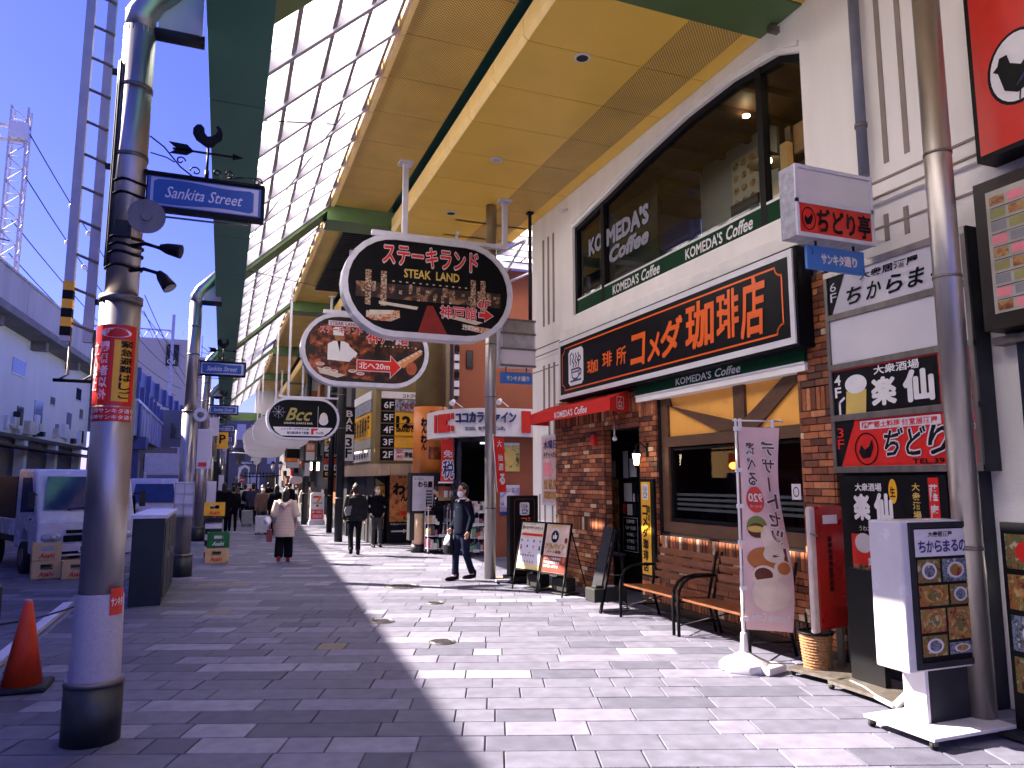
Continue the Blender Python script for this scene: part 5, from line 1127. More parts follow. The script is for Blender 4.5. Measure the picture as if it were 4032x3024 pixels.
def p_o2(t, F):
    q = MB(); q.poly(F, [(1.3, 3.75), (1.5, 3.6), (2.45, 3.52), (2.45, 4.5), (1.6, 4.5), (1.32, 4.3)], picture('kitchen_photo', [(.01, .004, .003), (.05, .012, .006), (.25, .05, .015), (.45, .14, .05)], 7), .008)
    q.poly(F, [(1.62, 3.86), (2.0, 3.84), (2.1, 3.96), (2.04, 4.02), (1.98, 4.16), (1.9, 4.20), (1.72, 4.20), (1.62, 4.14)], white, .012); q.poly(F, [(1.97, 4.14), (2.14, 4.0), (2.10, 3.92), (1.95, 4.02)], white, .013)
    q.ell(F, 1.80, 4.29, .07, .09, mat('skin_print', (.3, .14, .08), .5), .012); q.poly(F, [(1.71, 4.30), (1.89, 4.30), (1.90, 4.42), (1.86, 4.45), (1.74, 4.45), (1.70, 4.42)], white, .014); q.poly(F, [(1.78, 4.2), (1.84, 4.2), (1.83, 4.0)], black, .015)
    for x, z in ((1.5, 3.78), (1.62, 3.70), (1.74, 3.66), (2.06, 3.68), (2.20, 3.64)): q.ell(F, x, z, .075, .03, offwhite, .012, 16); q.ell(F, x, z + .005, .05, .017, amber, .014, 14)
    q.poly(F, [(1.45, 3.72), (1.95, 3.60), (1.8, 3.55), (1.5, 3.62)], pale, .010)
    q.poly(F, [(2.82, 3.86), (3.28, 4.14), (3.32, 4.06), (2.98, 3.78)], amber, .010)
    for k in range(6): q.poly(F, [(2.86 + k * .075, 3.88 + k * .045), (2.91 + k * .075, 3.91 + k * .045), (2.95 + k * .075, 3.88 + k * .045), (2.90 + k * .075, 3.85 + k * .045)], pale, .012)
    q.ell(F, 3.12, 3.78, .10, .12, mat('copper_print', (.35, .09, .04), .3), .012, 20)
    for k in range(10): q.rect(F, 2.55 + k * .07, 4.14 + .01 * (k % 3), 2.58 + k * .07, 4.17, pale if k % 2 else amber, .010)
    q.build('printed_photo', t); q = MB()
    q.rect(F, 1.62, 4.47, 2.16, 4.56, lb2, .012); q.text(F, 'STEAK LAND', 1.65, 4.485, 2.13, 4.545, mat('wine_print', (.25, .02, .02), .4), .016, .03)
    q.text(F, 'ステーキランド', 1.48, 4.34, 2.22, 4.45, lb2, .014, .07); q.text(F, 'ステーキランド', 1.48, 4.34, 2.22, 4.45, red, .018, .02)
    q.text(F, '神戸館', 2.30, 4.20, 3.05, 4.45, lb2, .014, .06); q.text(F, '神戸館', 2.30, 4.20, 3.05, 4.45, red, .018, .02)
    A = lambda g, mt, d: q.poly(F, [(2.14 - g, 3.70 - g), (2.74 - g, 3.70 - g), (2.74 - g, 3.60 - g * 2), (2.92 + g * 1.6, 3.79), (2.74 - g, 3.98 + g * 2), (2.74 - g, 3.88 + g), (2.14 - g, 3.88 + g)], mt, d)
    A(.014, lb2, .012); A(0, red, .016); q.text(F, '北へ20m', 2.17, 3.73, 2.72, 3.85, white, .020, .03); q.build('lettering', t)
oval(2.30, 4.06, 2.28, 1.30, 13.05, 'second oval hanging sign with a white clad chef photo, red lettering and a red arrow', picture('dim_bar_photo', [(.004, .002, .002), (.01, .004, .003), (.09, .02, .008)], 5), ((2.0, 7.5), (3.1, 7.05)), p_o2)
def p_o3(t, F):
    q = MB(); q.poly(F, [(1.72, 3.22), (3.05, 3.22), (3.24, 3.36), (3.34, 3.50), (1.46, 3.50), (1.54, 3.36)][:6], white, .010)
    q.ell(F, 3.05, 3.80, .13, .2, pale, .012); q.ell(F, 3.05, 3.72, .15, .14, offwhite, .014); q.rect(F, 2.86, 3.5, 2.87, 4.2, greymetal, .01)
    for k in range(8): q.line(F, [(1.62, 3.98), (1.62 + .2 * math.cos(k * .785), 3.98 + .2 * math.sin(k * .785))], .008, greymetal, .01)
    q.ring(F, 1.62, 3.98, .16, .18, .01, bluesteel, .011); q.build('printed_photo', t)
    q = MB(); gold2 = mat('brass_script', (.34, .30, .08), .35)
    q.text(F, 'Bcc', 1.85, 3.72, 2.66, 4.12, gold2, .014, .03, .4); q.text(F, 'DINING DARTS BAR', 1.80, 3.60, 2.70, 3.66, pale, .014, .03)
    q.text(F, 'レインボープラザビルBF', 1.72, 3.40, 2.60, 3.48, navy, .014, .04); q.text(F, '毎日朝5時まで営業!', 1.90, 3.27, 2.60, 3.36, navy, .014, .05); q.poly(F, [(2.66, 3.27), (2.66, 3.47), (2.9, 3.47), (2.84, 3.40), (2.74, 3.40), (2.74, 3.27)], red, .014); q.text(F, '7m先', 2.82, 3.28, 3.06, 3.37, navy, .014, .04); q.build('lettering', t)
oval(2.40, 3.78, 2.33, 1.38, 25., 'third oval hanging sign with curly brass script on black above a white strip', blackgloss, ((1.9, 7.5), (3.2, 7.05)), p_o3)
oval(2.33, 3.86, 2.45, 1.38, 33., 'blank white oval hanging sign directly behind the one with brass script', offwhite, ((2.0, 7.5), (3.1, 7.)))
oval(2.2, 4.08, 2.45, 1.38, 43., 'large blank white oval hanging sign, left of the other blank ones', offwhite, ((1.9, 7.5), (2.9, 7.)))
oval(2.42, 3.9, 2.5, 1.38, 48.5, 'farthest blank white oval hanging sign peeping out below the large one', offwhite, ((1.9, 7.5), (2.9, 7.)))

# ------------------------------------------------------------------ far box sign on the steel column
fbx = thing('box_sign', 'grey box sign with three blank tiers beside the second steel column of the shop side', 'box sign')
F_ = FY(12.85); q = MB(); q.box(4.78, 12.86, 3.90, 5.50, 13.08, 4.82, greymetal); q.build('case', fbx, bevel=.008)
for z0, z1, mt in ((4.56, 4.78, mat('dusty_panel', (.30, .27, .25), .6, var=.2)), (4.26, 4.52, mat('dusty_panel2', (.36, .35, .38), .6, var=.2)), (3.94, 4.22, offwhite)):
    q = MB(); q.rect(F_, 4.82, z0, 5.46, z1, mt, .0); q.build('blank_face', fbx)
q = MB()
for z in (3.90, 4.22, 4.52, 4.78): q.fbox(F_, 4.78, z, 5.50, z + .04, -.01, .015, steel_dull)
q.build('edge_frame', fbx)
t = thing('hanging_street_plate', 'small blue plate with Japanese street name under the grey three tier box sign', 'street sign')
q = MB(); q.box(4.80, 12.90, 3.58, 5.44, 12.93, 3.80, bluesign2); q.build('plate', t); q = MB(); F_ = FY(12.90)
q.text(F_, 'サンキタ', 4.92, 3.64, 5.2, 3.73, white, .004, .06); q.text(F_, '通り', 5.22, 3.64, 5.38, 3.73, white, .004, .06); q.text(F_, 'サンキタ', 4.92, 3.64, 5.2, 3.73, navy, .006, .0); q.text(F_, '通り', 5.22, 3.64, 5.38, 3.73, red, .006, .0); q.build('lettering', t)
q = MB(); [q.box(x, 12.91, 3.80, x + .02, 12.92, 3.9, black) for x in (4.9, 5.32)]; q.build('hangers', t)

# ------------------------------------------------------------------ drugstore
ds = thing('drugstore', 'brown rendered drugstore building with curved white fascia and open dark shopfront', 'building')
q = MB(); q.box(5.30, 17.5, 3.4, 11, 17.7, 8.2, brownwall); q.box(5.65, 16.4, 2.7, 5.9, 17.5, 3.45, darkshop); q.build('upper_wall', ds)
for a0, b0, a1, b1 in ((5.58, 4.55, 5.76, 5.02), (6.22, 4.72, 6.62, 5.3), (6.2, 5.62, 6.7, 5.9), (5.6, 5.5, 5.8, 5.95)):
    q = MB(); q.box(a0, 17.47, b0, a1, 17.505, b1, mat('window_recess', (.04, .012, .008), .7)); w = q.build('window', ds)
    q = MB(); q.box(a0 + .1 * (a1 - a0), 17.462, b0 + .03, a1 - .03, 17.468, b1 - .03, darkglass); q.build('pane', w)
q = MB(); q.cyl(5.02, 18.75, 3.64, 8.2, .40, olive, 30); q.build('corner_turret', ds)
q = MB(); q.box(5.28, 17.42, 3.75, 5.36, 17.50, 6.2, darkgrey)
for k in range(10): q.box(5.25, 17.40, 3.85 + k * .22, 5.38, 17.42, 4.0 + k * .22, [offwhite, greymetal, black][k % 3])
q.build('blade_sign', ds, kind='stuff')
# curved fascia
path = [(8.2, 16.25), (7.4, 16.22), (6.75, 16.2), (6.3, 16.2), (5.9, 16.25), (5.55, 16.4), (5.25, 16.65), (5.02, 17.0), (4.88, 17.45), (4.82, 18.0), (4.82, 18.6), (4.86, 19.1)]
from bisect import bisect_right
cum = [0]
for (xa, ya), (xb, yb) in zip(path[:-1], path[1:]): cum.append(cum[-1] + math.hypot(xb - xa, yb - ya))
LT = cum[-1]
def pmap(a, b, d):     # a measured from the street end (left) towards the right
    s_ = max(0, min(LT - 1e-6, LT - a)); i = bisect_right(cum, s_) - 1; k = (s_ - cum[i]) / (cum[i + 1] - cum[i])
    (xa, ya), (xb, yb) = path[i], path[i + 1]; n = Vector((-(yb - ya), (xb - xa), 0)).normalized()
    if n.y > 0 and n.x > 0: n = -n
    n = Vector((yb - ya, -(xb - xa), 0)).normalized(); 
    c_ = Vector((6.4, 18.2, 0)); pp = Vector((xa + (xb - xa) * k, ya + (yb - ya) * k, 0))
    if n.dot(pp - c_) < 0: n = -n
    pp += n * d; return Vector((pp.x, pp.y, b))
ZB, ZT = 2.80, 3.46
q = MB(); N_ = 60
vs = [pmap(LT * i / N_, z, d) for (z, d) in ((ZB, 0), (ZT, 0), (ZT, -.3), (ZB, -.3)) for i in range(N_ + 1)]; n = N_ + 1
q.add(vs, [(s_ * n + i, s_ * n + i + 1, ((s_ + 1) % 4) * n + i + 1, ((s_ + 1) % 4) * n + i) for s_ in range(4) for i in range(N_)], white); q.build('curved_fascia', ds)
def prect(q, a0, b0, a1, b1, mt, d0=.01, d1=.05, n=6):
    top = [pmap(a0 + (a1 - a0) * i / n, b, d) for (b, d) in ((b0, d0), (b0, d1), (b1, d1), (b1, d0)) for i in range(n + 1)]; m = n + 1
    q.add(top, [(s_ * m + i, s_ * m + i + 1, ((s_ + 1) % 4) * m + i + 1, ((s_ + 1) % 4) * m + i) for s_ in range(4) for i in range(n)] + [(0, m, 2 * m, 3 * m), (n, m + n, 2 * m + n, 3 * m + n)], mt)
def A_(x, y):
    return min(range(400), key=lambda i: (pmap(LT * i / 400, 0, 0) - Vector((x, y, 0))).length) * LT / 400
aL, aR = A_(5.05, 16.95), A_(7.0, 16.2)
q = MB()
# red bracket shapes to the left, dark blue katakana, tagline, red block right
prect(q, aL - .72, 2.92, aL - .62, 3.36, red); prect(q, aL - .50, 2.92, aL - .12, 3.36, red); prect(q, aL - .12, 2.92, aL - .02, 3.08, red); prect(q, aL - .12, 3.20, aL - .02, 3.36, red)
prect(q, aL + .03, 2.93, aL + .10, 3.06, red); prect(q, aL + .03, 3.22, aL + .10, 3.36, red); prect(q, A_(6.55, 16.2), 2.88, A_(6.78, 16.2), 3.40, red)
q.build('red_blocks', ds)
q = MB(); q.text(None, 'ココカラファイン', aL + .18, 3.10, A_(6.40, 16.2), 3.37, navy, .01, .05, depth=.05, map=pmap); q.text(None, 'ココロ、カラダ、ゲンキ。', aL + .42, 2.93, A_(6.15, 16.2), 3.03, navy, .01, .04, depth=.01, map=pmap); q.build('fascia_lettering', ds)
q = MB(); q.box(6.0, 16.5, 0, 8.0, 16.6, 2.8, brownwall); q.box(5.3, 17.2, 2.7, 8.5, 22, 2.8, darkshop); q.box(8.0, 16.6, 0, 8.1, 22, 2.8, darkshop); q.box(5.6, 21.9, 0, 8, 22, 2.8, darkshop); q.build('shop_shell', ds)
q = MB(); q.box(5.22, 17.3, 0, 5.42, 17.5, 2.8, darkblueshop); q.build('shop_mullion', ds)
for b_ in ((5.22, 20.0, 0, 5.42, 20.4, 2.8), (5.30, 18.4, .0, 5.34, 18.5, 2.8)): q = MB(); q.box(*b_, darkblueshop); q.build('shop_mullion', ds)
# posters on the side wall and banner
F_ = FY(16.49)
for a0, b0, a1, b1, mt, tx, nm in ((6.12, 1.98, 6.62, 2.66, picture('shop_poster_a', [(.02, .03, .01), (.35, .30, .06), (.6, .55, .2), (.05, .05, .05)], 8), 'SALE', 'upper dark and yellow poster on the brown wall under the drugstore fascia'), (6.12, .95, 6.62, 1.66, picture('shop_poster_b', [(.6, .2, .25), (.15, .25, .5), (.65, .5, .45), (.1, .15, .35)], 6), None, 'lower pink and blue poster on the brown wall under the drugstore fascia')):
    q = MB(); q.rect(F_, a0, b0, a1, b1, mt, .01); q.rect(F_, a0, b1 - .06, a1, b1, greymetal, .013); q.rect(F_, a0, b0, a1, b0 + .09, gold if tx else navy, .013); q.ell(F_, (a0 + a1) / 2, (b0 + b1) / 2, .16, .2, [gold, offwhite][tx is None], .014, 9); tag(q.build('shop_poster'), nm, 'poster')
tb_ = thing('tax_free_banner', 'red vertical banner with large outlined blue kanji by the drugstore entrance', 'banner'); F_ = FY(17.3)
q = MB(); q.box(4.92, 17.31, 1.75, 5.24, 17.35, 2.76, red); q.box(4.86, 17.31, 1.7, 5.26, 17.35, 1.74, white); q.box(5.25, 17.3, 1.8, 5.30, 17.34, 2.74, offwhite)
q.build('banner_face', tb_); q = MB(); q.text(F_, '免', 4.96, 2.32, 5.20, 2.50, offwhite, .006, .02); q.text(F_, '税', 4.95, 1.82, 5.22, 2.24, white, .006, .10); q.text(F_, '税', 4.95, 1.82, 5.22, 2.24, navy, .012, .03); q.build('lettering', tb_)
# goods racks
goods = [mat('goods_%d' % i, c, .5, var=.3, scale=20) for i, c in enumerate([(.5, .12, .08), (.5, .46, .48), (.10, .12, .2), (.55, .35, .15), (.35, .08, .12), (.08, .07, .07), (.6, .55, .5), (.15, .3, .2)])]
def rack(x, y, w, h, label, sd):
    rnd = random.Random(sd); t = thing('goods_rack', label, 'shop rack', (x, y, 0)); q = MB()
    for a in (0, w): q.box(a - .01, 0, .06, a + .01, .02, h, greymetal); q.box(a - .01, .3, .06, a + .01, .32, h, greymetal)
    n = int(h / .30)
    for k in range(n): q.box(0, 0, .12 + k * .30, w, .32, .135 + k * .30, greymetal)
    for a in (.02, w - .02): q.tube([(a, .0, .025), (a, .02, .025)], .025, rubber, 10)
    q.build('frame', t)
    q = MB()
    for k in range(n):
        a = .01
        while a < w - .06:
            ww = rnd.uniform(.05, .11); hh = rnd.uniform(.10, .24); q.box(a, .01 + rnd.random() * .04, .137 + k * .30, min(a + ww, w), .28, .137 + k * .30 + hh, rnd.choice(goods)); a += ww + .005
        q.box(rnd.uniform(0, w - .12), -.012, .10 + k * .30, rnd.uniform(w * .5, w), -.004, .17 + k * .30, offwhite)
    q.build('goods', t, kind='stuff')
rack(4.72, 17.7, .48, 1.15, 'low wheeled rack of packets with white price cards, left of the drugstore entrance', 1); rack(5.22, 17.2, .62, 1.05, 'dark goods rack behind the man in the suit', 2)
rack(5.42, 16.75, .55, 1.35, 'tall rack of pale boxes by the steel column, right of the man in the suit', 3); rack(5.3, 19.0, .6, 1.2, 'goods rack deep in the drugstore doorway', 4)
q = MB(); q.box(4.95, 17.6, 1.28, 5.42, 17.64, 1.62, picture('shop_poster_c', [(.25, .05, .03), (.3, .2, .06), (.12, .1, .03)], 3)); 
for x in (5.08, 5.22): q.box(x, 17.59, 1.36, x + .09, 17.60, 1.52, offwhite)
tag(q.build('shelf_poster'), 'brown sale board with two white labels above the drugstore racks', 'poster')
q = MB()
for k in range(3): q.box(5.9 + k * .6, 17.2 + k, 2.66, 6.2 + k * .6, 17.3 + k, 2.70, mat('shop_tube_light', (.5, .55, .6), .5, emit=.6))
q.build('shop_lights', ds)
# white projector lights on the fascia
for i, (x, y, lb) in enumerate(((5.05, 16.7, 'white floodlight arm on top of the curved fascia, left one'), (6.0, 16.1, 'white floodlight arm on top of the curved fascia, right one'))):
    q = MB(); q.tube([(x + .3, y + .3, 3.52), (x, y, 3.62)], .012, white, 6); q.tube([(x - .02, y - .02, 3.64), (x - .10, y - .1, 3.56)], [.04, .07], white, 10); tag(q.build('floodlight'), lb, 'floodlight')
# ------------------------------------------------------------------ curved orange poster drum under the turret
od = thing('round_poster_drum', 'orange round poster drum with black script and a dark bowl under the olive turret', 'advertising drum')
q = MB(); q.tube([(5.02, 18.75, 1.93), (5.02, 18.75, 3.66)], .44, mat('orange_print', (.72, .22, .04), .4, var=.12, scale=3), 40); q.build('drum', od)
dm = cyl_map(5.02, 18.75, .445, R(-90)); q = MB()
for z in (2.62, 3.05): q.text(None, 'わ', -.36, z + .10, -.20, z + .30, black, .004, .08, map=dm); q.text(None, 'ん', -.34, z - .08, -.20, z + .08, black, .004, .06, map=dm)
arc_sheet(q, 5.02, 18.75, .447, R(-110), R(-55), 2.30, 2.62, picture('bowl_photo', [(.03, .01, .005), (.12, .03, .01), (.5, .14, .02)], 4)); arc_sheet(q, 5.02, 18.75, .449, R(-108), R(-70), 3.42, 3.54, red); q.build('drum_print', od)
q = MB(); arc_sheet(q, 5.02, 18.75, .451, R(-62), R(-58), 1.93, 3.66, black); q.build('joint', od)
wbp = thing('wara_poster', 'white poster board with black Japanese lettering behind the man reading his phone', 'poster'); F_ = FY(18.2)
q = MB(); q.box(4.38, 18.21, .30, 5.16, 18.5, 1.96, darkshop); q.box(4.44, 18.205, 1.02, 4.98, 18.21, 1.88, mat('pale_poster', (.55, .54, .60), .4)); q.build('board', wbp)
q = MB(); q.text(F_, 'コンビニ', 4.47, 1.78, 4.72, 1.85, black, .01, .02); q.text(F_, 'わら屋', 4.58, 1.60, 4.94, 1.74, black, .01, .06)
for k in range(6): q.rect(F_, 4.48, 1.50 - k * .075, 4.48 + .2 + .05 * (k % 3), 1.525 - k * .075, greymetal, .01); q.rect(F_, 4.78, 1.49 - k * .075, 4.94, 1.52 - k * .075, black, .01)
q.build('lettering', wbp); q = MB(); q.cyl(4.62, 18.3, 0, .95, .15, mat('cream_cylinder', (.60, .42, .28), .5), 20); q.cyl(4.62, 18.3, 0, .2, .17, darkgrey, 20); q.build('round_base', wbp)
# ------------------------------------------------------------------ floor directory tower
tw = thing('directory_tower_building', 'building corner carrying a lit floor directory from 2F to 6F over a beige soffit', 'building'); F_ = FY(21.0)
q = MB(); q.box(4.02, 21.02, 2.2, 6.2, 24.6, 8, olive); q.build('tower_body', tw)
q = MB(); q.prism(FR((0, 0, 0), (1, 0, 0), (0, 1, 0)), [(3.72, 24.6), (3.95, 20.9), (6.0, 20.5), (6.2, 26), (3.72, 26)], 1.90, 2.24, beige); q.build('soffit', tw)
for k in range(7): q = MB(); q.fbox(FY(20.55), 4.1 + k * .27, 1.92, 4.36 + k * .27, 2.22, -.3, .05 - k * .001, beige); q.build('soffit_panel', tw)
rows = [(2.34, 2.68, '2F'), (2.70, 3.03, '3F'), (3.05, 3.39, '4F'), (3.41, 3.74, '5F'), (3.76, 4.10, '6F')]
for z0, z1, tx in rows:
    q = MB(); q.rect(F_, 4.16, z0, 4.56, z1, black, .01); q.rect(F_, 4.56, z0, 5.35, z1, {'2F': white, '6F': picture('sea_photo', [(.1, .12, .2), (.4, .42, .5), (.05, .06, .1), (.6, .6, .65)], 9)}.get(tx, yellow), .01)
    q.text(F_, tx, 4.24, z0 + .07, 4.52, z1 - .08, white, .016, .01)
    if tx == '2F': q.line(F_, [(4.62, 2.38), (4.82, 2.38), (4.82, 2.63), (4.62, 2.63), (4.62, 2.38)], .015, red, .016); q.text(F_, '神戸', 4.65, 2.52, 4.79, 2.61, red, .016, .03); q.text(F_, '80', 4.65, 2.41, 4.79, 2.49, red, .016, .04); q.text(F_, '原価酒場', 4.86, 2.42, 5.33, 2.58, black, .016, .04)
    if tx == '3F': q.text(F_, 'KICHIRI', 4.62, 2.80, 5.25, 2.90, gold, .016, .02)
    if tx == '4F': q.text(F_, 'GRAND OPEN', 4.60, 3.16, 5.34, 3.27, black, .016, .06)
    if tx == '5F': q.text(F_, 'ORIENTAL LOUNGE', 4.6, 3.62, 5.3, 3.68, gold, .016, .02)
    if tx == '6F': q.text(F_, 'さかなや', 4.70, 3.84, 5.28, 4.0, mat('dark_red_script', (.2, .02, .03), .4), .016, .05, .3)
    q.build('floor_plate', tw)
q = MB(); q.text(F_, '12.', 4.62, 3.29, 5.12, 3.60, black, .018, .06); q.rect(F_, 4.16, 4.12, 5.35, 4.32, white, .01); q.text(F_, 'コトブキ鳥', 4.78, 4.15, 5.34, 4.27, black, .016, .04); q.build('tower_lettering', tw)
q = MB(); 
for z in (2.32, 2.69, 3.04, 3.40, 3.75, 4.11): q.fbox(F_, 4.14, z - .01, 5.38, z + .012, 0, .03, olive)
q.fbox(F_, 4.0, 2.2, 4.14, 4.4, -.02, .04, olive); q.build('tower_frame', tw)
F3 = FR((3.98, 24.5, 0), (.04, -3.4, 0)); 
for i, (b0, b1, mt) in enumerate(((2.34, 2.68, white), (2.72, 3.0, mat('menu_sheet', 0)), (3.02, 3.75, yellow), (3.78, 4.12, picture('sea_photo', 0)), (4.15, 4.4, offwhite))):
    q = MB(); q.fbox(F3, .1, b0, 2.9, b1, 0, .03, mt)
    if i in (0, 2): 
        for k in range(6): q.text(F3, '楽食酒場神戸'[k], .3 + k * .42, b0 + .08, .6 + k * .42, b1 - .10, black, .036, .05)
    q.build('side_plate', tw)
q = MB(); q.box(4.0, 21.0, 0, 4.05, 26, 1.95, darkshop); q.box(4.0, 22.2, 0, 8, 22.3, 2.0, darkshop); q.box(3.8, 24.5, 0, 4.0, 26.5, 2, darkgrey); q.build('dark_base', tw)
wp = thing('want_poster', 'tall orange poster with black hiragana above a white arrow in the dark shopfront', 'poster'); F_ = FY(20.8)
q = MB(); q.box(4.36, 20.81, .05, 5.05, 20.86, 1.93, black); q.rect(F_, 4.42, .62, 4.98, 1.9, picture('orange_food_photo', [(.12, .03, .01), (.5, .16, .04), (.65, .25, .08), (.2, .06, .02)], 4), .004); q.build('board', wp)
q = MB(); q.text(F_, 'わ', 4.52, 1.38, 4.84, 1.68, black, .01, .07); q.text(F_, 'ん', 4.74, 1.20, 4.92, 1.40, black, .01, .06); q.rect(F_, 4.74, .80, 4.95, .92, red, .01); q.text(F_, 'B1F', 4.82, .66, 4.96, .74, black, .01, .03); q.text(F_, '階段をおりてすぐ', 4.46, .53, 4.96, .58, offwhite, .01, .02)
q.poly(F_, [(4.48, .34), (4.82, .34), (4.82, .30), (4.94, .36), (4.82, .42), (4.82, .38), (4.48, .38)], offwhite, .01); q.build('lettering', wp)
sp2 = thing('yellow_menu_board', 'small yellow and dark menu boards behind the man with the white mask', 'poster'); F_ = FY(21.4)
q = MB(); q.box(4.05, 21.41, .1, 4.42, 21.45, 1.92, darkgrey); q.rect(F_, 4.10, 1.15, 4.40, 1.62, yellow, .004); q.rect(F_, 4.10, .85, 4.40, 1.12, red, .004); q.rect(F_, 4.1, .4, 4.4, .82, fdm, .004); q.poly(F_, [(4.12, 1.85), (4.4, 1.65), (4.12, 1.65)], gold, .004); q.text(F_, '1F', 4.3, 1.38, 4.38, 1.5, black, .01, .04); q.text(F_, 'OPEN', 4.22, 1.26, 4.38, 1.31, black, .01, .04); q.build('board', sp2)
# ------------------------------------------------------------------ far shop fronts on the right: stacked signs
def blade(nm, label, x0, x1, z0, z1, y, tiers, dpt=.18, cat='sign'):
    t = thing(nm, label, cat); F = FY(y); q = MB(); q.box(x0 - .02, y + .01, z0 - .02, x1 + .02, y + dpt, z1 + .02, darkgrey); q.build('case', t)
    n = len(tiers); h = (z1 - z0) / n
    for i, (mt, tx, tm) in enumerate(tiers):
        q = MB(); b1 = z1 - i * h; q.rect(F, x0, b1 - h + .01, x1, b1 - .01, mt, .0)
        if tx:
            if len(tx) > 1 and h > (x1 - x0) * 1.6: q.vtext(F, tx, x0 + .2 * (x1 - x0), b1 - h * .9, x1 - .2 * (x1 - x0), b1 - h * .1, tm, .008, .03)
            else: q.text(F, tx, x0 + .1 * (x1 - x0), b1 - h * .75, x1 - .1 * (x1 - x0), b1 - h * .25, tm, .008, .04)
        q.build('face', t)
    return t
blade('blade_sign', 'tall white and black blade sign, 3F written in its corner, left of the floor directory', 3.42, 3.72, 2.35, 4.0, 22.9, [(blackgloss, 'BAR', offwhite), (offwhite, '3F', black)])
blade('sign_column', 'column of stacked shop signs with an orange KICHIRI panel in the distance', 3.42, 3.98, 1.9, 4.4, 27.5, [(greymetal, 'ヘア', black), (offwhite, '歯科', black), (greymetal, None, black), (offwhite, 'カラオケ', black), (mat('orange_print', 0), 'KICHIRI', gold), (gold, 'わん', black), (offwhite, '鳥', black), (blackgloss, 'HOKKAIDO', pale), (picture('red_food', 0), None, red), (offwhite, 'ビル', black), (blackgloss, 'Bcc', gold)])
blade('blade_sign', 'orange blade sign in the distance left of the stacked shop signs', 3.03, 3.36, 2.55, 3.25, 30, [(mat('orange_print', 0), '居酒', offwhite), (offwhite, None, black)])
blade('blade_sign', 'small white blade sign under the far orange blade sign', 3.1, 3.3, 1.95, 2.5, 31, [(offwhite, None, black)])
blade('blade_sign', 'small orange plate on the far gantry behind the blank oval signs', 3.0, 3.6, 2.75, 2.95, 40, [(mat('orange_print', 0), 'ラーメン', red)])
blade('blade_sign', 'far grey and white stacked signs behind the blank ovals', 3.4, 4.3, 2.5, 5.2, 44, [(offwhite, None, black), (greymetal, None, black), (offwhite, None, black), (black, None, black), (greymetal, None, black)])
q = MB(); F_ = FY(38); q.prism(F_, stadium(3.42, 1.80, .62, .36), -.1, 0, offwhite); so_ = q.build('lens_sign'); tag(so_, 'upright rounded blank white sign left of the convenience store board', 'sign')
for i, (x, lb) in enumerate(((3.55, 'left of the two lit tube lanterns above the convenience store board'), (3.86, 'right of the two lit tube lanterns above the convenience store board'))):
    q = MB(); q.cyl(x, 33, 2.22, 2.56, .055, mat('tube_lantern', (1., .85, .65), .4, emit=2.5), 12); tag(q.build('tube_lantern'), lb, 'lantern')
sv = thing('convenience_store_board', 'white arched standing board with a red and orange 7 beyond the walking men', 'sign stand'); F_ = FY(31.0)
q = MB(); q.prism(F_, [(3.38, .18), (3.92, .18), (3.92, 1.24), (3.84, 1.29), (3.65, 1.31), (3.46, 1.29), (3.38, 1.24)], -.18, 0, white); q.box(3.34, 31.0, .0, 3.96, 31.3, .18, greymetal); q.build('case', sv)
q = MB(); q.rect(F_, 3.48, 1.08, 3.80, 1.16, red, .008); q.poly(F_, [(3.70, 1.16), (3.81, 1.16), (3.74, 1.0), (3.70, .92), (3.60, .92), (3.66, 1.02)], mat('seven_orange', (.8, .22, .02), .4), .010); q.poly(F_, [(3.60, .82), (3.70, .82), (3.70, .72), (3.60, .72)], red, .008); q.rect(F_, 3.46, .84, 3.84, .91, mat('seven_green', (.02, .2, .06), .4), .010); q.text(F_, 'ELEVEN', 3.47, .85, 3.83, .90, white, .014, .04)
q.rect(F_, 3.42, .24, 3.88, .62, red, .006); q.text(F_, '酒・たばこ', 3.45, .48, 3.85, .58, white, .010, .04); q.rect(F_, 3.46, .28, 3.84, .42, mat('pink_print', 0), .010); q.build('face_print', sv)
q = MB(); q.box(3.98, 30.6, 0, 4.2, 30.65, 1.5, mat('pink_poster', 0)); q.vtext(FY(30.6), '焼肉食べ放題', 4.0, .2, 4.16, 1.45, red, .01, .05); tag(q.build('flag_board'), 'white and red vertical flag beside the convenience store board', 'flag')
# far right building line
bd = thing('far_shop_row', 'row of dim shop buildings along the right beyond the floor directory', 'building'); q = MB()
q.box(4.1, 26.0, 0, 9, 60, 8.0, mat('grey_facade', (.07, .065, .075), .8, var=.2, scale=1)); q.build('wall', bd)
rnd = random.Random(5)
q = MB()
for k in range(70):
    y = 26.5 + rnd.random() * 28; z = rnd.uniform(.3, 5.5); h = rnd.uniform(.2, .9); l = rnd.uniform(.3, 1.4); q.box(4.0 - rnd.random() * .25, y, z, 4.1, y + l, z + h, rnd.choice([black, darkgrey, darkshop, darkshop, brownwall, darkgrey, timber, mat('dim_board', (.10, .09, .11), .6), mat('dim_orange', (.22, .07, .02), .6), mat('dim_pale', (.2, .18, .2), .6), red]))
q.build('shopfront_boards', bd, kind='stuff')
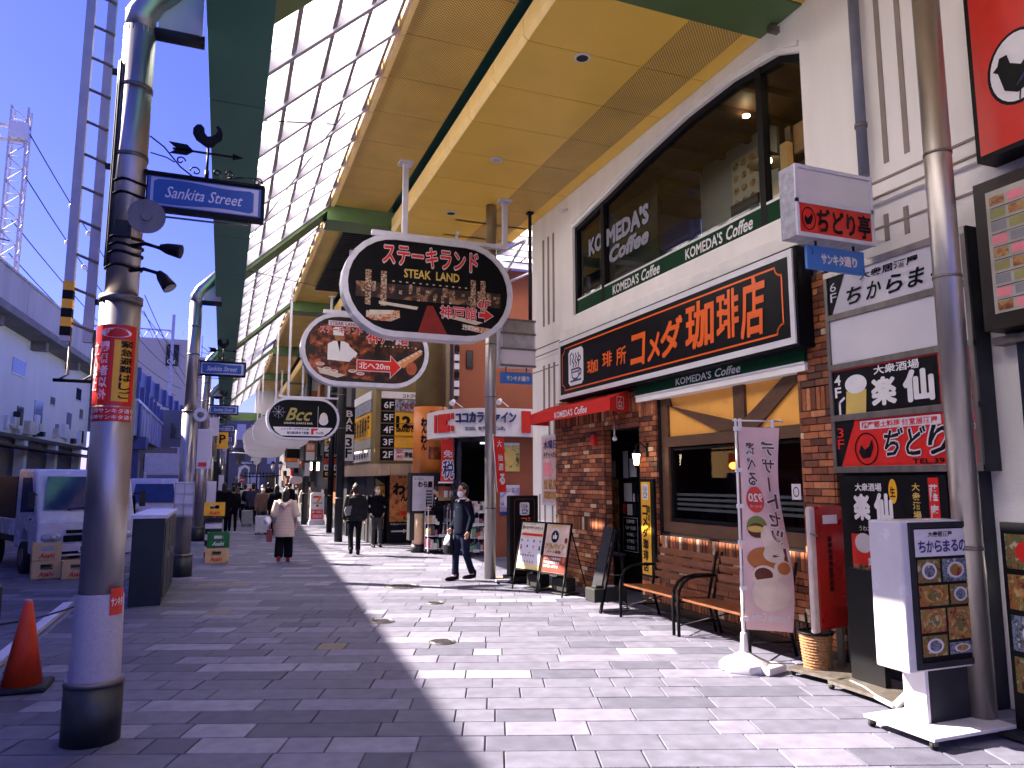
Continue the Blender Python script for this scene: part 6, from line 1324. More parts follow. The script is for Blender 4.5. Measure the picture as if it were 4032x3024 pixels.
# ------------------------------------------------------------------ far end of the street
fb_ = thing('far_white_building', 'pale building with an arched doorway at the far end of the street', 'building')
q = MB(); q.box(-6, 66, 0, 10, 70, 7.5, mat('far_wall', (.17, .165, .20), .8, var=.1, scale=.6)); q.build('wall', fb_)
for k in range(9):
    for z in (1.0, 3.2, 5.2):
        q = MB(); q.box(-4 + k * 1.25, 65.93, z, -3.3 + k * 1.25, 65.99, z + 1.3, darkglass if (k + int(z)) % 3 else greymetal); q.build('window', fb_)
q = MB(); q.prism(FR((0, 60, 0), (1, 0, 0)), [(1.15, .2), (1.25, .2), (1.25, 2.2), (1.4, 2.65), (1.62, 2.8), (1.85, 2.65), (1.85, .2), (1.95, .2), (1.95, 2.8), (1.62, 3.0), (1.15, 2.8)][:11], -.2, 0, white); q.build('arch_frame', fb_)
ga = thing('far_pipe_gantry', 'white pipework and gantry bars hanging at the far end of the arcade', 'gantry'); q = MB()
q.tube([(.35, 52, 3.6), (.9, 52, 3.6), (1.9, 52, 3.55)], .04, white, 8); q.tube([(.75, 52, 5.1), (.75, 52, 4.2), (.68, 52, 4.0), (.45, 52, 3.85)], .06, white, 8); q.tube([(.3, 52, .2), (.3, 52, 5.2)], .09, darkgrey, 8); q.tube([(1.95, 47, 0), (1.95, 47, 3.8)], .05, darkgrey, 8); q.box(1.0, 47, 2.0, 3.2, 47.1, 2.06, darkgrey); q.box(1.2, 47, 2.2, 3.1, 47.1, 2.24, darkgrey)
for k in range(9): q.box(1.3 + k * .2, 47, 1.95, 1.34 + k * .2, 47.06, 2.3, black)
q.build('bars', ga)
ne = thing('no_entry_sign', 'small red round no entry sign at the far end of the street', 'traffic sign'); F_ = FY(45)
q = MB(); q.cyl(1.07, 45.03, 0, 1.85, .025, greymetal, 8); q.build('post', ne); q = MB(); q.ell(F_, 1.07, 1.83, .14, .14, red, .01); q.rect(F_, .97, 1.80, 1.17, 1.86, white, .014); q.ell(F_, 1.07, 1.83, .15, .15, white, .006); q.build('disc', ne)
rp = thing('round_lattice_sign', 'round pale disc with cross bars at the far end of the arcade', 'sign'); F_ = FY(46); q = MB(); q.prism(F_, [(1.82 + .29 * math.cos(k * .2618), 3.0 + .29 * math.sin(k * .2618)) for k in range(24)], -.05, 0, offwhite)
q.line(F_, [(1.54, 3.08), (2.1, 3.08)], .02, greymetal, .01); q.line(F_, [(1.54, 2.92), (2.1, 2.92)], .02, greymetal, .01); q.build('disc', rp)
blade('blade_sign', 'white upright sign with dark lettering behind the far crowd', 1.30, 1.75, 1.0, 1.62, 45.5, [(white, 'ラーメン', red)])
blade('street_sign_far', 'small blue street sign on the right row at the far end', .95, 1.6, 2.68, 2.86, 44, [(bluesign, 'Sankita', offwhite)])
for i, (x, lb) in enumerate(((2.9, 'left lantern of the far pair of street lamps'), (3.35, 'right lantern of the far pair of street lamps'))):
    t = thing('street_lamp', lb, 'street lamp', (x, 48, 2.7), 0, 'pair of far street lanterns'); q = MB(); q.tube([(0, 0, -.25), (0, 0, .12)], [.07, .14], offwhite, 6); q.build('glass', t); q = MB(); q.tube([(0, 0, .12), (0, 0, .3)], [.17, .02], darkgrey, 6); q.tube([(0, 0, -.25), (0, 0, -.6)], .02, black, 6); q.build('cap', t)
q = MB(); q.cyl(3.12, 48, 0, 2.1, .06, black, 10); q.box(2.85, 47.97, 2.08, 3.4, 48.03, 2.13, black); tag(q.build('lamp_post'), 'black post under the far pair of street lanterns', 'lamp post')
# left clutter along the row: distant poles
for i, (x, y, h) in enumerate(((-.2, 37, 3.6), (.05, 44, 3.4), (-1.2, 47, 5.), (-.1, 55, 4.4))):
    q = MB(); q.cyl(x, y, 0, h, .07, [darkgrey, steel_dull][i % 2], 10); tag(q.build('far_post'), ['thin dark post past the fourth column', 'pale thin post further past the fourth column', 'tall post at the roadside in the distance', 'post beside the last column far away'][i], 'post')
q = MB()
for k in range(14): q.box(-.35 + (k % 3) * .12, 30 + k * 1.4, .2 + (k * 37 % 10) * .12, -.15 + (k % 3) * .12, 30.4 + k * 1.4, .8 + (k * 53 % 10) * .2, [offwhite, darkgrey, greymetal, darkshop, bluesteel][k % 5])
q.build('kerbside_clutter', kind='stuff')
# ------------------------------------------------------------------ railway viaduct on the left
VK = .055
def vx(y, off=0): return -8.55 + VK * y + off
vd = thing('railway_viaduct', 'long concrete railway viaduct with pale walls under it along the left side', 'viaduct')
def vbox(mb, y0, y1, o0, o1, z0, z1, mt):
    vs = [(vx(y, o), y, z) for z in (z0, z1) for y in (y0, y1) for o in (o0, o1)]
    mb.add(vs, [(0, 2, 3, 1), (4, 5, 7, 6), (0, 1, 5, 4), (2, 6, 7, 3), (0, 4, 6, 2), (1, 3, 7, 5)], mt)
y = -30
while y < 46:
    q = MB(); vbox(q, y + .01, y + 3.79, -.22, 0, 7.72, 8.9, concrete); vbox(q, y + .01, y + 3.79, -.27, .05, 8.84, 8.93, concrete); q.build('parapet_panel', vd); y += 3.8
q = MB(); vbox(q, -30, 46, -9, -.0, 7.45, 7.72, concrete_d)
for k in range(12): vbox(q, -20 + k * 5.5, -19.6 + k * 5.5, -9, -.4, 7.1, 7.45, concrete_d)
q.build('deck', vd)
q = MB(); vbox(q, -30, 46, -1.25, -.95, 3.55, 7.45, whitewall); q.build('upper_wall', vd)
q = MB(); vbox(q, -30, 46, -.94, -.80, 3.40, 3.55, darkgrey); vbox(q, -30, 46, -.94, -.3, 3.0, 3.08, black); q.build('shop_canopy', vd)
q = MB(); vbox(q, -30, 46, -1.3, -1.2, 0, 3.45, darkblueshop); q.build('shop_fronts', vd)
for k in range(8): q = MB(); vbox(q, 12.0 + k * 4.6, 12.4 + k * 4.6, -1.2, -.85, 0, 3.45, whitewall); q.build('pier', vd)
for k, (y, z, w_, h_) in enumerate(((33.0, 5.9, 1.6, .6), (38.5, 5.2, .7, .35), (41.5, 4.3, .9, .8), (44.0, 5.0, .7, .5), (36.2, 4.05, 1.2, 1.1), (34.0, 3.8, .8, .9), (39.6, 3.9, .6, .5), (43, 5.9, 1., .6))):
    q = MB(); vbox(q, y, y + w_, -.96, -.93, z, z + h_, darkglass if k % 2 else mat('window_pale_glass', (.16, .2, .34), .15)); w = q.build('window', vd); q = MB(); vbox(q, y - .05, y + w_ + .05, -.96, -.90, z - .06, z, greymetal); q.build('sill', w)
q = MB()
rnd = random.Random(11)
for k in range(34):
    y = 24 + rnd.random() * 21; vbox(q, y, y + rnd.uniform(.15, .8), -.95, -.85 + rnd.random() * .15, 3.6 + rnd.random() * .3, 3.85 + rnd.random() * .7, rnd.choice([offwhite, greymetal, darkgrey, whitewall, pale]))
q.build('wall_fittings', vd, kind='stuff')
for i, (y, w_, c, lb) in enumerate(((24.5, .9, 'glow_panel', 'glowing yellow and orange shop panel under the viaduct at the left edge'), (29.5, .5, None, 'dim dark shop board under the viaduct'))):
    q = MB(); vbox(q, y, y + w_ * 2.2, -.75, -.7, 1.9, 3.3, mat('glow_panel', (1., .55, .22), .5, emit=.9) if c else darkgrey); vbox(q, y + .2, y + w_, -.71, -.68, 2.2, 2.9, mat('red_glow', (.9, .15, .05), .5, emit=.5) if c else black); tag(q.build('shop_board'), lb, 'sign')
# catenary
ct = thing('catenary_mast', 'lattice railway mast on the viaduct at the left edge', 'mast'); q = MB(); mast_m = mat('mast_paint', (.42, .40, .48), .6, var=.15)
mx, my = -9.85, 40.
for dx in (-.35, .35):
    for dy in (-.3, .3): q.box(mx + dx - .04, my + dy - .04, 8.9, mx + dx + .04, my + dy + .04, 19.6, mast_m)
q.build('legs', ct); q = MB()
for k in range(17):
    z = 9 + k * .62; s_ = 1 if k % 2 else -1
    q.tube([(mx - .35 * s_, my - .3, z), (mx + .35 * s_, my - .3, z + .62)], .03, mast_m, 4); q.tube([(mx - .35, my - .3, z), (mx + .35, my - .3, z)], .025, mast_m, 4); q.tube([(mx + .35, my - .3 * s_, z), (mx + .35, my + .3 * s_, z + .62)], .03, mast_m, 4)
q.build('lattice', ct, kind='stuff'); q = MB(); q.box(mx - 6, my - .1, 18.6, mx + .4, my + .1, 18.75, mast_m); q.box(mx - 6, my - .1, 17.9, mx + .4, my + .1, 18.0, mast_m); q.box(mx - .4, my - .36, 18.0, mx + .4, my + .3, 18.8, greymetal)
for k in range(8): q.tube([(mx - k * .7, my, 17.95), (mx - .35 - k * .7, my, 18.65)], .03, mast_m, 4)
q.build('crossarm', ct)
g2 = thing('catenary_portal', 'thin lattice railway portal beyond the viaduct parapet', 'gantry'); q = MB()
for z in (15.0, 15.9): q.box(-30, 76, z, -5, 76.12, z + .12, mast_m)
for k in range(28): q.tube([(-30 + k * .9, 76, 15.05), (-29.55 + k * .9, 76, 15.95)], .04, mast_m, 4); q.tube([(-29.55 + k * .9, 76, 15.95), (-29.1 + k * .9, 76, 15.05)], .04, mast_m, 4)
for x in (-12.5, -9.2, -5.1): q.box(x, 75.9, 9, x + .25, 76.2, 17.5, mast_m)
q.build('truss', g2)
wires = [((mx + .4, my, 18.4), (-4.5, 90, 15.5)), ((mx + .4, my, 16.2), (-5, 90, 13.5)), ((mx, my, 14.0), (-5, 95, 12.6)), ((mx, my, 12.4), (-5.5, 95, 11.8)), ((-13, 30, 15.5), (mx, my, 13.0)), ((mx + .4, my, 11.2), (-6, 90, 11.2)), ((-13, 30, 13), (-6.2, 85, 10.7)), ((-6, 60, 15.5), (-2.2, 110, 12.3)), ((-6, 60, 14.3), (-2.2, 110, 11.8))]
for i, (a, b) in enumerate(wires):
    a, b = Vector(a), Vector(b); q = MB(); q.tube([a.lerp(b, k / 14) - Vector((0, 0, 1.2 * (1 - (2 * k / 14 - 1) ** 2))) for k in range(15)], .035, darkgrey, 4)
    if i < 2:
        for k in (2, 3, 5): q.ellipsoid(a.lerp(b, k / 14) - Vector((0, 0, 1.2 * (1 - (2 * k / 14 - 1) ** 2))), .18, .3, .18, greymetal, 8, 5)
    w = q.build('overhead_wire'); tag(w, ['topmost railway wire with round insulators, running down from the mast head', 'second railway wire with insulators leaving the mast below its head', 'railway wire leaving the mast at mid height', 'railway wire leaving the mast in its lower third', 'wire arriving at the mast from the left, upper one', 'lowest railway wire leaving the mast near the parapet', 'wire low over the parapet, coming from the left edge', 'upper wire in the sky gap between the first two columns', 'lower wire in the sky gap between the first two columns'][i], 'wire', 'overhead wires above the viaduct')
# blue girder bridge
gb = thing('girder_bridge', 'blue steel railway girder bridge crossing beyond the concrete viaduct', 'bridge'); q = MB()
def gx(y): return -5.4 + .055 * (y - 46)
for k in range(9):
    y0 = 46.2 + k * 4
    q = MB(); q.add([(gx(y0), y0, 7.6), (gx(y0 + 4), y0 + 3.95, 7.6), (gx(y0 + 4), y0 + 3.95, 8.7), (gx(y0), y0, 8.7), (gx(y0) - .1, y0, 7.6), (gx(y0 + 4) - .1, y0 + 3.95, 7.6), (gx(y0 + 4) - .1, y0 + 3.95, 8.7), (gx(y0) - .1, y0, 8.7)], [(0, 1, 2, 3), (7, 6, 5, 4), (0, 4, 5, 1), (3, 2, 6, 7), (0, 3, 7, 4), (1, 5, 6, 2)], bluesteel); q.box(gx(y0), y0, 7.4, gx(y0) + .25, y0 + .15, 8.7, bluesteel); q.build('upper_girder_panel', gb)
q = MB(); q.box(-14, 46, 6.8, -5.4, 82, 7.5, bluesteel); 
for k in range(12): q.box(-14, 46.5 + k * 3, 6.4, -4.6, 46.8 + k * 3, 7.4, bluesteel)
q.build('deck_beams', gb, kind='stuff')
q = MB(); q.box(-4.9, 46.5, 4.3, -4.75, 80, 6.3, paleblue); q.box(-5.0, 46.5, 6.25, -4.6, 80, 6.4, offwhite); q.box(-5.0, 46.5, 4.2, -4.6, 80, 4.3, darkgrey)
for k in range(16): q.box(-4.75, 47 + k * 2, 4.3, -4.66, 47.1 + k * 2, 6.3, paleblue)
q.build('lower_girder', gb); q = MB(); q.box(-5.4, 48, 0, -4.6, 49, 6.3, bluesteel); q.box(-5.6, 47.6, 3.6, -4.2, 49.2, 4.3, bluesteel); q.build('bridge_pier', gb)
q = MB(); q.box(-9, 60, 0, -3.2, 61, 4.2, mat('far_dim_wall', (.16, .15, .18), .8, var=.2)); 
for k in range(12): q.box(-8.5 + k * .45, 59.9, .5 + (k * 7 % 5) * .5, -8.3 + k * .45, 59.98, 2.2 + (k * 5 % 4) * .5, [offwhite, greymetal, darkshop, pale, red][k % 5])
tag(q.build('shop_block'), 'dim shops with pale panels under the blue girder bridge', 'building')
# far beige block
fb2 = thing('far_beige_block', 'beige flat roofed block with a dark wall sign above the blue bridge', 'building'); q = MB(); bm = mat('far_beige', (.46, .42, .38), .8, var=.08)
q.box(-14.5, 112, 0, -6.3, 122, 20.3, bm); q.box(-11.6, 111.5, 0, -5.2, 122, 21.4, bm); q.box(-5.2, 113, 0, -2.2, 122, 19.3, bm); q.build('wall', fb2)
q = MB(); q.box(-8.0, 111.3, 17.6, -6.4, 111.45, 20.6, darkgrey); q.text(FY(111.3), 'Cat', -7.8, 17.9, -6.8, 18.5, white, .03, .03); q.build('wall_sign', fb2); q = MB()
for x, h in ((-12.9, 24.2), (-9.9, 22.8), (-3.6, 22.6), (-6.2, 23)): q.box(x, 114, 19, x + .12, 114.12, h, greymetal)
q.box(-13.3, 113.8, 20, -12.4, 114.4, 22.4, greymetal); q.build('roof_masts', fb2); q = MB()
for r_ in range(5):
    for c_ in range(4): q.box(-14.2 + c_ * .75, 111.9, 17.5 - r_ * 1.4, -13.7 + c_ * .75, 111.98, 18.3 - r_ * 1.4, greymetal)
q.build('windows', fb2, kind='stuff')
# ------------------------------------------------------------------ vehicles
def wheel(mb, x, y, r=.33, w=.2):
    mb.tube([(x - w / 2, y, r), (x + w / 2, y, r)], r, rubber, 22, ref=(0, 1, 0)); mb.tube([(x - w / 2 - .01, y, r), (x + w / 2 + .01, y, r)], r * .58, steel_dull, 16, ref=(0, 1, 0))
def truck(x, y, rz, label, sc=1.):
    t = thing('parked_truck', label, 'truck', (x, y, 0), rz)          # front looks along -y
    t.scale = (sc, sc, sc)
    FL = FR((-.85, 0, 0), (0, 1, 0)); W_ = 1.70
    prof = [(-.02, .38), (-.05, .62), (-.02, .98), (.10, 1.18), (.42, 1.86), (.55, 1.97), (1.7, 2.0), (1.72, .45), (1.35, .45), (1.30, .62), (1.15, .78), (.95, .84), (.75, .78), (.60, .62), (.56, .38)]
    q = MB(); q.prism(FL, prof[::-1], 0, W_, mirrorwhite); q.build('cab', t, bevel=.045)
    q = MB(); q.box(-.86, 1.8, .55, .86, 4.4, .68, darkgrey); q.box(-.86, 1.8, .68, .86, 4.4, 1.0, mirrorwhite); q.box(-.84, 1.82, 1.0, .84, 4.3, 1.85, darkshop); q.build('cargo_bed', t, bevel=.01)
    q = MB(); q.add([(-.74, .125, 1.22), (.74, .125, 1.22), (.66, .40, 1.84), (-.66, .40, 1.84)], [(0, 1, 2, 3)], blueglass); 
    q.v = [(a, b - .045, c) for a, b, c in q.v]; q.build('windscreen', t)
    for s_ in (-1, 1):
        q = MB(); q.add([(s_ * .853, .28, 1.18), (s_ * .853, 1.35, 1.14), (s_ * .853, 1.32, 1.82), (s_ * .853, .62, 1.82), (s_ * .853, .36, 1.36)], [(0, 1, 2, 3, 4)] if s_ > 0 else [(4, 3, 2, 1, 0)], blueglass); q.build('side_window', t)
        q = MB(); q.ellipsoid((s_ * .62, -.02, .70), .19, .06, .11, mat('headlight_glass', (.30, .32, .40), .12, spec=.8), 14, 8); q.ellipsoid((s_ * .60, -.055, .70), .06, .04, .06, steel, 10, 6); q.build('headlight', t)
        q = MB(); q.box(s_ * .97 - .05, .0, 1.25, s_ * .97 + .05, .06, 1.55, darkgrey); q.tube([(s_ * .84, .2, 1.5), (s_ * .97, .05, 1.52)], .012, black, 6); q.build('mirror', t)
        for yy in (.95, 3.6): 
            q = MB(); wheel(q, s_ * .76, yy, .30); q.build('wheel', t)
        q = MB(); q.box(s_ * .858 - .004, .40, 1.02, s_ * .858 + .004, .56, 1.05, darkgrey); q.build('door_handle', t)
    q = MB(); q.box(-.38, -.085, .78, .38, -.03, .84, black); q.box(-.42, -.09, .62, .42, -.03, .74, black); q.box(-.80, -.10, .36, .80, -.02, .58, mirrorwhite); q.box(-.5, -.11, .40, .5, -.09, .45, black); q.build('grille', t, bevel=.01)
    q = MB(); F = FR((0, -.10, 0), (1, 0, 0)); q.ring(F, 0, .80, .08, .055, .014, steel, .01); q.line(F, [(-.04, .78), (0, .82), (.04, .78)], .012, steel, .01); q.build('badge', t)
    q = MB(); q.rect(F, -.17, .42, .17, .56, mat('plate_white', (.5, .52, .58), .4), .02); q.text(F, '12-43', -.14, .44, .14, .53, mat('plate_green', (.02, .12, .06), .4), .024, .03); q.build('number_plate', t)
    q = MB(); 
    for s_ in (-.35, .3): q.tube([(s_, .07, 1.21), (s_ + .3, .06, 1.26)], .010, black, 5)
    q.build('wipers', t); q = MB(); q.line(FR((0, -.03, 0), (1, 0, 0)), [(-.7, 1.02), (.7, 1.02)], .008, greymetal, .0); q.build('panel_gap', t)
    return t
truck(-2.35, 16.4, R(24), 'white light truck parked at the left with beer crates before its bumper')
def van(x, y, rz, label, body, box_=True):
    t = thing('parked_van', label, 'van', (x, y, 0), rz); FL = FR((-.8, 0, 0), (0, 1, 0))
    prof = [(0, .3), (-.03, .7), (.12, 1.0), (.75, 1.7), (1.0, 1.85), (3.6, 1.85), (3.7, .3)]
    q = MB(); q.prism(FL, prof[::-1], 0, 1.6, body); q.build('body', t, bevel=.06)
    q = MB(); q.add([(-.68, .13, 1.04), (.68, .13, 1.04), (.6, .68, 1.66), (-.6, .68, 1.66)], [(0, 1, 2, 3)], blueglass); q.v = [(a, b - .05, c) for a, b, c in q.v]; q.build('windscreen', t)
    q = MB(); q.box(-.5, -.07, .55, .5, -.02, .68, black); q.box(-.7, -.08, .3, .7, -.02, .42, darkgrey); q.build('grille', t)
    for s_ in (-1, 1):
        q = MB(); q.ellipsoid((s_ * .6, 0, .78), .14, .06, .09, steel, 10, 6); q.build('headlight', t)
        q = MB(); q.box(s_ * .803 - .003, .8, 1.1, s_ * .803 + .003, 3.3, 1.6, blueglass); q.build('side_window', t)
        for yy in (.7, 2.9): q = MB(); wheel(q, s_ * .70, yy, .28); q.build('wheel', t)
    return t
van(-2.15, 28.5, R(4), 'silver white van farther up the road beyond the black cabinet', mirrorwhite)
q = MB(); q.box(-3.0, 34, .5, -1.2, 38, 2.9, greymetal); q.box(-2.9, 33.0, .5, -1.3, 34.0, 2.1, mirrorwhite); q.box(-2.8, 32.97, 1.3, -1.4, 33.0, 2.0, blueglass); q.box(-3.0, 33.0, .2, -1.2, 38, .5, black)
tv = q.build('box_truck', bevel=.03); tag(tv, 'grey box truck in the distance behind the silver white van', 'truck')
# ------------------------------------------------------------------ kerbside furniture
cab = thing('utility_cabinet', 'tall black utility cabinet with a pale sloping lid behind the nearest column', 'cabinet', (-1.15, 11.9, 0))
q = MB(); q.box(0, 0, 0, .42, 2.6, 1.22, mat('black_green_cabinet', (.012, .018, .02), .4, var=.2)); q.build('body', cab, bevel=.01); q = MB(); q.box(-.03, -.03, 1.22, .45, 2.63, 1.27, greymetal); q.build('lid', cab)
q = MB()
for k in range(3): q.box(.42, .1 + k * .85, .1, .432, .85 + k * .85, 1.15, mat('black_green_cabinet', 0)); q.box(.432, .75 + k * .85, .6, .445, .79 + k * .85, .7, steel)
q.build('doors', cab, kind='stuff')
co = thing('traffic_cone', 'orange traffic cone with a black base at the left edge', 'traffic cone', (-1.50, 7.62, 0)); og = mat('cone_orange', (.60, .045, .010), .5, var=.12)
q = MB(); q.tube([(0, 0, .04), (0, 0, .72)], [.155, .032], og, 24); q.tube([(0, 0, .72), (0, 0, .74)], [.032, .025], mat('cone_tip', (.6, .2, .25), .5), 12); q.build('cone', co); q = MB(); q.box(-.21, -.21, 0, .21, .21, .045, rubber); q.build('base', co, bevel=.02)
bo = thing('bollard', 'slim dark bollard with a rounded top at the left edge beside the cone', 'bollard', (-1.72, 7.55, 0)); q = MB(); q.cyl(0, 0, 0, .86, .038, darkgrey, 16); q.ellipsoid((0, 0, .86), .038, .038, .03, steel_dull, 12, 6); q.build('post', bo); q = MB(); q.cyl(0, 0, 0, .06, .06, black, 14); q.build('collar', bo)
ch = MB(); ch.tube([(-1.72 + k * .08, 7.55 + k * .62, .55 - .5 * (1 - (k / 5 - 1) ** 2) * .4) for k in range(11)], .010, darkgrey, 5); tag(ch.build('rope_line', loc=(0, 0, 0)), 'thin rope running from the bollard back toward the crates', 'rope')
bd_ = MB(); bd_.box(-1.98, 8.0, .02, -1.86, 12.2, .07, greymetal); tag(bd_.build('parking_barrier'), 'pale low metal plate lying along the roadside behind the cone', 'barrier')
def crate(x, y, z, rz, col, label, dark=black, grp=None):
    t = thing('beer_crate', label, 'crate', (x, y, z), rz, grp); w, d, h = .45, .36, .32; q = MB(); th = .02
    q.box(-w / 2, -d / 2, 0, w / 2, d / 2, .02, col)
    for (x0, y0, x1, y1) in ((-w / 2, -d / 2, w / 2, -d / 2 + th), (-w / 2, d / 2 - th, w / 2, d / 2)):
        q.box(x0, y0, 0, x1, y1, .17, col); q.box(x0, y0, .26, x1, y1, h, col)
        for a, b in ((0, .28), (.72, 1.)): q.box(x0 + a * w, y0, .17, x0 + b * w, y1, .26, col)
    for (x0, y0, x1, y1) in ((-w / 2, -d / 2 + th, -w / 2 + th, d / 2 - th), (w / 2 - th, -d / 2 + th, w / 2, d / 2 - th)): q.box(x0, y0, 0, x1, y1, .17, col); q.box(x0, y0, .26, x1, y1, h, col); q.box(x0, y0, .17, x1, y0 + .08, .26, col); q.box(x0, y1 - .08, .17, x1, y1, .26, col)
    q.build('shell', t); q = MB(); q.text(FR((0, -d / 2, 0), (1, 0, 0)), 'Asahi', -.12, .05, .12, .13, red if col is not green_c else white, .004, .04, .3); q.build('lettering', t)
    q = MB(); q.box(-w / 2 + th, -d / 2 + th, .02, w / 2 - th, d / 2 - th, .15, dark); q.build('bottles', t); return t
cc = mat('cream_crate', (.66, .44, .20), .5, var=.08); green_c = mat('green_crate', (.012, .14, .03), .45, var=.1); yel_c = mat('yellow_crate', (.78, .42, .02), .45, var=.08)
crate(-2.92, 15.95, .0, R(16), cc, 'cream beer crate at the bottom left before the truck'); crate(-2.40, 15.75, .0, R(12), cc, 'cream beer crate on the ground right of the stacked pair before the truck'); crate(-2.93, 15.97, .325, R(15), cc, 'cream beer crate stacked on top before the truck')
crate(-.02, 17.6, .0, R(-4), cc, 'cream beer crate on the paving under the green one'); crate(-.0, 17.6, .325, R(-2), green_c, 'green beer crate on top of the cream one near the second column')
q = MB()
for k in range(7): q.box(-.30, 18.6, .02 + k * .13, .06, 18.95, .13 + k * .13, [darkgrey, greymetal][k % 2])
tag(q.build('crate_stack'), 'stack of thin dark and grey trays under the yellow crate', 'trays'); crate(-.12, 18.75, .94, 0, yel_c, 'yellow beer crate on top of the dark tray stack')
# folding bike like clutter behind the column
bk2 = thing('parked_bicycle', 'bicycle parked by the kerb just behind the second column', 'bicycle', (-.95, 16.6, 0), R(70))
for x in (-.48, .48):
    q = MB(); q.tube([(x + .29 * math.cos(k * .2618), 0, .30 + .29 * math.sin(k * .2618)) for k in range(25)], .016, rubber, 6)
    for k in range(6): q.tube([(x, 0, .3), (x + .28 * math.cos(k * 1.047), 0, .3 + .28 * math.sin(k * 1.047))], .003, steel, 3)
    q.build('wheel', bk2)
q = MB(); q.tube([(-.48, 0, .3), (-.1, 0, .32), (.35, 0, .62)], .016, mat('bike_red', (.3, .02, .02), .3), 7); q.tube([(-.48, 0, .3), (-.2, 0, .66), (.35, 0, .68)], .014, mat('bike_red', 0), 7); q.tube([(-.1, 0, .32), (-.22, 0, .80)], .014, steel, 7); q.tube([(.48, 0, .3), (.33, 0, .88)], .014, steel, 7); q.build('frame', bk2)
q = MB(); q.ellipsoid((-.23, 0, .82), .12, .07, .035, black, 10, 6); q.build('saddle', bk2); q = MB(); q.tube([(.33, -.25, .92), (.35, 0, .9), (.33, .25, .92)], .012, steel, 7); q.build('handlebar', bk2)
q = MB(); q.box(.42, -.14, .62, .68, .14, .84, mat('bike_basket', (.3, .3, .34), .5, .4)); q.build('basket', bk2)
q = MB(); q.box(-1.7, 20, 0, -1.0, 20.5, .9, mat('dark_red_box', (.14, .02, .02), .5)); q.box(-1.6, 20.2, .9, -1.1, 20.4, 1.1, greymetal); tag(q.build('street_bin', bevel=.02), 'dark red bin behind the parked bicycle', 'bin')
for i in range(6):
    q = MB(); q.cyl(-1.5, 18.2 + i * 2.2, 0, .8, .035, darkgrey, 10); o = q.build('bollard'); tag(o, '%s dark post in the roadside row behind the black cabinet' % ['nearest', 'second', 'third', 'fourth', 'fifth', 'farthest'][i], 'bollard', 'row of dark roadside posts')
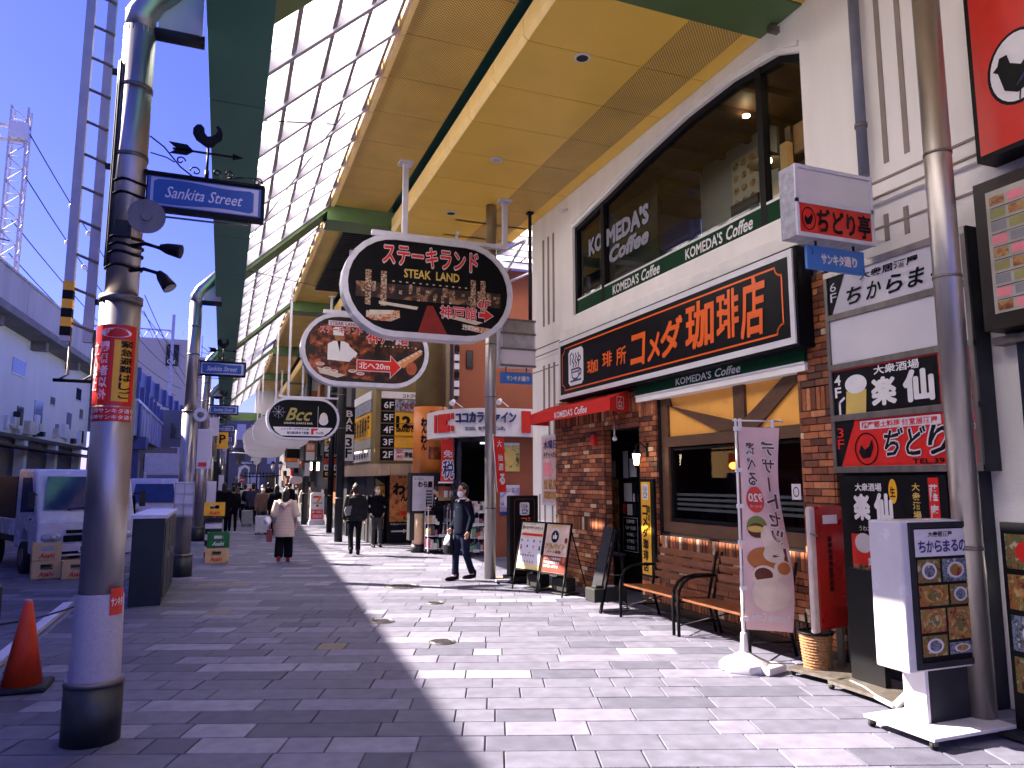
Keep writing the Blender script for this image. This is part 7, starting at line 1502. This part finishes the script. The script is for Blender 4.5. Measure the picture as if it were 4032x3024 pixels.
# ------------------------------------------------------------------ people
def solid(q, voxel, name, parent, smooth=True, bump_mats=None):
    me = q.mesh(name); o = bpy.data.objects.new('tmp', me); COL.objects.link(o)
    m_ = o.modifiers.new('r', 'REMESH'); m_.mode = 'VOXEL'; m_.voxel_size = voxel; m_.use_smooth_shade = True
    s_ = o.modifiers.new('s', 'SMOOTH'); s_.iterations = 2; s_.factor = .5
    bpy.context.view_layer.update(); dg = bpy.context.evaluated_depsgraph_get(); me2 = bpy.data.meshes.new_from_object(o.evaluated_get(dg)); me2.name = name
    bpy.data.objects.remove(o); me2.materials.clear(); me2.materials.append(q.ms[0])
    r_ = bpy.data.objects.new(name, me2); COL.objects.link(r_); r_.parent = parent; return r_
def person(x, y, rz, h, label, top, legs_m, shoe=black, vx_=.03, quilt=0, coat=0, long_sleeve=True, walk=.0, mask=False, hood=False, longhair=False, arms=None, headtilt=0., hairc=None, skirt=False, collar=None, grp=None, bulk=1., fingers=False):
    t = thing('person', label, 'person', (x, y, 0), rz, grp)        # faces local -y
    k = h / 1.70; V = lambda a, b, c: Vector((a * k, b * k, c * k))
    st = walk
    hip = [V(-.09, 0, .88), V(.09, 0, .88)]; knee = [V(-.10, -.10 * st - .02, .49), V(.10, .06 * st - .02, .49)]; ank = [V(-.10, -.16 * st, .09), V(.10, .28 * st, .09 + .06 * st)]
    toe = [a + V(0, -.15, -.055) for a in ank]
    sh = [V(-.18, 0, 1.40), V(.18, 0, 1.40)]
    arms = arms or [((-.235, .03, 1.13), (-.25, -.04, .88)), ((.235, .03, 1.13), (.25, -.04, .88))]
    el = [V(*a[0]) for a in arms]; wr = [V(*a[1]) for a in arms]
    ht = headtilt; hd = lambda a, b, c: V(a, b - math.sin(ht) * (c - 1.48), 1.48 + (c - 1.48) * math.cos(ht) - 0 * b)
    q = MB(); m_ = skin
    q.tube([V(0, 0, .86), V(0, 0, .95), V(0, 0, 1.10), V(0, -.01, 1.25), V(0, 0, 1.38), V(0, 0, 1.45)], [(.15 * k, .10 * k), (.16 * k, .11 * k), (.125 * k, .095 * k), (.155 * k, .11 * k), (.16 * k, .095 * k), (.07 * k, .06 * k)], m_, 16, round_=True)
    for i in (0, 1):
        q.tube([hip[i], knee[i], ank[i]], [.085 * k, .055 * k, .038 * k], m_, 10, round_=True); q.tube([ank[i] + V(0, .03, -.04), toe[i]], [.036 * k, .03 * k], m_, 8, round_=True)
        q.tube([sh[i], el[i], wr[i]], [.052 * k, .038 * k, .027 * k], m_, 10, round_=True)
        d = (wr[i] - el[i]).normalized(); side = Vector((1 if i == 0 else -1, 0, 0)); pal = wr[i] + d * .05 * k
        q.tube([wr[i], pal, pal + d * .035 * k], [(.022 * k, .022 * k), (.020 * k, .036 * k), (.016 * k, .036 * k)], m_, 8, round_=True, ref=(1, 0, 0))
        if fingers:
            fw = Vector((0, -1, 0)); fw = (fw - d * fw.dot(d)).normalized(); 
            for j, L in enumerate((.062, .072, .068, .054)):
                b = pal + d * .035 * k + fw * (.027 - j * .018) * k; m1 = b + d * L * .5 * k + side * .008 * k; q.tube([b, m1, m1 + d * L * .35 * k + side * .022 * k], [.0105 * k, .0095 * k, .008 * k], m_, 6, round_=True)
            b = wr[i] + d * .03 * k + fw * .022 * k; q.tube([b, b + d * .03 * k + fw * .025 * k, b + d * .06 * k + fw * .028 * k + side * .01 * k], [.013 * k, .011 * k, .009 * k], m_, 6, round_=True)
        else: q.tube([pal + d * .03 * k, pal + d * .085 * k + side * .02 * k], [(.013 * k, .034 * k), (.010 * k, .026 * k)], m_, 6, round_=True)
    q.tube([hd(0, .01, 1.42), hd(0, 0, 1.53)], [.060 * k, .055 * k], m_, 10)
    q.tube([hd(0, -.03, 1.495), hd(0, -.02, 1.54), hd(0, -.005, 1.60), hd(0, 0, 1.66), hd(0, .005, 1.69)], [(.035 * k, .045 * k), (.058 * k, .075 * k), (.072 * k, .092 * k), (.066 * k, .085 * k), (.04 * k, .05 * k)], m_, 14, round_=False)
    q.tube([hd(0, -.085, 1.60), hd(0, -.112, 1.565)], [.010 * k, .016 * k], m_, 6, round_=True); q.tube([hd(0, -.08, 1.535), hd(0, -.092, 1.53)], [(.026 * k, .008 * k), (.02 * k, .006 * k)], m_, 6)
    for s_ in (-1, 1): q.tube([hd(s_ * .072, .0, 1.56), hd(s_ * .078, .008, 1.61)], [(.010 * k, .016 * k), (.010 * k, .022 * k)], m_, 8, round_=True)
    solid(q, vx_ if not fingers else .011, 'body', t)
    if mask or fingers or True:
        q = MB()
        for s_ in (-1, 1): q.ellipsoid(hd(s_ * .031, -.087, 1.603), .012 * k, .008 * k, .007 * k, white, 8, 5); q.ellipsoid(hd(s_ * .031, -.094, 1.603), .006 * k, .004 * k, .006 * k, black, 6, 4)
        q.build('eyes', t)
    # trousers
    q = MB(); lf = 1.25
    q.tube([V(0, 0, .80), V(0, 0, .90), V(0, 0, 1.02)], [(.155 * k, .115 * k), (.168 * k, .122 * k), (.15 * k, .108 * k)], legs_m, 14, round_=True)
    for i in (0, 1): q.tube([hip[i], hip[i].lerp(knee[i], .5), knee[i], knee[i].lerp(ank[i], .6), ank[i] + V(0, 0, .02)], [.098 * k, .085 * k * (1.1 if skirt else 1), .068 * k * (1.5 if skirt else 1), .062 * k * (1.7 if skirt else 1), .066 * k * (1.55 if skirt else 1)], legs_m, 12)
    solid(q, vx_ * .8, 'trousers', t)
    for i in (0, 1):
        q = MB(); q.tube([ank[i] + V(0, .035, .03), ank[i] + V(0, .03, -.045), ank[i] + V(0, -.03, -.05), toe[i] + V(0, -.03, .0)], [.048 * k, .050 * k, .045 * k, .034 * k], shoe, 10, round_=True); solid(q, .016, 'shoe', t)
    # top / coat
    q = MB(); zl = .82 if not coat else .88 - coat; n = int((1.46 - zl) / .035) if quilt else 9; pts = []; rs = []
    for i in range(n + 1):
        z = zl + (1.45 - zl) * i / n; f = (z - zl) / (1.45 - zl)
        rx = .178 + .012 * math.cos(f * 3.1) if z < 1.36 else .178 - (z - 1.36) * 1.15; ry = .128 + .01 * math.cos(f * 4) if z < 1.36 else .125 - (z - 1.36) * .6
        if coat and z < .9: rx += (.9 - z) * .06; ry += (.9 - z) * .06
        wv = 1 + (.05 * math.cos(i * math.pi)) * (1 if quilt else 0); pts.append(V(0, 0, z)); rs.append((rx * k * wv * bulk, ry * k * wv * bulk))
    q.tube(pts, rs, top, 18)
    for i in (0, 1):
        q.tube([V(-.12 if i == 0 else .12, 0, 1.395), sh[i] + V(0, 0, -.01), sh[i].lerp(el[i], .5), el[i], el[i].lerp(wr[i], .5), wr[i].lerp(el[i], .08)] if long_sleeve else [V(-.12 if i == 0 else .12, 0, 1.395), sh[i], sh[i].lerp(el[i], .5), el[i]],
               [.062 * k * bulk, .070 * k * bulk, .064 * k * bulk, .058 * k * bulk, .050 * k * bulk, .044 * k * bulk] if long_sleeve else [.065 * k * bulk, .078 * k * bulk, .082 * k * bulk, .088 * k * bulk], top, 12, round_=True)
    if hood: q.tube([V(0, .02, 1.44), V(0, .05, 1.47), V(0, .06, 1.55), V(0, .02, 1.66), V(0, 0, 1.73)], [(.10 * k, .10 * k), (.115 * k, .12 * k), (.105 * k, .12 * k), (.10 * k, .11 * k), (.05 * k, .06 * k)], top, 14) if hood == 'up' else q.tube([V(-.13, .08, 1.44), V(-.09, .13, 1.37), V(0, .16, 1.29), V(.09, .13, 1.37), V(.13, .08, 1.44)], [.04 * k, .055 * k, .065 * k, .055 * k, .04 * k], top, 10, round_=True)
    solid(q, vx_ * .75 if quilt else vx_, 'coat' if coat else 'jacket', t)
    if not long_sleeve:
        q = MB(); 
        for i in (0, 1): q.tube([el[i].lerp(sh[i], .1), el[i].lerp(wr[i], .8)], [.05 * k, .042 * k], mat('grey_sleeve', (.22, .20, .24), .8), 10, round_=True)
        solid(q, vx_, 'sleeves', t)
    if collar: q = MB(); q.tube([hd(0, .005, 1.435), hd(0, 0, 1.475)], [(.078 * k, .075 * k), (.066 * k, .066 * k)], collar, 14, caps=False); q.tube([V(0, -.085, 1.44), V(0, -.112, 1.30)], [(.035 * k, .012), (.012 * k, .008)], collar, 8); q.build('collar', t)
    hc = hairc or hair
    if hood != 'up':
        q = MB(); q.tube([hd(0, .045, 1.51), hd(0, .045, 1.55), hd(0, .028, 1.61), hd(0, .012, 1.665), hd(0, .008, 1.705)], [(.055 * k, .05 * k), (.076 * k, .066 * k), (.084 * k, .088 * k), (.080 * k, .100 * k), (.045 * k, .06 * k)], hc, 14, round_=True)
        if longhair: q.tube([hd(0, .04, 1.60), hd(0, .06, 1.48), V(0, .085, 1.36)], [(.088 * k, .07 * k), (.092 * k, .055 * k), (.07 * k, .03 * k)], hc, 12, round_=True)
        solid(q, min(vx_, .018), 'hair', t)
    if mask: q = MB(); q.tube([hd(0, -.035, 1.495), hd(0, -.045, 1.53), hd(0, -.050, 1.565), hd(0, -.040, 1.585)], [(.04 * k, .045 * k), (.062 * k, .062 * k), (.064 * k, .066 * k), (.052 * k, .050 * k)], maskw, 14); q.build('face_mask', t)
    return t, V
navyc = mat('navy_wool', (.006, .008, .018), .95, var=.2, spec=.04); blackc = mat('black_puffer', (.006, .006, .009), .7, var=.2, spec=.2); greyt = mat('grey_trousers', (.035, .035, .045), .8, var=.15); jeans = mat('dark_blue_trousers', (.010, .014, .035), .9, var=.25, spec=.05)
beigec = mat('beige_quilt', (.52, .40, .33), .6, var=.08); redshoe = mat('red_boot', (.30, .015, .02), .5); darkc = mat('dark_coat', (.006, .006, .010), .9, var=.3, spec=.05); whitec = mat('white_jacket', (.5, .48, .5), .7)
t, V = person(4.06, 12.85, R(-76), 1.68, 'man in dark navy suit, white mask and glasses walking left past the steel column', navyc, jeans, vx_=.02, walk=.55, mask=True, collar=white, fingers=True, bulk=1.02, arms=[((-.235, .03, 1.13), (-.20, -.12, .92)), ((.24, .05, 1.13), (.245, -.03, .88))])
q = MB(); q.tube([V(-.075, -.06, 1.612), V(-.055, -.098, 1.612), V(.055, -.098, 1.612), V(.075, -.06, 1.612)], .006, black, 5); q.tube([V(-.078, .01, 1.612), V(-.075, -.06, 1.612)], .004, black, 4); q.tube([V(.078, .01, 1.612), V(.075, -.06, 1.612)], .004, black, 4); q.build('glasses', t)
q = MB(); q.tube([V(-.20, -.14, .84), V(-.21, -.16, .70), V(-.21, -.16, .50), V(-.21, -.16, .46)], [(.05, .02), (.13, .07), (.15, .08), (.10, .05)], black, 10); q.tube([V(-.20, -.14, .86), V(-.21, -.17, .72), V(-.21, -.18, .62)], [(.03, .02), (.10, .06), (.12, .07)], white, 10)
bg_ = q.build('carrier_bag'); bg_.matrix_world = Matrix.Translation((4.06, 12.85, 0)) @ Matrix.Rotation(R(-76), 4, 'Z'); tag(bg_, 'white and black carrier bag hanging from the far hand of the man in the suit', 'bag')
person(1.33, 17.1, R(172), 1.57, 'woman seen from behind in a long beige quilted coat, dark trousers and red boots', beigec, darkc, redshoe, vx_=.022, quilt=1, coat=.28, long_sleeve=False, walk=.5, hood='down', longhair=True, bulk=1.14, fingers=True, skirt=True)
q = MB(); q.prism(FR((0, 0, 0), (0, 1, 0)), [(-.14, 0), (.14, 0), (.10, .26), (-.10, .26)], -.05, .05, mat('red_bag_leather', (.16, .015, .02), .5)); q.tube([(0, -.08, .25), (0, -.05, .42), (0, .05, .42), (0, .08, .25)], .008, mat('red_bag_leather', 0), 6)
hb = q.build('handbag', loc=(1.02, 17.12, .45)); tag(hb, 'dark red handbag carried low by the woman in the beige coat', 'bag')
q = MB(); q.tube([(0, -.2, .05), (0, .1, .12)], [.03, .09], offwhite, 8); tag(q.build('paper_roll', loc=(.98, 17.1, .78)), 'white paper bundle under the left arm of the woman in the beige coat', 'bundle')
t, V = person(3.02, 18.1, R(176), 1.67, 'man seen from behind in a black quilted puffer jacket with a grey shoulder bag', blackc, darkc, vx_=.022, quilt=1, walk=.8, bulk=1.2, fingers=True)
q = MB(); q.prism(FR((0, .05, 0), (1, 0, .25), (-.25, 0, 1)), [(-.14, -.10), (.12, -.10), (.14, .04), (.09, .11), (-.10, .11), (-.15, .04)], -.1, .0, mat('grey_nylon_bag', (.13, .13, .15), .6)); q.tube([(-.08, .04, .08), (-.02, .0, .45), (.12, -.05, .62)], .012, darkgrey, 6); o = q.build('shoulder_bag', bevel=.02, loc=(2.90, 17.93, 1.06)); tag(o, 'grey nylon shoulder bag on the back of the man in the puffer jacket', 'bag')
person(3.93, 20.1, R(4), 1.62, 'man with a white mask, black sweater and grey trousers, hands in pockets, facing us', darkc, greyt, vx_=.022, mask=True, bulk=1.05, arms=[((-.30, .06, 1.13), (-.20, -.05, .95)), ((.30, .06, 1.13), (.20, -.05, .95))], fingers=True)
person(5.02, 17.85, R(-80), 1.60, 'man in dark clothes looking down at his phone before the white poster board', darkc, darkc, vx_=.022, headtilt=.45, collar=white, arms=[((-.22, -.02, 1.13), (-.10, -.26, 1.16)), ((.22, -.02, 1.13), (.10, -.26, 1.16))], fingers=True)
q = MB(); q.box(-.04, -.07, 0, -.03, .07, .01, black); q.box(-.045, -.035, -.01, -.03, .035, .14, black); tag(q.build('phone', loc=(4.74, 17.84, 1.18)), 'dark phone held by the man before the white poster board', 'phone')
FARP = [(3.43, 33.4, 176, 1.62, 'person in a beige hooded coat walking away near the convenience store board', beigec, mat('tan_trousers', (.3, .22, .16), .8), dict(hood='up', coat=.1, bulk=1.15)),
        (2.95, 36, 180, 1.66, 'person in black behind the beige hooded one in the far crowd', darkc, darkc, {}),
        (1.72, 25.9, 185, 1.62, 'person in a bulky dark coat walking just left of the woman in beige', darkc, darkc, dict(coat=.2, bulk=1.3, longhair=True)),
        (1.32, 26.6, 10, 1.60, 'woman with a white mask and brown coat facing the camera beside a white suitcase', mat('brown_coat', (.14, .085, .06), .8), greyt, dict(mask=True, longhair=True, coat=.1)),
        (1.22, 32.1, 180, 1.64, 'person in a navy coat seen from behind in the middle of the far crowd', mat('navy_coat', (.02, .022, .05), .8), darkc, dict(coat=.15)),
        (.96, 34, 180, 1.62, 'person in a white jacket with a black backpack in the far crowd', whitec, darkc, {}),
        (.50, 33.8, 178, 1.70, 'tall person in grey green jacket walking away left of the backpack wearer', mat('grey_green_coat', (.05, .055, .045), .8), darkc, dict(walk=.3)),
        (.80, 38, 180, 1.70, 'dark figure half hidden behind the backpack wearer', darkc, darkc, {}),
        (.10, 26.8, 182, 1.68, 'person in a long black coat walking away beside the second column row', darkc, darkc, dict(coat=.35, longhair=True, walk=.7, bulk=1.15)),
        (.42, 28.2, 180, 1.58, 'companion in black just right of the long black coat', darkc, darkc, dict(coat=.1)),
        (-.28, 24.9, 100, 1.62, 'person in a brown grey jacket standing behind the third column', mat('brown_grey_coat', (.08, .07, .07), .8), greyt, dict(hairc=mat('grey_hair', (.35, .33, .35), .7))),
        (-2.2, 20.5, 160, 1.70, 'dark figure standing in the road behind the black cabinet', darkc, darkc, {}),
        (-2.6, 24.5, 190, 1.65, 'second dark figure farther along the road before the van', darkc, greyt, dict(walk=.5)),
        (2.3, 41, 180, 1.66, 'dark figure far off in the middle of the street', darkc, darkc, {}),
        (1.55, 40, 180, 1.64, 'far figure in a black jacket left of the middle of the street', blackc, greyt, {})]
for x, y, a, h, lb, tp, lg, kw in FARP:
    t, V = person(x, y, R(a), h, lb, tp, lg, vx_=.035, **kw)
    if 'backpack' in lb and 'white jacket' in lb:
        q = MB(); q.tube([V(0, .16, 1.0), V(0, .20, 1.15), V(0, .17, 1.36)], [(.13, .07), (.15, .09), (.10, .05)], black, 10, round_=True); bp2 = q.build('backpack'); bp2.matrix_world = Matrix.Translation((x, y, 0)) @ Matrix.Rotation(R(a), 4, 'Z'); tag(bp2, 'black backpack on the person in the white jacket', 'backpack')
def suitcase(x, y, col, label):
    t = thing('suitcase', label, 'suitcase', (x, y, 0)); q = MB(); q.box(-.19, -.12, .06, .19, .12, .62, col); q.build('shell', t, bevel=.03); q = MB()
    for a in (-.15, .15): q.tube([(a - .02, 0, .03), (a + .02, 0, .03)], .03, rubber, 10)
    q.build('wheels', t); q = MB(); q.tube([(-.09, .08, .62), (-.09, .08, .95), (.09, .08, .95), (.09, .08, .62)], .010, darkgrey, 6); q.build('handle', t)
suitcase(1.28, 26.1, mat('pale_suitcase', (.5, .5, .55), .4), 'white suitcase standing before the woman in the brown coat'); suitcase(.98, 31.2, mat('grey_suitcase', (.24, .26, .26), .5), 'grey green suitcase rolling behind the person in the navy coat')
if _tc is not None: bpy.data.objects.remove(_tc)
